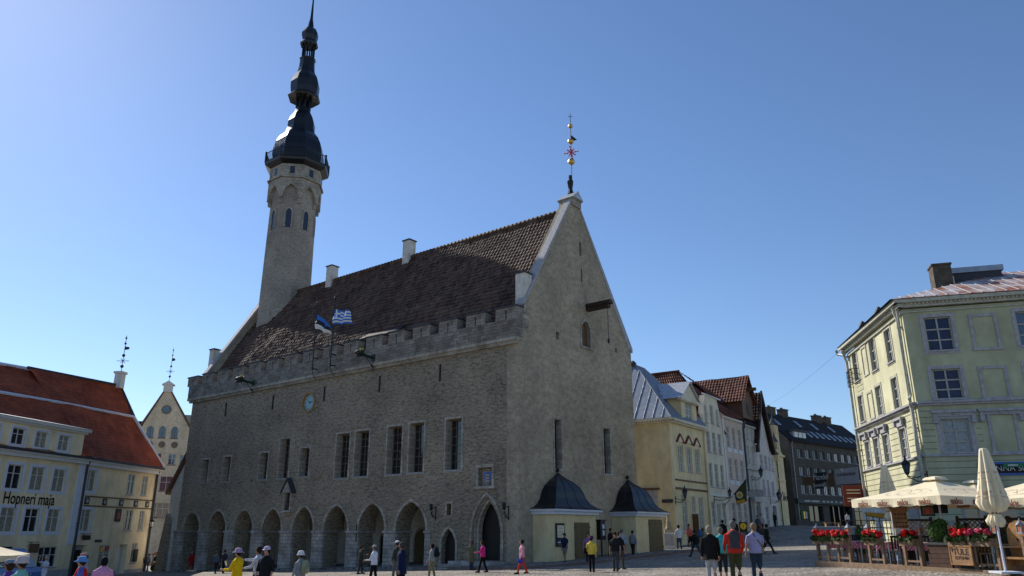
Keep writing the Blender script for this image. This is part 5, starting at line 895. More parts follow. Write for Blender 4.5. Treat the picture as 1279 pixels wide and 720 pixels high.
pi_ = [TF.w(x, 0) for x in (29.5, 31, 33, 35, 36.25)]+[GF.w(t, 0) for t in (1, 3, 5, 7, 9, 11, 13.3)]+[SF.w(t, 0) for t in (-4, 0, 4, 7, 11, 16, 21, 26.5, 30)]
po_ = [TF.w(x, y) for x, y in ((29.5, -1.3), (31, -1.6), (33, -2.2), (35.5, -3), (38.5, -3.2))]+[GF.w(t, -4.2) for t in (0, 2.2, 4.5, 6.8, 9, 11.2, 13.5)]+[SF.w(t, -1.8) for t in (-2, 1, 4, 7, 11, 16, 21, 26.5, 30)]
strip('pavement', pi_, po_, .12, ['flags_stone', 'kerb'])
a = MB()       # arcade floor and plinth in front of the piers
fl = [(x, y) for x in (.9,) for y in (0,)]
for i in range(14):
    x0 = .9+i*2.04; x1 = x0+2.04; P_ = [TF.w(x0, -.9), TF.w(x1, -.9), TF.w(x1, 5), TF.w(x0, 5)]; a.slab([(p.x, p.y, ground(p.x, p.y)+.1) for p in P_], .3)
o = a.build('arcade_pavement', 'flags_stone'); o['kind'] = 'structure'
# ------------------------------------------------------------------ people
COLM = {}
def cm(c, r=.85):
    k = tuple(round(v, 3) for v in c)
    if k not in COLM: COLM[k] = M('cloth_%d' % len(COLM), c, r, n=(5, .25), b=(11, .9), spec=.12)
    return COLM[k]
SKIN = M('skin', (.42, .22, .14), .55, n=None, b=None); SKIN2 = M('skin_tan', (.3, .15, .09), .55, n=None, b=None)
def vrem(mb, mats, vox, name, smooth=2):
    o = mb.build('tmp', mats); md = o.modifiers.new('r', 'REMESH'); md.mode = 'VOXEL'; md.voxel_size = vox; md.use_smooth_shade = True
    if smooth: sm = o.modifiers.new('s', 'SMOOTH'); sm.factor = .5; sm.iterations = smooth
    me = evalmesh(o, name); bpy.data.objects.remove(o); me.materials.clear()
    for m in mats: me.materials.append(m)
    return me
def ell(c, rx, ry, n=12): return [(c[0]+rx*math.cos(2*math.pi*i/n), c[1]+ry*math.sin(2*math.pi*i/n), c[2]) for i in range(n)]
def rotx(v, a): return Vector((v.x, v.y*math.cos(a)-v.z*math.sin(a), v.y*math.sin(a)+v.z*math.cos(a)))
def person(loc, face, H, label, top=(.3, .3, .3), bottom=(.05, .05, .07), hair=(.03, .02, .015), sleeves=1.0, legs='trousers', stride=.15, arms=((.1, .15), (.1, .15)), hat=None, hatc=(.6, .6, .6), hairl='short', shoes=(.03, .03, .03), skin=None, build_=1.0, lean=0, hem=.5, nod=0, group=None, vox=None, seated=False, vest=None, tuck=False):
    """body faces local +y; arms = (swing forward, elbow bend) per side; sleeves 1 long .35 short"""
    skin = skin or SKIN; t = thing('person', label, 'person', loc, R(-face), group); D = math.hypot(loc[0], loc[1]); vox = vox or (.016 if D < 32 else .02 if D < 50 else .026)
    hipz = .52*H; u = H/1.75; b_ = build_
    if seated: hipz = .5
    hipc = Vector((0, 0, hipz)); leg = []
    for s_, k in ((-1, stride), (1, -stride)):
        hp_ = hipc+Vector((s_*.09*u, 0, 0))
        if seated: kn = hp_+Vector((s_*.05, .42*u, .03)); an = kn+Vector((0, .02, -.42*u))
        else:
            a1 = k; kn = hp_+rotx(Vector((0, 0, -.245*H)), a1+.06); a2 = a1-.05 if k > 0 else a1-.25*abs(k)*2; an = kn+rotx(Vector((0, 0, -.235*H)), a2)
        leg.append((hp_, kn, an))
    low = min(l[2].z for l in leg)-.055*H/1.75
    dz = -low
    sh = Vector((0, 0, 0)); L_ = lambda v: rotx(v-hipc, -lean)+hipc
    nk = L_(hipc+Vector((0, .0, .30*H))); shz = .262*H; arm = []
    for s_, (sw, el) in zip((-1, 1), arms):
        s0 = L_(hipc+Vector((s_*.108*H*(b_*.5+.5), 0, shz))); e0 = s0+rotx(Vector((s_*.034*H, 0, -.168*H)), sw); f0 = e0+rotx(Vector((-s_*.02*H*(el > .6), 0, -.145*H)), sw+el); arm.append((s0, e0, f0))
    tor = [(0, .092, .066, .0), (.04, .098, .068, 0), (.09, .086, .060, 0), (.15, .088, .062, .004), (.21, .102, .068, .004), (.245, .104, .062, 0), (.27, .094, .054, 0), (.292, .07, .045, 0), (.31, .045, .038, 0), (.325, .036, .034, 0)]
    def torso(mb, g, z0=-.04, z1=1):
        rs = []
        for z, rx, ry, y in [(-.045, .088, .066, -.003)]+tor:
            if z < z0 or z > z1: continue
            c = L_(hipc+Vector((0, y*H, z*H))); rs.append(ell(c, (rx*H*b_)+g, (ry*H*b_**1.5)+g))
        mb.loft(rs)
    up = Vector((0, 0, dz)); B = MB(); torso(B, 0)
    for h0, k0, a0 in leg:
        B.tube([h0+Vector((0, 0, .03)), h0.lerp(k0, .5), k0, k0.lerp(a0, .35), a0], [.078*u*b_, .066*u*b_, .052*u, .052*u, .038*u], 10)
        B.tube([a0+Vector((0, -.06*u, -.03*u)), a0+Vector((0, .06*u, -.03*u)), a0+Vector((0, .17*u, -.04*u))], [.036*u, .042*u, .028*u], 8)
    for s0, e0, f0 in arm:
        B.tube([s0+Vector((0, 0, -.005)), s0.lerp(e0, .5), e0, e0.lerp(f0, .4), f0], [.044*u, .04*u, .034*u, .033*u, .024*u], 8)
        dr = (f0-e0).normalized(); B.tube([f0, f0+dr*.05*u, f0+dr*.085*u], [.024*u, .036*u, .03*u], 8)
    hd = L_(hipc+Vector((0, .018*H, .40*H)))+Vector((0, .02*nod, -.01*nod)); B.tube([nk+Vector((0, 0, -.03)), hd+Vector((0, -.01, -.04))], [.052*u, .05*u], 8)
    B.ball(hd+Vector((0, -.008, .018)), .098*u, 0, 14, 10, (.8, .98, 1.08)); B.ball(hd+Vector((0, .03*u, -.05*u)), .062*u, 0, 12, 8, (.9, .9, 1)); B.tube([hd+Vector((0, .085*u, .02*u)), hd+Vector((0, .115*u, -.02*u))], [.01*u, .018*u], 6)
    for s_ in (-1, 1): B.ball(hd+Vector((s_*.08*u, -.01, 0)), .024*u, 0, 6, 5, (.5, 1, 1.3))
    me = vrem(B, [skin], vox, 'body', 1)
    X = MB()                                   # fingers, eyes, brows, lips join the same skin
    for s_, (s0, e0, f0) in zip((-1, 1), arm):
        dr = (f0-e0).normalized(); side = dr.cross(Vector((1, 0, 0))); side = side.normalized() if side.length > .1 else Vector((0, 1, 0)); pal = dr.cross(side)*s_
        for i, ln in enumerate((.062, .075, .07, .055)):
            q0 = f0+dr*.075*u+side*(.024-.016*i)*u; X.tube([q0, q0+dr*ln*.5*u+pal*.004, q0+dr*ln*.85*u+pal*.02*u, q0+dr*ln*.95*u+pal*.035*u], [.0095*u, .009*u, .008*u, .006*u], 5)
        q0 = f0+dr*.03*u+side*.03*u; X.tube([q0, q0+dr*.03*u+side*.02*u, q0+dr*.06*u+side*.015*u], [.012*u, .01*u, .008*u], 5)
    for s_ in (-1, 1): X.ball(hd+Vector((s_*.032*u, .083*u, .012*u)), .013*u, 1, 6, 4, (1.2, .6, .7)); X.tube([hd+Vector((s_*.018*u, .09*u, .036*u)), hd+Vector((s_*.05*u, .078*u, .036*u))], .005*u, 4, 1)
    X.tube([hd+Vector((-.022*u, .082*u, -.05*u)), hd+Vector((.022*u, .082*u, -.05*u))], .006*u, 4, 2)
    bm = bmesh.new(); bm.from_mesh(me); xm = X.mesh('x', [skin]); bm.from_mesh(xm); me2 = bpy.data.meshes.new('body'); bm.to_mesh(me2); bm.free(); bpy.data.meshes.remove(xm)
    me2.materials.clear()
    for m in (skin, cm((.02, .015, .01)), cm((.25, .07, .06))): me2.materials.append(m)
    def put(me, name):
        o = bpy.data.objects.new(name, me); COL.objects.link(o); o.parent = t; o.location = (0, 0, dz); return o
    put(me2, 'body')
    G = MB(); g = .017                          # upper garment
    rs = []; hz = {'trousers': -.045}.get(legs, -.045); hz = min(hz, .5-hem if hem > .5 else -.03)
    for z, rx, ry, y in ([(hz-.02, .1, .078, 0)] if hz < -.05 else [])+[(-.03, .094, .072, 0)]+tor:
        c = L_(hipc+Vector((0, y*H, z*H))); rs.append(ell(c, rx*H*b_+g+.006, ry*H*b_**1.5+g+.004))
    if hem > .55:
        c = L_(hipc+Vector((0, 0, -(hem-.5)*H*.8))); rs.insert(0, ell(c, .112*H*b_+g, .09*H*b_+g))
    G.loft(rs)
    for s0, e0, f0 in arm:
        w_ = s0.lerp(e0, .0)
        if sleeves > .6: G.tube([s0+Vector((0, 0, .0)), s0.lerp(e0, .5), e0, e0.lerp(f0, .5), e0.lerp(f0, .97)], [.06*u, .057*u, .05*u, .047*u, .04*u], 8)
        elif sleeves > 0: G.tube([s0, s0.lerp(e0, sleeves*2)], [.06*u, .058*u], 8)
    put(vrem(G, [cm(top)], vox, 'shirt', 5), 'jacket' if sleeves > .6 else 'shirt')
    if vest:
        V = MB(); rs = []
        for z, rx, ry, y in tor[1:-1]: c = L_(hipc+Vector((0, y*H, z*H))); rs.append(ell(c, rx*H*b_*.86+g+.012, ry*H*b_**1.5+g+.026))
        V.loft(rs); put(vrem(V, [cm(vest)], vox, 'back_panel', 1), 'back_panel')
    P = MB()                                    # trousers, shorts or skirt
    if legs == 'skirt':
        P.loft([ell(hipc+Vector((0, 0, -.27*H)), .13*H, .1*H), ell(hipc+Vector((0, 0, -.1*H)), .11*H, .088*H), ell(hipc+Vector((0, 0, .05*H)), .088*H*b_+.008, .066*H+.008)])
    else:
        P.loft([ell(hipc+Vector((0, 0, -.06*H)), .098*H*b_+.006, .075*H*b_+.004), ell(hipc+Vector((0, 0, .0)), .1*H*b_+.008, .076*H*b_+.006), ell(hipc+Vector((0, 0, .06*H)), .088*H*b_+.012, .064*H*b_**1.5+.012)])
        end = {'trousers': 1.04, 'capri': .55, 'shorts': -1}[legs]
        for h0, k0, a0 in leg:
            if end > 0: P.tube([h0, h0.lerp(k0, .5), k0, k0.lerp(a0, .5*end), k0.lerp(a0, end)], [.094*u*b_, .084*u*b_, .07*u, .064*u, .058*u], 10)
            else: P.tube([h0, h0.lerp(k0, .5), h0.lerp(k0, .9)], [.094*u*b_, .088*u*b_, .082*u], 10)
    put(vrem(P, [cm(bottom)], vox, 'trousers', 4), {'skirt': 'skirt', 'shorts': 'shorts'}.get(legs, 'trousers'))
    for h0, k0, a0 in leg:
        Sx = MB(); Sx.tube([a0+Vector((0, -.075*u, -.018*u)), a0+Vector((0, .04*u, -.012*u)), a0+Vector((0, .14*u, -.028*u)), a0+Vector((0, .2*u, -.038*u))], [.04*u, .052*u, .044*u, .02*u], 8); o = Sx.build('shoe', cm(shoes), t, True); o.location = (0, 0, dz)
    Hh = MB()
    if hairl != 'bald':
        Hh.ball(hd+Vector((0, -.026*u, .026*u)), .11*u, 0, 14, 9, (.88, .95, 1.02)); Hh.ball(hd+Vector((0, -.045*u, -.03*u)), .078*u, 0, 12, 8, (.95, .75, 1))
        if hairl == 'bob': Hh.ball(hd+Vector((0, -.035*u, -.015*u)), .1*u, 0, 12, 8, (1.0, .75, 1.15))
        if hairl == 'long': Hh.ball(hd+Vector((0, -.035*u, -.02*u)), .095*u, 0, 12, 8, (.95, .75, 1.2)); Hh.tube([hd+Vector((0, -.08*u, 0)), hd+Vector((0, -.1*u, -.14*u)), hd+Vector((0, -.11*u, -.3*u))], [.05*u, .045*u, .02*u], 8)
        if hairl == 'bun': Hh.ball(hd+Vector((0, -.12*u, .05*u)), .05*u, 0, 8, 6)
        put(Hh.mesh('hair', cm(hair), True), 'hair')
    if hat:
        Q = MB(); c = hd+Vector((0, -.008*u, .05*u)); 
        if hat == 'cap': Q.loft([ell(c+Vector((0, 0, z*u)), r*.86*u, r*u, 14) for z, r in ((-.02, .112), (.02, .115), (.06, .1), (.085, .05), (.09, .01))]); Q.add([c+Vector((x*u, y*u, z*u)) for x, y, z in ((-.08, .085, -.012), (.08, .085, -.012), (.065, .17, -.035), (0, .19, -.03), (-.065, .17, -.035), (-.08, .085, .002), (.08, .085, .002), (.065, .17, -.025), (0, .19, -.02), (-.065, .17, -.025))], [(4, 3, 2, 1, 0), (5, 6, 7, 8, 9), (0, 1, 6, 5), (1, 2, 7, 6), (2, 3, 8, 7), (3, 4, 9, 8), (4, 0, 5, 9)])
        else:
            br = .2 if hat == 'sun' else .155; dn = -.055 if hat == 'bucket' else -.045
            Q.loft([ell(c+Vector((0, 0, z*u)), r*.95*u, r*u, 18) for z, r in ((dn, br), (dn+.008, br+.002), (-.005, .122), (.05, .113), (.085, .095), (.1, .05), (.103, .01))])
        put(Q.mesh('hat', cm(hatc), True), 'hat')
    return t, hd, up, arm, dz, u
def at(px, D, dz=0): x, y, z = onground(px, D); return Vector((x, y, z+dz))
def PP(px, py, D, face, label, Hmin=1.5, Hmax=1.86, dz=0, hatx=.0, **k):
    p = at(px, D, dz); H = topz(px, py, D)-p.z-hatx; H = max(Hmin, min(Hmax, H)); print('person', px, py, round(H, 2), label[:30]); return person(p, face, H, label, **k)
def backpack(t, hd, dz, face, label, c, H=1.7):
    m = t.location+Vector((0, 0, 0)); a = MB(); rs = []
    for z, rx, ry, y in ((0, .13, .06, 0), (.06, .15, .085, -.01), (.25, .15, .09, -.01), (.38, .12, .07, 0), (.42, .06, .03, .01)): rs.append(ell(Vector((0, y, z)), rx, ry, 10))
    a.loft(rs); a.box(-.09, .09, -.12, -.06, .05, .2); o = a.build('backpack', cm(c), None, True); tag(o, label, 'backpack'); q = Vector((0, -.2, H*.56)); q.rotate(Matrix.Rotation(R(-face), 3, 'Z')); o.location = t.location+q; o.rotation_euler = (0, 0, R(-face)); return o
def handbag(t, face, side, z, label, c, kind='bag', fwd=0, s=1.0):
    a = MB().loft([ell(Vector((0, 0, zz*s)), rx*s, ry*s, 10) for zz, rx, ry in ((0, .09, .04), (.04, .12, .055), (.15, .11, .05), (.2, .07, .02))]); a.tube([(-.08*s, 0, .17*s), (-.05*s, 0, .33*s), (.05*s, 0, .33*s), (.08*s, 0, .17*s)], .01, 5); o = a.build(kind.replace(' ', '_'), cm(c), None, True); tag(o, label, kind); q = Vector((side, fwd, z)); q.rotate(Matrix.Rotation(R(-face), 3, 'Z')); o.location = t.location+q; o.rotation_euler = (0, 0, R(90-face)); return o
W_ = (.03, .03, .035); DEN = (.05, .08, .15)
# the four at the front right
r = PP(886, 655, 24.5, 8, 'grey haired person from behind in a long black jacket and pale grey trousers', top=(.015, .015, .015), bottom=(.42, .42, .43), hair=(.3, .26, .2), arms=((.1, .15), (.1, .2)), stride=.05, build_=1.12, hem=.6, nod=.5)
r = PP(900, 657, 26.5, 10, 'short haired person from behind in a turquoise top and dark cropped trousers', top=(.05, .42, .4), bottom=(.03, .03, .03), hair=(.19, .16, .12), sleeves=.4, legs='capri', arms=((.1, .2), (.3, .8)), shoes=(.12, .06, .04), stride=.12, build_=1.05)
r = PP(916, 649, 24, 2, 'person from behind in a red jacket with dark grey back panel and olive trousers', top=(.55, .035, .02), vest=(.06, .06, .065), bottom=(.07, .065, .025), hair=(.17, .16, .145), arms=((.2, .7), (.2, .6)), stride=.04, build_=1.12)
r = PP(942, 652, 24.4, -4, 'fair haired person from behind in a pale lilac short sleeved shirt and dark jeans', top=(.36, .34, .52), bottom=(.03, .05, .075), hair=(.27, .18, .1), sleeves=.42, arms=((.1, .3), (.25, .9)), stride=.06, build_=1.12)
handbag(r[0], -4, .2, .85, 'tan shoulder bag at the right hip of the lilac shirt', (.35, .25, .12), 'shoulder bag')
a = MB().tube([(-.1, -.13, 1.42), (.05, -.15, 1.2), (.2, -.1, 1.02)], .012, 4).tube([(-.1, -.13, 1.42), (-.08, 0, 1.5), (-.02, .12, 1.35)], .012, 4); o = a.build('bag_strap', 'black'); tag(o, 'thin black bag strap across the back of the lilac shirt', 'strap'); o.location = r[0].location; o.rotation_euler = r[0].rotation_euler
# middle of the square
PP(957, 652, 43, 100, 'person in dark clothes striding right past the group of four', top=(.02, .02, .018), bottom=(.02, .025, .03), stride=.45, arms=((.3, .3), (-.3, .2)), lean=.06)
r = PP(950, 653, 44, 60, 'person with brown hair and olive coat walking beside a dark strider', top=(.06, .05, .03), bottom=(.03, .03, .03), hair=(.2, .1, .05), hairl='bob', stride=.25); handbag(r[0], 60, .25, .6, 'white carrier bag swinging from a hand beside the dark strider', (.7, .7, .7), 'carrier bag')
r = PP(868, 659, 44, -30, 'person in dark jacket striding away with one leg stretched behind', top=(.015, .015, .02), bottom=(.03, .05, .08), stride=.5, arms=((.4, .4), (-.2, .5)), lean=.08); handbag(r[0], -30, -.3, .8, 'black shoulder bag of the striding dark figure', (.01, .01, .01), 'shoulder bag', s=1.4)
r = PP(878, 661, 47, 60, 'brown haired person with a blue backpack behind the grey haired one', top=(.25, .18, .1), bottom=(.1, .09, .08), hair=(.15, .08, .05), hairl='bob'); backpack(r[0], 0, 0, 60, 'blue backpack between the striding figure and the black jacket', (.05, .15, .3))
r = PP(848, 655, 54, -10, 'person from behind in a white tee shirt and jeans by the yellow house', top=(.62, .64, .72), bottom=DEN, sleeves=.45, arms=((.1, .3), (.1, .3)))
PP(861, 654, 57, 150, 'seated looking person in red and white at the yellow house door', top=(.45, .12, .1), bottom=(.05, .05, .06), hairl='long', hair=(.05, .03, .02))
for px, py, D, f, lab, kw in ((790, 662, 49, 30, 'person from behind in a grey jacket holding a white stick by the far kiosk', dict(top=(.25, .25, .28), bottom=W_, hat='cap', hatc=(.05, .05, .06))), (777, 660, 46, 160, 'person in pale checked shirt, jeans and grey hat by the far kiosk', dict(top=(.35, .42, .5), bottom=DEN, hat='cap', hatc=(.2, .2, .2), sleeves=.9)), (763, 659, 49.2, 140, 'person in dark brown standing behind by the payphone', dict(top=(.03, .02, .02), bottom=W_))):
    r = PP(px, py, D, f, lab, **kw)
    if 'stick' in lab: o = MB().tube([(0, 0, 0), (0, 0, .9), (.05, 0, .95)], .015, 5).build('walking_stick', 'white'); tag(o, 'white walking stick beside the grey jacket', 'walking stick'); o.location = r[0].location+Vector((.35, -.2, 0))
PP(768, 664, 34.5, -160, 'person in black tee shirt, dark cap and charcoal trousers', top=(.02, .02, .022), bottom=(.06, .065, .07), hat='cap', hatc=(.02, .02, .02), sleeves=.42, arms=((.1, .2), (.05, .15)), stride=.08)
PP(773.5, 663, 35.6, 150, 'person in black shirt and olive trousers half hidden behind a friend in a cap', top=(.015, .015, .015), bottom=(.09, .08, .05), sleeves=.42)
r = PP(738.5, 671, 34.5, 10, 'person from behind in a yellow jumper, purple hat and black trousers', top=(.75, .55, .08), bottom=(.01, .01, .012), hat='bucket', hatc=(.1, .04, .09), sleeves=1, hatx=.02, arms=((.3, .9), (.3, .9))); handbag(r[0], 10, -.28, .75, 'black handbag on the left arm of the yellow jumper', (.01, .01, .01), 'handbag', s=1.3)
PP(734.5, 665, 42, -170, 'person with dark hair facing the square behind the yellow jumper', top=(.3, .15, .3), bottom=W_, hairl='bob')
PP(705.5, 665, 43, -150, 'person in navy polo shirt, grey shorts and cap walking past the near kiosk', top=(.015, .02, .05), bottom=(.2, .19, .17), legs='shorts', sleeves=.42, hat='cap', hatc=(.04, .05, .07), arms=((.4, .4), (-.2, .3)), stride=.22, skin=SKIN2, dz=.1)
r = PP(652.5, 674, 36, -100, 'dark haired person in pink blouse and bright red trousers', top=(.8, .36, .42), bottom=(.68, .06, .03), hair=(.03, .02, .02), hairl='bun', arms=((.1, .3), (-.1, .5)), stride=.3); handbag(r[0], -100, -.18, .45, 'small blue bag swinging from the hand of the pink blouse', (.04, .08, .5), 'handbag', fwd=.12)
PP(604, 676, 39, -80, 'person in magenta cardigan and black trousers looking down', top=(.65, .03, .22), bottom=(.01, .01, .012), arms=((.4, 1.2), (.4, 1.2)), stride=.25, nod=1)
PP(590, 678, 42, 20, 'person from behind with long ponytail in an olive dress', top=(.12, .12, .07), bottom=(.04, .05, .08), hair=(.12, .06, .04), hairl='long', sleeves=.45, hem=.78, stride=.1)
r = PP(541.5, 679, 36, -75, 'dark haired person in grey top and khaki trousers with a backpack', top=(.3, .31, .3), bottom=(.25, .2, .11), hair=(.015, .012, .012), hairl='bob', arms=((.1, .5), (.1, .5))); backpack(r[0], 0, 0, -75, 'black backpack on the grey top in front of the small arched door', (.015, .015, .02), 1.6)
PP(504, 675.5, 27, -80, 'person in a navy blue jacket standing in profile', top=(.01, .018, .06), bottom=(.01, .01, .015), hair=(.06, .05, .045), arms=((-.05, .15), (.1, .2)), build_=1.12, hem=.62, skin=SKIN2)
PP(498, 674.5, 36, -60, 'person in a white cap and dark camouflage top half hidden behind the navy jacket', top=(.05, .05, .04), bottom=(.12, .12, .11), hat='cap', hatc=(.75, .75, .75), arms=((.1, .2), (.1, .2)))
r = PP(470, 680, 34, -70, 'person in white shirt, cream cap and black trousers holding a camera', top=(.7, .71, .78), bottom=(.01, .01, .012), hat='cap', hatc=(.45, .42, .35), arms=((.3, 1.2), (.3, 1.2)), hair=(.1, .1, .1)); 
o = MB().box(-.07, .07, -.04, .04, 0, .1).tube([(0, .03, .05), (0, .12, .05)], [.04, .045], 8).build('camera', 'black'); tag(o, 'black camera held at the waist of the white shirt', 'camera'); q = Vector((0, .38, 1.05)); q.rotate(Matrix.Rotation(R(70), 3, 'Z')); o.location = r[0].location+q; o.rotation_euler = (0, 0, R(70))
PP(453, 682.5, 44, 80, 'person in dark olive clothes talking with one hand raised', top=(.05, .05, .035), bottom=(.035, .035, .03), arms=((.1, .2), (.5, 1.4)), hair=(.03, .02, .02))
r = PP(379.5, 686.5, 26, -60, 'person in grey sweater and white bucket hat looking left', top=(.3, .3, .32), bottom=(.03, .03, .04), hat='bucket', hatc=(.75, .73, .7), hatx=.02, sleeves=1, arms=((.1, .3), (0, .2)), skin=SKIN2); backpack(r[0], 0, 0, -60, 'cream and blue backpack on the grey sweater', (.3, .32, .2), 1.55)
PP(337, 681, 25, -165, 'person in black tee shirt and pale visor facing the camera', top=(.015, .015, .018), bottom=(.04, .04, .05), hat='cap', hatc=(.6, .5, .65), sleeves=.6, arms=((.1, .3), (.1, .3)), build_=1.1, hair=(.02, .015, .015))
PP(327, 681, 27, -90, 'person in white shirt with blue sleeves pointing to the left', top=(.5, .52, .56), bottom=(.04, .04, .05), arms=((.5, .9), (1.35, .25)), hair=(.02, .015, .015), skin=SKIN2)
r = PP(302, 683, 26, -75, 'person in bright yellow coat and pale lilac sun hat looking at a phone', top=(.85, .52, .01), bottom=(.2, .16, .1), hat='sun', hatc=(.45, .32, .42), hatx=.02, arms=((.4, 1.2), (.4, 1.2)), hem=.75, build_=1.08)
o = MB().box(-.04, .04, -.006, .006, 0, .15).build('phone', 'frame_white'); tag(o, 'white phone held up by the yellow coat', 'phone'); q = Vector((0, .42, 1.2)); q.rotate(Matrix.Rotation(R(75), 3, 'Z')); o.location = r[0].location+q; o.rotation_euler = (R(-20), 0, R(75))
PP(284.5, 686, 56, 10, 'person from behind in dark shirt and trousers, right of a strolling pair', top=(.03, .03, .045), bottom=(.01, .01, .015), sleeves=.5)
PP(275, 688, 56, 15, 'person from behind in denim jacket, left of a strolling pair', top=(.07, .09, .13), bottom=(.015, .015, .02), hair=(.1, .06, .04))
PP(244.5, 691, 66, 180, 'person in a scarlet costume and white cap in the shade of an arch', top=(.5, .02, .02), bottom=(.4, .02, .02), legs='skirt', hat='cap', hatc=(.6, .6, .6))
# left foreground
PP(137, 694, 23, -20, 'black haired person in a pink patterned hooded jacket', top=(.72, .32, .5), bottom=(.05, .05, .07), hair=(.01, .01, .012), hairl='bob', build_=1.15)
r = PP(110.5, 693, 22, -110, 'person in blue patterned sun hat and red sleeveless vest', top=(.12, .14, .45), vest=(.6, .02, .02), bottom=(.05, .05, .06), hat='sun', hatc=(.16, .32, .6), hatx=.02, arms=((.2, .3), (.9, .6)))
PP(112, 688, 25, -100, 'person in a brownish cap directly behind the blue sun hat', top=(.3, .3, .35), bottom=(.05, .05, .05), hat='cap', hatc=(.35, .2, .2))
PP(65, 693.5, 48, -170, 'person in white top and trousers shading the eyes with a raised arm', top=(.5, .53, .6), bottom=(.6, .62, .68), sleeves=.4, arms=((.4, 1.3), (1.7, 1.5)), hair=(.4, .38, .34))
r = PP(37, 692, 18.5, -95, 'person in mint green jacket and floral bucket hat raising a hand to the face', top=(.22, .48, .4), bottom=(.05, .05, .07), hat='bucket', hatc=(.62, .5, .5), hatx=.02, arms=((.9, 1.7), (.3, .5)), skin=SKIN2); backpack(r[0], 0, 0, -95, 'grey and lilac backpack on the mint green jacket', (.28, .26, .33), 1.6)
PP(22, 697, 19.5, -95, 'person in blue visor cap and purple jacket in profile', top=(.13, .06, .28), bottom=(.05, .05, .07), hat='cap', hatc=(.2, .27, .38), skin=SKIN2, hair=(.04, .02, .015), hairl='bob')
PP(2, 699, 18.5, -150, 'person in pale turquoise hat and red jacket at the left edge', top=(.55, .05, .03), bottom=(.05, .05, .05), hat='sun', hatc=(.35, .62, .62))
for px, py, f, lab, kw in ((183, 695.5, 20, 'person in navy jacket at the mouth of the left lane', dict(top=(.02, .03, .07), bottom=(.02, .02, .03))), (191, 695, 30, 'person in grey top and hat between two others at the left lane', dict(top=(.22, .2, .22), bottom=(.12, .08, .05), hat='cap', hatc=(.1, .1, .12))), (200.5, 691.5, 180, 'person in black top and long white trousers at the left lane', dict(top=(.02, .02, .02), bottom=(.65, .65, .66), hair=(.3, .25, .2), arms=((.2, .8), (.2, .8))))):
    PP(px, py, 70, f, lab, **kw)
# up the street
PP(903.5, 647, 60, 20, 'dark brown standing figure left of the hatted figure by the pub', top=(.015, .012, .01), bottom=(.015, .012, .01), Hmax=1.9, hem=.75, hair=(.015, .012, .01), skin=SKIN2)
PP(918.5, 644.5, 61, 0, 'dark figure in a broad hat seen over the heads of the group', top=(.02, .015, .012), bottom=(.02, .015, .012), hat='sun', hatc=(.02, .015, .012), Hmax=1.9)
PP(948, 643, 69, 170, 'person in blue grey top by the white gabled house', top=(.06, .08, .12), bottom=(.03, .03, .05)); PP(952.5, 641, 72, 190, 'person in pale pink top by the white gabled house', top=(.5, .36, .35), bottom=(.04, .04, .06))
PP(969, 640, 80, 200, 'figure in black standing in the doorway at the end of the white row', top=(.015, .015, .015), bottom=(.015, .015, .015)); PP(1061, 638, 100, 0, 'person in white shirt from behind near the dark block shops', top=(.5, .5, .5), bottom=(.06, .06, .08))
# ------------------------------------------------------------------ cafe terrace
FF = Frame((11.8, 30.5), 164); PZ = .48
dk = MB().box(-.35, 13.5, 0, 7.4, .1, PZ-.02).build('terrace_deck', 'woodgrey'); tag(dk, 'low grey wooden terrace deck under the cafe', 'deck'); dk.location = FF.w(0, 0, 0); dk.rotation_euler = (0, 0, FF.rot)
kb = MB().box(-.4, 4.2, -.14, -.002, .12, PZ+.03).box(4.22, 13.5, -.14, -.002, .12, PZ+.03).box(-.4, -.3, -.0, 7.4, .12, PZ+.03).build('terrace_kerb', 'woodgrey'); tag(kb, 'weathered timber beam edging the cafe terrace', 'kerb beam'); kb.location = FF.w(0, 0, 0); kb.rotation_euler = (0, 0, FF.rot)
def fx(px): return FF.hit(px, 690)[0]
def lantern(P, label, h=.36):
    t = thing('post_lantern', label, 'lantern', P, FF.rot, 'small post lanterns along the terrace'); MB().box(-.07, .07, -.07, .07, .05, .24).build('lantern_glass', 'terracotta', t)
    a = MB().box(-.08, .08, -.08, .08, 0, .05).loft([ell(Vector((0, 0, z)), r, r, 8) for z, r in ((.24, .12), (.33, .05), (.36, .02), (.42, .015))])
    for x in (-.07, .07):
        for y in (-.07, .07): a.box(x-.012, x+.012, y-.012, y+.012, .05, .24)
    a.build('lantern_frame', 'zinc', t)
def geranium(P, w, label, pet, rng=random):
    t = thing('geraniums', label, 'flowers', P, FF.rot, 'geraniums in the terrace flower boxes'); a = MB(); b = MB()
    for i in range(int(130*w)+40):
        x, y, z = rng.uniform(-w/2, w/2), rng.uniform(-.16, .13), rng.uniform(-.1, .14); s = .05; d = Vector((rng.gauss(0, 1), rng.gauss(0, 1), rng.gauss(0, 1))).normalized(); e = d.orthogonal()*s; f = d.cross(e); c = Vector((x, y-(.1 if z < 0 else 0), z)); a.add([c-e-f, c+e-f*.6, c+e*.6+f, c-e*.8+f], [(0, 1, 2, 3)], i % 2)
    for i in range(int(26*w)+9):
        c0 = Vector((rng.uniform(-w/2, w/2), rng.uniform(-.18, .12), rng.uniform(.08, .22)))
        for k in range(14):
            d = Vector((rng.gauss(0, 1), rng.gauss(0, 1), rng.gauss(0, 1))).normalized(); c = c0+d*.055; e = d.orthogonal()*.03; f = d.cross(e); b.add([c-e-f, c+e-f, c+e+f, c-e+f], [(0, 1, 2, 3)])
    a.build('leaves', ['leaf', 'leaf2'], t); b.build('blooms', pet, t)
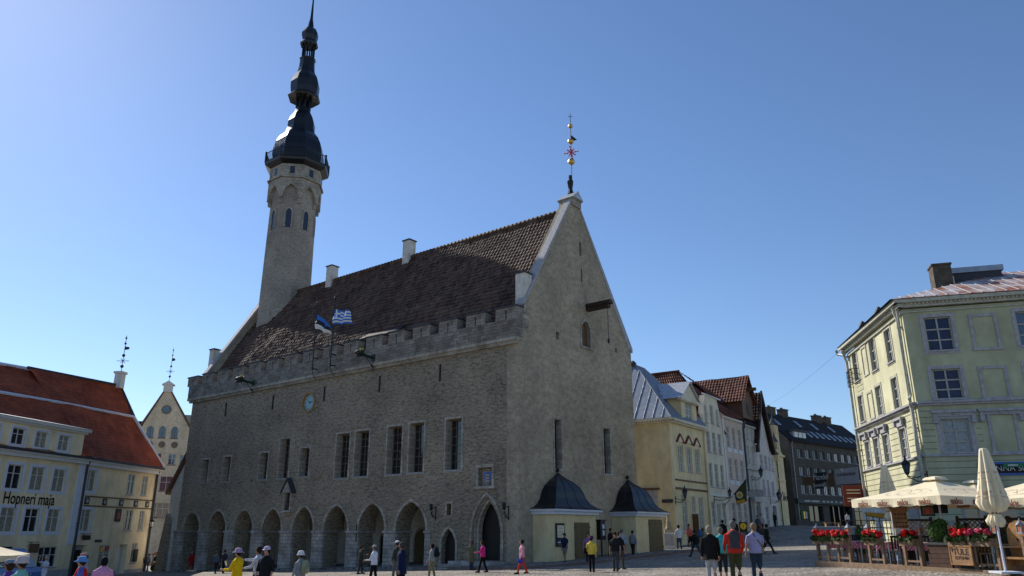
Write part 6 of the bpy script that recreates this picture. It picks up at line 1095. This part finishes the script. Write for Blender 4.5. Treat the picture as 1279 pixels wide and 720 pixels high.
def fence(px_l, label, boxes, h=.86, pet='petal'):
    """row of flower boxes on posts; boxes = [(px0,px1)]"""
    x0 = fx(boxes[0][0]); t = thing('flower_fence', label, 'fence', FF.w(x0, .0, PZ), FF.rot, 'flower box fences of the terrace')
    for a0, a1 in boxes:
        A, B = fx(a0)-x0, fx(a1)-x0; b = MB().box(A+.02, B-.02, -.18, .12, h-.22, h); b.build('flower_box', 'woodgrey', t)
        for x in (A, B): MB().box(x-.045, x+.045, .0, .09, 0, h-.0) .build('post', 'woodgrey', t) if x == A or (a0, a1) == boxes[-1] else None
        MB().box(A+.05, B-.05, .02, .06, .14, .2).build('rail', 'woodgrey', t)
        geranium(FF.w(x0+(A+B)/2, -.03, PZ+h+.02), (B-A)*.95, 'dense geraniums in bloom in flower box at %s' % label, pet if a0 < 1214 else 'petalpink')
    return t
fence(0, 'far left end of the terrace', [(1021.5, 1033.5), (1034.5, 1046), (1047, 1061)]); fence(0, 'terrace front left of the dark chairs', [(1086, 1103)]); fence(0, 'terrace front left of the round shrubs', [(1130, 1149)]); f4 = fence(0, 'terrace front right of the round shrubs', [(1191, 1215), (1216, 1246)], .9)
for i, ch in enumerate([o for o in bpy.data.objects if o.name.startswith('flower_fence')]): pass
labs = ['weathered fence with three flower boxes at the far left end of the terrace', 'single flower box stand with red geraniums beside the dark chairs', 'single flower box stand with red geraniums left of the round shrubs', 'fence with two flower boxes and hanging carved sign']
for o, l in zip([o for o in bpy.data.objects if o.name.startswith('flower_fence')], labs): o['label'] = l
gl = ['red geraniums in the leftmost flower box', 'red geraniums in the second flower box from the left', 'red geraniums in the third flower box from the left', 'red geraniums beside the dark chairs', 'red geraniums just left of the round shrubs', 'red geraniums above the carved sign', 'pink geraniums right of the red ones over the open fence bay']
for o, l in zip([o for o in bpy.data.objects if o.name.startswith('geraniums')], gl): o['label'] = l
for px, l in ((1021, 'tiny lantern at the far left fence post'), (1060.5, 'tiny lantern on the post right of the three flower boxes'), (1085, 'tiny lantern left of the single flower box'), (1150, 'tiny lantern left of the round shrubs'), (1191, 'tiny lantern right of the round shrubs'), (1245, 'tiny lantern right of the pink geraniums'), (1277.5, 'tiny lantern at the right edge of the picture')): lantern(FF.w(fx(px), .1, PZ+.98+(.05 if px > 1180 else 0)), l); x = fx(px); o = MB().box(-.045, .045, .06, .14, 0, .98).build('lantern_post', 'woodgrey'); tag(o, 'post under the '+l, 'post', 'lantern posts'); o.location = FF.w(x, 0, PZ); o.rotation_euler = (0, 0, FF.rot)
# carved sign
x0, x1 = fx(1194), fx(1222); sg = thing('wooden_sign', 'pale carved wooden sign with dark lettering hanging from the flower box fence', 'sign', FF.w((x0+x1)/2, -.2, PZ+.14), FF.rot); w = (x1-x0)/2
MB().box(-w, w, -.03, .0, 0, .56).build('board', 'woodlight', sg); MB().box(-w, w, -.045, -.03, .52, .56).box(-w, w, -.045, -.03, 0, .03).box(-w, -w+.03, -.045, -.03, .03, .52).box(w-.03, w, -.045, -.03, .03, .52).build('border', 'honey', sg)
text('TULE', .25, 'wooddark', 'lettering', sg, (.02, -.035, .37)); text('ESTONIA', .125, 'wooddark', 'lettering', sg, (.03, -.035, .2)); MB().prism([(-w*.72, .36), (-w*.62, .46), (-w*.72, .52), (-w*.82, .46)], -.04, -.03).build('leaf_mark', 'wooddark', sg)
# planter with round shrubs
def shrub(P, blobs, label, cat='shrub', n=900, s=.04, pot=None, grp=None):
    t = thing('shrub', label, cat, P, 0, grp); a = MB(); rng = random.Random(len(label))
    for c, r, q in blobs:
        for i in range(int(n*r*r*8)):
            d = Vector((rng.gauss(0, 1), rng.gauss(0, 1), rng.gauss(0, 1))).normalized(); rr = r*(rng.uniform(.78, 1.05)+.08*noise.noise(d*3+Vector(c))); p = Vector((c[0]+d.x*rr, c[1]+d.y*rr, c[2]+d.z*rr*q)); e = (d+Vector((rng.gauss(0, .6), rng.gauss(0, .6), rng.gauss(0, .6)))).normalized(); f = e.orthogonal().normalized()*s; g = e.cross(f); a.add([p-f-g*.5, p+f-g*.5, p+f*.3+g, p-f*.5+g], [(0, 1, 2, 3)], rng.randint(0, 1))
    a.build('foliage', ['shrub1', 'shrub2'], t); b = MB()
    for c, r, q in blobs: b.tube([(c[0]*.3, c[1]*.3, 0), (c[0], c[1], c[2])], .03, 5)
    b.build('stem', 'wooddark', t); return t
xp = (fx(1162)+fx(1189))/2; pl = thing('planter', 'square dark brown slatted planter box on the terrace front', 'planter', FF.w(xp, .35, PZ), FF.rot)
a = MB()
for k in range(5): a.box(-.42-.02, .42+.02, -.42, .42, .02+k*.14, .02+k*.14+.13)
a.build('box', 'planterwood', pl); MB().box(-.47, .47, -.47, .47, .7, .76).build('rim', 'slate', pl); MB().box(-.4, .4, -.4, .4, .76, .78).build('soil', 'soil', pl)
shrub(FF.w(xp, .35, PZ+.76), [((-.27, .0, .33), .27, 1.15), ((.24, -.1, .27), .29, 1.05), ((-.05, .2, .5), .22, 1)], 'three rounded dark green shrubs in the brown planter', n=3200, s=.028)
for px, D, l, h in ((1073, 33, 'small cone shaped conifer in front of the trellis', 1.0), (1058, 34, 'smaller cone shaped conifer left of the other one', .7)):
    p = at(px, D); p.z = PZ; shrub(p+Vector((0, 0, .35)), [((0, 0, h*(.12+.16*k)), .3*h*(1-k/6.5), 1) for k in range(6)], l, n=1600); o = MB().lathe([(.14, 0), (.2, .35), (.17, .36), (.12, .1)], 10).build('pot', 'terracotta'); tag(o, 'terracotta pot under the '+l, 'pot'); o.location = p
# parasols
def opencanopy(px, py, D, label, half=1.9, rot=0, txt=True, ztop=None):
    px = 640+(px-640)*3281/(py+2618); x = (px-640)/997*D; zt = topz(px, py, D); g0 = PZ if px > 600 else ground(x, D); t = thing('parasol', label, 'parasol', (x, D, g0), rot, 'open cream parasols'); zt -= g0; ze = zt-.62; va = .26
    MB().tube([(0, 0, 0), (0, 0, zt-.05)], .035, 8).box(-.35, .35, -.35, .35, 0, .06).build('pole', 'hopwhite', t)
    c = [(-half, -half), (half, -half), (half, half), (-half, half)]; a = MB()
    for i in range(4):
        p, q = c[i], c[(i+1) % 4]; n = 8
        for k in range(n):
            for u in range(5):
                f0, f1 = k/n, (k+1)/n; s0, s1 = u/5, (u+1)/5
                def P_(f, s): sag = .05*math.sin(math.pi*s)+.03*math.sin(math.pi*f)*s; return ((p[0]*(1-f)+q[0]*f)*s, (p[1]*(1-f)+q[1]*f)*s, zt-(zt-ze)*s-sag)
                a.add([P_(f0, s0), P_(f0, s1), P_(f1, s1), P_(f1, s0)], [(0, 1, 2, 3)] if s0 > 0 else [(0, 1, 2)])
    a.loft([[(x_*r, y_*r, z) for x_, y_ in ((1, 1), (-1, 1), (-1, -1), (1, -1))] for r, z in ((.28, zt-.02), (.22, zt+.06), (.05, zt+.1))]); a.build('canopy', 'canvas', t)
    a = MB()
    for i in range(4):
        p, q = Vector((*c[i], 0)), Vector((*c[(i+1) % 4], 0)); n = 24
        for k in range(n):
            f0, f1 = k/n, (k+1)/n; A_, B_ = p.lerp(q, f0)*1.002, p.lerp(q, f1)*1.002; w0, w1 = .03*math.sin(f0*25), .03*math.sin(f1*25); o_ = Vector(((p+q).y, -(p+q).x, 0)).normalized() if 0 else ((p+q)/2).normalized()
            z0, z1 = ze-.03*math.sin(math.pi*f0)-.0, ze-.03*math.sin(math.pi*f1); a.quad((A_.x, A_.y, z0), (B_.x, B_.y, z1), (B_.x+o_.x*w1, B_.y+o_.y*w1, z1-va-.015*math.sin(f1*40)), (A_.x+o_.x*w0, A_.y+o_.y*w0, z0-va-.015*math.sin(f0*40)))
    a.build('valance', 'canvas', t); a = MB()
    for i in range(4):
        p = c[i]; a.tube([(0, 0, zt-.1), (p[0], p[1], ze-.03)], .014, 4); m = ((c[i][0]+c[(i+1) % 4][0])/2, (c[i][1]+c[(i+1) % 4][1])/2); a.tube([(0, 0, zt-.1), (m[0], m[1], ze-.06)], .012, 4)
    a.build('ribs', 'hopwhite', t)
    if txt:
        for i in range(4):
            an = i*math.pi/2
            for k in (-.66, -.22, .22, .66):
                o_ = Vector((math.cos(an), math.sin(an), 0)); nn = Vector((math.sin(an), -math.cos(an), 0)); ps = nn*(half+.045)+o_*k*half*1.05; text('saku', .26, 'canvas_mark', 'lettering', t, (ps.x, ps.y, ze-.17), (R(90), 0, an), bold=.006)
            # ornamental ring drawing printed on the canopy
            a = MB(); n = 30
            for cx_, rx_, ry_ in ((-.45, .4, .3), (.0, .42, .34), (.45, .4, .3)):
                for k in range(n):
                    if (k*7+i) % 5 == 0: continue
                    pts = []
                    for r_ in (1, .93):
                        for kk in (k, k+1):
                            s = .62+ry_*.5*r_*math.sin(2*math.pi*kk/n); lx = cx_*s*1.2+rx_*r_*math.cos(2*math.pi*kk/n)*.8; lz = zt-(zt-ze)*s-.05*math.sin(math.pi*s)-.03*math.cos(math.pi*lx/2)*s+.012; v = Vector((lx*half/1.4, -s*half, lz)); v.rotate(Matrix.Rotation(an, 3, 'Z')); pts.append(v)
                    a.quad(pts[0], pts[1], pts[3], pts[2])
            a.build('printed_crest', 'printmark', t)
    return t
M('printmark', (.55, .42, .32), .85, n=None, b=None)
opencanopy(1168, 599, 26.5, 'large open cream parasol printed with brown lettering along its rim', 1.9, R(18))
opencanopy(1300, 598, 25, 'open cream parasol cut by the right edge', 1.9, R(18)); opencanopy(1216, 603, 30.5, 'open cream parasol half hidden behind the printed one', 1.8, R(18))
opencanopy(-22, 676, 38, 'open cream parasol at the left edge by the striped van', 1.6, R(10), False)
def closed(px, py, D, label, Ht):
    px = 640+(px-640)*3281/(py+2618); x = (px-640)/997*D; zt = topz(px, py, D)-PZ; t = thing('folded_parasol', label, 'parasol', (x, D, PZ), 0, 'folded cream parasols'); n = 40; rings = []
    for z, r, am in ((zt, .08, .02), (zt-.03, .12, .05), (zt-.12, .135, .12), (zt-.7, .21, .3), (zt-1.3, .28, .4), (zt-1.75, .35, .45), (zt-1.95, .29, .35), (zt-2.02, .15, .2), (zt-2.12, .14, .15), (zt-2.3, .22, .35), (zt-2.45, .19, .3)):
        rings.append([((r*(1+am*(math.sin(8*a_)+.35*math.sin(3*a_+z)))*math.cos(a_)), (r*(1+am*(math.sin(8*a_)+.35*math.sin(3*a_+z)))*math.sin(a_)), z+(.07*math.sin(5*a_) if z < zt-1.6 else 0)) for a_ in [2*math.pi*i/n for i in range(n)]])
    rings = [[(x*.86, y*.86, zt-(zt-z)*.87) for x, y, z in r_] for r_ in rings]; MB().loft(rings).build('canopy', 'canvas', t, True); MB().tube([(0, 0, 0), (0, 0, zt)], .03, 8).box(-.3, .3, -.3, .3, 0, .05).build('pole', 'hopwhite', t)
    MB().loft([ell(Vector((0, 0, z)), .15, .15, 14) for z in (zt-1.83, zt-1.79)]).build('strap', 'canvas_mark', t); a = MB()
    for s0, s1, w in ((-.8, -.72, .1), (-.95, -.9, .07), (-1.05, -1.0, .09), (-1.35, -1.28, .13), (-1.55, -1.47, .15)):
        for a_ in (-1.9, -1.25, -.6, .05):
            r = .26+(-s0-.7)*.13; a.add([((r+.14)*math.cos(a_+q), (r+.14)*math.sin(a_+q), zt+z) for q, z in ((-w, s0), (w, s0), (w*.8, s1), (-w*.8, s1))], [(0, 1, 2, 3)])
    a = MB()
    for lo, hi, v0, v1, step in ((3, 4, .1, .2, 1), (3, 4, .45, .5, 2), (3, 4, .62, .72, 3), (4, 5, .2, .42, 2), (4, 5, .6, .68, 1)):
        for i in range(n):
            if (i//2) % 5 in (0, 4) or i % step: continue
            p0, p1, q0, q1 = [Vector(rings[k][j % n]) for k in (lo, hi) for j in (i, i+1)]; A_, B_, C_, D_ = p0.lerp(q0, v0), p1.lerp(q1, v0), p1.lerp(q1, v1), p0.lerp(q0, v1); a.quad(*[(w.x*1.03, w.y*1.03, w.z) for w in (A_, B_, C_, D_)])
    a.build('printed_marks', 'printmark', t)
    return t
closed(1228, 560, 22.4, 'folded cream parasol rising in front of the street facade, nearest the right edge', 3.2); closed(1104, 581, 31.5, 'folded cream parasol in front of the lit green wall', 3.2)
# trellises and lattice screens
def trellis(P, rot, w, h, label, m='wood', step=.28, diag=False, frame=False, z0=0):
    t = thing('trellis', label, 'trellis', P, rot, 'wooden trellises of the terrace'); a = MB()
    if not diag:
        k = int(w/step)
        for i in range(k+1): a.box(i*w/k-.015, i*w/k+.015, -.02, .0, z0, h)
        k = int((h-z0)/step)
        for i in range(k+1): z = z0+(h-z0)*i/k; a.box(0, w, .001, .02, z-.015, z+.015)
    else:
        s = .16; n = int((w+h)/s)
        for sg_ in (0, 1):
            for i in range(1, n):
                c = i*s; pts = []
                x0 = max(0, c-(h-z0)); x1 = min(w, c)
                if x1-x0 < .05: continue
                p, q = (x0, c-x0), (x1, c-x1)
                if sg_: p, q = (w-p[0], p[1]), (w-q[0], q[1])
                a.tube([(p[0], .01*sg_, z0+p[1]), (q[0], .01*sg_, z0+q[1])], .016, 4)
    a.build('lattice', m, t)
    if frame: MB().box(-.08, 0, -.05, .05, 0, h+.15).box(w, w+.08, -.05, .05, 0, h+.15).box(0, w, -.04, .04, h, h+.08).box(0, w, -.03, .03, z0-.08, z0).box(0, w, -.02, .02, 0.05, z0-.08).build('frame', 'wooddark', t)
    return t
p = at(1051, 35); trellis(Vector((p.x, p.y, PZ)), R(-8), 1.5, 1.55, 'square mesh wooden trellis left of the menu stand', 'wood', .27); p = at(1085, 33.5); trellis(Vector((p.x, p.y, PZ)), R(-8), 1.0, 1.75, 'taller square mesh trellis before the white folded parasol', 'wood', .24)
for px, D, w, l in ((1132, 29.5, .85, 'dark framed diagonal lattice screen left of the round shrubs'), (1200, 27.5, 1.3, 'dark framed diagonal lattice screen behind the red geraniums'), (1236, 26.5, 1.8, 'dark framed diagonal lattice screen behind the big folded parasol')): p = at(px, D); trellis(Vector((p.x, p.y, PZ)), R(-14), w, 1.45, l, 'honey' if px < 1150 else 'wood', .2, True, True, .75)
# menu stand
p = at(1128, 28); ms = thing('menu_stand', 'carved wooden menu board on a grey post with a pale panel under it', 'menu board', (p.x, p.y, PZ), R(-18))
MB().tube([(-.28, .03, 0), (-.28, .03, 1.9)], .03, 6).build('post', 'hopwhite', ms); a = MB().box(-.28, .2, -.02, .02, 1.2, 1.75); a.prism([(-.32, 1.75), (.24, 1.75), (.26, 1.95), (.12, 1.92), (.06, 2.1), (-.04, 2.16), (-.14, 2.1), (-.2, 1.92), (-.34, 1.95)], -.02, .02); a.build('board', 'woodlight', ms)
MB().box(-.24, .2, -.03, .01, .72, 1.19).build('price_panel', 'frame_white', ms); a = MB()
for i in range(4):
    for j in range(6): a.box(-.2+.1*i, -.14+.1*i, -.04, -.03, .95+.14*j, .99+.14*j) if j != 1 else None
a.build('price_lines', 'wooddark', ms); MB().box(-.18, .16, -.04, -.031, .74, .88).build('food_picture', 'terracotta', ms)
# hanging black boards under the parasol
for px, py, D, l in ((1163, 632, 25.6, 'framed dark board with red picture hanging under the printed parasol'), (1180, 629, 26.6, 'plain black board hanging under the printed parasol')):
    z = topz(px, py, D); p = at(px, D); t = thing('hanging_board', l, 'board', (p.x, p.y, z), R(-15)); MB().box(-.2, .2, -.03, .03, -.32, 0).box(-.01, .01, -.01, .01, 0, .3).build('board', 'doordark', t); MB().box(-.16, .16, -.04, -.03, -.28, -.04).build('panel', 'wood' if px < 1170 else 'black', t); MB().box(-.06, .04, -.05, -.04, -.24, -.1).build('picture', 'redpaint', t) if px < 1170 else None
# tables, cloths, chairs
def table(px, D, label, cloth, rot=0.2, oval=False):
    p = at(px, D); t = thing('table', label, 'table', (p.x, p.y, PZ), rot, 'terrace tables'); MB().box(-.4, .4, -.4, .4, .7, .735).build('tabletop', 'woodgrey', t)
    for x in (-.34, .34):
        for y in (-.34, .34): MB().tube([(x*1.05, y*1.05, 0), (x, y, .7)], .025, 5).build('leg', 'frame_white', t)
    if cloth:
        a = MB(); n = 16; q = lambda i, j: (-.5+i/n, -.5+j/n); vs = []
        for j in range(n+1):
            for i in range(n+1):
                x, y = q(i, j); x *= 1.15; y *= 1.15; ex = max(0, abs(x)-.41); ey = max(0, abs(y)-.41); vs.append((math.copysign(min(abs(x), .41+ex*.15), x), math.copysign(min(abs(y), .41+ey*.15), y), .742-max(ex, ey)*1.6-min(ex, ey)*1.2))
        a.add(vs, [(j*(n+1)+i, j*(n+1)+i+1, (j+1)*(n+1)+i+1, (j+1)*(n+1)+i) for j in range(n) for i in range(n)]); o = a.build('tablecloth', 'check', None, True); tag(o, cloth, 'tablecloth', 'checked tablecloths'); o.location = (p.x, p.y, PZ); o.rotation_euler = (0, 0, rot+R(45))
def chair(px, D, label, rot, m='doordark'):
    p = at(px, D); t = thing('chair', label, 'chair', (p.x, p.y, PZ), rot, 'terrace chairs'); MB().box(-.22, .22, -.22, .22, .43, .47).build('seat', m, t)
    a = MB()
    for i in range(5): a.box(-.2+i*.09, -.15+i*.09, .2, .225, .5, .9)
    a.box(-.23, .23, .195, .235, .88, .95).build('backrest', m, t)
    for x in (-.2, .2):
        for y in (-.2, .2): MB().box(x-.02, x+.02, y-.02, y+.02, 0, .43 if y < 0 else .9).build('leg', m, t)
for i, (px, D, c) in enumerate(((1076, 30.5, 'checked tablecloth on the table right of the three flower boxes'), (1110, 29.3, 'checked tablecloth on the table beside the dark chairs'), (1143, 27.6, 'checked tablecloth under the flower box left of the shrubs'), (1052, 31, 'checked tablecloth behind the three flower boxes'), (1236, 24.6, None), (1205, 26, None))):
    table(px, D, 'plain terrace table '+('under the '+c if c else 'without cloth behind the %s' % ('pink geraniums' if px > 1220 else 'red geraniums above the carved sign')), c)
for px, D, l, r_ in ((1118, 28.2, 'dark slatted chair front left beside the checked cloth', 2.9), (1124, 27.8, 'dark slatted chair front right, near the menu stand', 3.3), (1096, 30.5, 'dark chair behind the single flower box', .3), (1070, 32, 'dark chair behind the leftmost checked table', .1), (1151, 28.3, 'dark chair behind the flower box by the shrubs', -.4)): chair(px, D, l, r_)
for px, D, l in ((1225, 24.9, 'wooden chair seen through the open fence bay'), (1208, 25.5, 'wooden chair behind the carved sign')): chair(px, D, l, -.2, 'honey')
# carved honey coloured chair, right edge, and round barrel backs
p = at(1275, 22.6); t = thing('carved_bench', 'honey coloured carved bench with tall rounded back and cut-out hearts', 'bench', (p.x, p.y, PZ-.06), R(-70)); o_ = [(-.36, .25), (.36, .25), (.42, .9), (.4, 1.2), (.28, 1.38), (0, 1.46), (-.28, 1.38), (-.4, 1.2), (-.42, .9)]
b_ = cutwall('backrest', t, o_, -.03, .03, [([(x, z), (x+.05, z+.09), (x, z+.16), (x-.05, z+.09)], -.2, .2) for x, z in ((-.12, .85), (.14, .7), (.0, 1.1))], 'honey'); MB().box(-.38, .38, -.45, -.031, .42, .48).build('seat', 'honey', t); MB().prism(rect(-.36, -.3, 0, .42), -.42, .0).build('leg', 'honey', t); MB().prism(rect(.3, .36, 0, .42), -.42, 0).build('leg', 'honey', t)
p = at(1258, 22.9); t = thing('bench_side', 'plain planked wooden bench end left of the carved bench', 'bench', (p.x, p.y, PZ), R(-18)); MB().box(-.25, .3, -.03, .03, .0, .3).box(-.3, .3, -.35, .0, .66, .7).build('board', 'woodlight', t); MB().box(-.28, -.22, -.3, 0, 0, .66).build('leg', 'wood', t)
for px, D, l in ((1219, 25.2, 'round backed wooden armchair behind the red geraniums'),):
    p = at(px, D); t = thing('armchair', l, 'armchair', (p.x, p.y, PZ), R(-10)); a = MB(); n = 16; a.prism([(.38*math.cos(math.pi*i/n), .75+.42*math.sin(math.pi*i/n)) for i in range(n+1)]+[(-.36, .4), (.36, .4)], -.03, .03); a.build('backrest', 'wood', t); MB().tube([(.38*math.cos(math.pi*i/n), -.04, .75+.42*math.sin(math.pi*i/n)) for i in range(n+1)], .035, 6).build('rim', 'honey', t); MB().box(-.36, .36, .03, .45, .4, .45).box(-.33, -.28, .4, .45, 0, .4).box(.28, .33, .4, .45, 0, .4).box(-.33, -.28, 0, .05, 0, .4).box(.28, .33, 0, .05, 0, .4).build('seat', 'wood', t)
for px, D, f, l, tc_ in ((1209, 28.2, 170, 'seated guest with black hair behind the lattice', (.05, .03, .03)), (1230, 27.5, 150, 'seated guest with dark hair beside the big folded parasol', (.1, .05, .04)), (1262, 26.5, 160, 'seated guest in green at the right edge', (.03, .14, .07)), (1276, 28, 190, 'seated guest in pale blue at the right edge', (.4, .5, .6))):
    p = at(px, D); p.z = PZ+(.35 if px > 1250 else .15); person(p, f, 1.7, l, top=tc_, bottom=(.03, .03, .04), seated=True, hair=(.015, .01, .01) if px < 1250 else (.3, .1, .04), sleeves=.9, stride=0)
    o = MB().box(-.22, .22, -.22, .25, .36, .42).box(-.22, .22, -.26, -.22, .36, .9).build('guest_chair', 'wooddark'); tag(o, 'dark wooden chair under the '+l, 'chair', 'chairs of the seated guests'); o.location = p; o.location.z = p.z; o.rotation_euler = (0, 0, R(-f))
for px, D, l in ((1100, 34.5, 'white cloth covered heater post behind the tall trellis'),): p = at(px, D); o = MB().lathe([(.2, 0), (.17, 1.0), (.12, 1.9), (.03, 2.0)], 10).build('covered_heater', 'frame_white'); tag(o, l, 'heater'); o.location = (p.x, p.y, PZ)
p = at(1101, 33.2); o = MB().prism([(-.45, 1.85), (.45, 1.78), (.42, 1.7), (.2, 1.6), (-.4, 1.72)], -.02, .5).box(-.43, -.4, 0, .04, 0, 1.75).box(.38, .41, 0, .04, 0, 1.7).build('small_awning', 'mustard'); tag(o, 'small mustard awning over the trellis', 'awning'); o.location = (p.x, p.y, PZ); o.rotation_euler = (0, 0, R(-10))
p = at(1102, 37); o = MB().box(-.75, .75, -.03, .03, 1.55, 2.25).box(-.7, -.64, -.03, .03, 0, 1.55).box(.64, .7, -.03, .03, 0, 1.55).build('cafe_sign', 'frame_white'); a_ = MB(); 
for i in range(4): a_.ball((-.5+.33*i, -.05, 1.9), .13, 0, 8, 5, (1, .1, 1))
tag(o, 'white painted cafe board with pink roundels left of the menu stand', 'sign'); o.location = (p.x, p.y, PZ); o.rotation_euler = (0, 0, R(-8)); a_.build('roundels', 'pink', o)
p = at(1065, 92); o = MB().box(-.9, .9, -.2, .2, .42, .48).box(-.8, -.72, -.18, .18, 0, .42).box(.72, .8, -.18, .18, 0, .42).build('street_bench', 'honey'); tag(o, 'small pale wooden bench before the dark block shops', 'bench'); x, y, z = onground(1041, 92); o.location = (x, y, z)
# info board
p = at(929, 52); t = thing('info_board', 'dark board with round yellow information mark behind the red jacket', 'sign', p-Vector((0, 0, .2)), 0); MB().box(-.26, .26, -.04, .04, 1.2, 1.86).build('board', 'doordark', t); MB().prism([(.2*math.cos(i*math.pi/10), 1.6+.2*math.sin(i*math.pi/10)) for i in range(20)], -.06, -.04).build('disc', M('infoyellow', (.5, .34, .02), .6, n=None, b=None), t); text('i', .34, 'black', 'lettering', t, (0, -.065, 1.59)); MB().tube([(-.22, 0, 0), (-.22, 0, 1.2)], .03, 5).tube([(.22, 0, 0), (.22, 0, 1.25)], .03, 5).build('post', 'iron', t)  # disc in one even sign yellow
o = MB().box(-.4, .4, -.02, .02, .1, 1.2).box(-.32, .32, -.03, -.02, .35, 1.1, 1).build('pavement_board', ['frame_white', 'greytrim']); tag(o, 'white framed pavement board leaning by the yellow side wall', 'sign'); x, y, z = onground(836, 55); o.location = (x, y, z)
x, y, z = onground(836, 56.5); o = MB().box(-.35, .35, -.2, .2, .0, 1.4).loft([ell(Vector((0, 0, z_)), r, r, 8) for z_, r in ((1.4, .3), (1.6, .2), (2.2, .12), (2.5, .16), (2.6, .02))]).build('stone_stele', 'harl'); tag(o, 'small stone stele against the yellow side wall', 'monument'); o.location = (x, y, z)
# painted van, lower left
x, y, z = onground(6, 50); v = thing('van', 'blue, white and purple painted van parked before the yellow merchant house', 'van', (x, y, z), R(4))
body = [(-2.7, .35), (2.3, .35), (2.42, .6), (2.4, .95), (1.9, 1.2), (1.15, 2.15), (.9, 2.3), (-2.6, 2.3), (-2.72, 2.1)]
M('vanblue', (.08, .22, .5), .3, n=None, b=None, spec=.6); M('vanpale', (.45, .52, .55), .3, n=None, b=None, spec=.6); M('vanpurple', (.22, .05, .3), .3, n=None, b=None, spec=.6)
MB().prism(body, -.95, .95).build('body', 'vanblue', v); MB().prism([(-2.6, 1.75), (.9, 1.75), (.6, 2.25), (-2.5, 2.25)], -.965, -.951).prism([(-1.9, .5), (-.4, .5), (.3, 1.1), (-1.2, 1.1)], -.965, -.951).build('pale_stripe', 'vanpale', v); MB().prism([(.65, 1.75), (1.25, 1.75), (1.0, 2.22), (.7, 2.25)], -.97, -.951).build('purple_patch', 'vanpurple', v)
MB().prism([(.45, 1.2), (1.75, 1.2), (1.2, 1.72), (.45, 1.72)], -.975, -.951).prism([(-2.3, 1.2), (.3, 1.2), (.3, 1.7), (-2.3, 1.7)], -.972, -.951).build('side_window', 'glass', v); MB().add([(1.93, -.85, 1.22), (1.93, .85, 1.22), (1.2, .85, 2.12), (1.2, -.85, 2.12)], [(0, 1, 2, 3)]).build('windscreen', 'glass', v); MB().box(-1.2, .4, -.5, .5, 2.3, 2.42).build('roof_box', 'black', v); MB().box(2.3, 2.5, -.9, .9, .35, .6).build('bumper', 'black', v); MB().ball((2.36, -.7, .82), .13, 0, 8, 6, (.5, 1, 1)).build('headlight', 'glass_white', v)
for xx in (-1.8, 1.6):
    for yy in (-.98, .78):
        w_ = MB(); w_.prism([(xx+.36*math.cos(i*math.pi/9), .36+.36*math.sin(i*math.pi/9)) for i in range(18)], yy, yy+.2); w = w_.build('wheel', 'black', v); MB().prism([(xx+.19*math.cos(i*math.pi/6), .36+.19*math.sin(i*math.pi/6)) for i in range(12)], yy-.01, yy+.21).build('rim', 'zinc', w)
# handcart by the lane
x, y, z = onground(207, 69); v = thing('handcart', 'small orange and yellow handcart with curved hood beside the town hall corner', 'cart', (x, y, z), 0)
MB().box(-.65, .65, -.4, .4, .35, .75).build('body', 'gold', v); MB().box(-.4, .4, -.42, -.401, .42, .68).build('panel', 'redpaint', v); MB().prism([(-.7+1.4*i/10, 1.35+.22*math.sin(math.pi*i/10)) for i in range(11)]+[(.7-1.4*i/10, 1.3+.2*math.sin(math.pi*i/10)) for i in range(11)], -.5, .5).build('hood', 'terracotta', v); a = MB()
for xx in (-.6, .6): a.box(xx-.02, xx+.02, -.35, -.31, .75, 1.4).box(xx-.02, xx+.02, .31, .35, .75, 1.4)
a.build('hood_posts', 'wood', v)
for xx in (-.4, .4): MB().prism([(xx+.26*math.cos(i*math.pi/8), .26+.26*math.sin(i*math.pi/8)) for i in range(16)], -.48, -.43).build('wheel', 'wooddark', v)
# ------------------------------------------------------------------ light, sky, camera
SAZ, SEL = -43.0, 36.0
wd = bpy.data.worlds.new('World'); S.world = wd; wd.use_nodes = True; nt = wd.node_tree; bg = nt.nodes['Background']; sk = nt.nodes.new('ShaderNodeTexSky'); sk.sky_type = 'NISHITA'; sk.sun_disc = False; sk.sun_elevation = R(SEL); sk.sun_rotation = R(SAZ); sk.air_density = 1.0; sk.dust_density = .15; sk.ozone_density = 4.2; hs_ = nt.nodes.new('ShaderNodeHueSaturation'); hs_.inputs['Saturation'].default_value = 1.04; mg_ = nt.nodes.new('ShaderNodeMixRGB'); mg_.blend_type = 'MULTIPLY'; mg_.inputs[0].default_value = 1; mg_.inputs[2].default_value = (.99, .985, 1.03, 1); nt.links.new(sk.outputs[0], hs_.inputs['Color']); nt.links.new(hs_.outputs[0], mg_.inputs[1]); nt.links.new(mg_.outputs[0], bg.inputs[0]); bg.inputs[1].default_value = .108
sl_ = bpy.data.lights.new('sun', 'SUN'); sl_.energy = 4.6; sl_.angle = R(.5); sl_.color = (1, .94, .84); so = bpy.data.objects.new('sun', sl_); COL.objects.link(so); sv = Vector((math.sin(R(SAZ))*math.cos(R(SEL)), math.cos(R(SAZ))*math.cos(R(SEL)), math.sin(R(SEL)))); so.rotation_euler = sv.to_track_quat('Z', 'Y').to_euler(); so.location = sv*100
cd = bpy.data.cameras.new('camera'); cd.sensor_width = 36; cd.lens = 36*F/1279.0; cd.clip_end = 3000; cd.clip_start = .1; co = bpy.data.objects.new('camera', cd); COL.objects.link(co); co.location = (0, 0, CZ); co.rotation_euler = (R(90)+TH, 0, 0); S.camera = co
S.view_settings.view_transform = 'Standard'; S.view_settings.look = 'None'; S.view_settings.exposure = .32; S.view_settings.gamma = 1
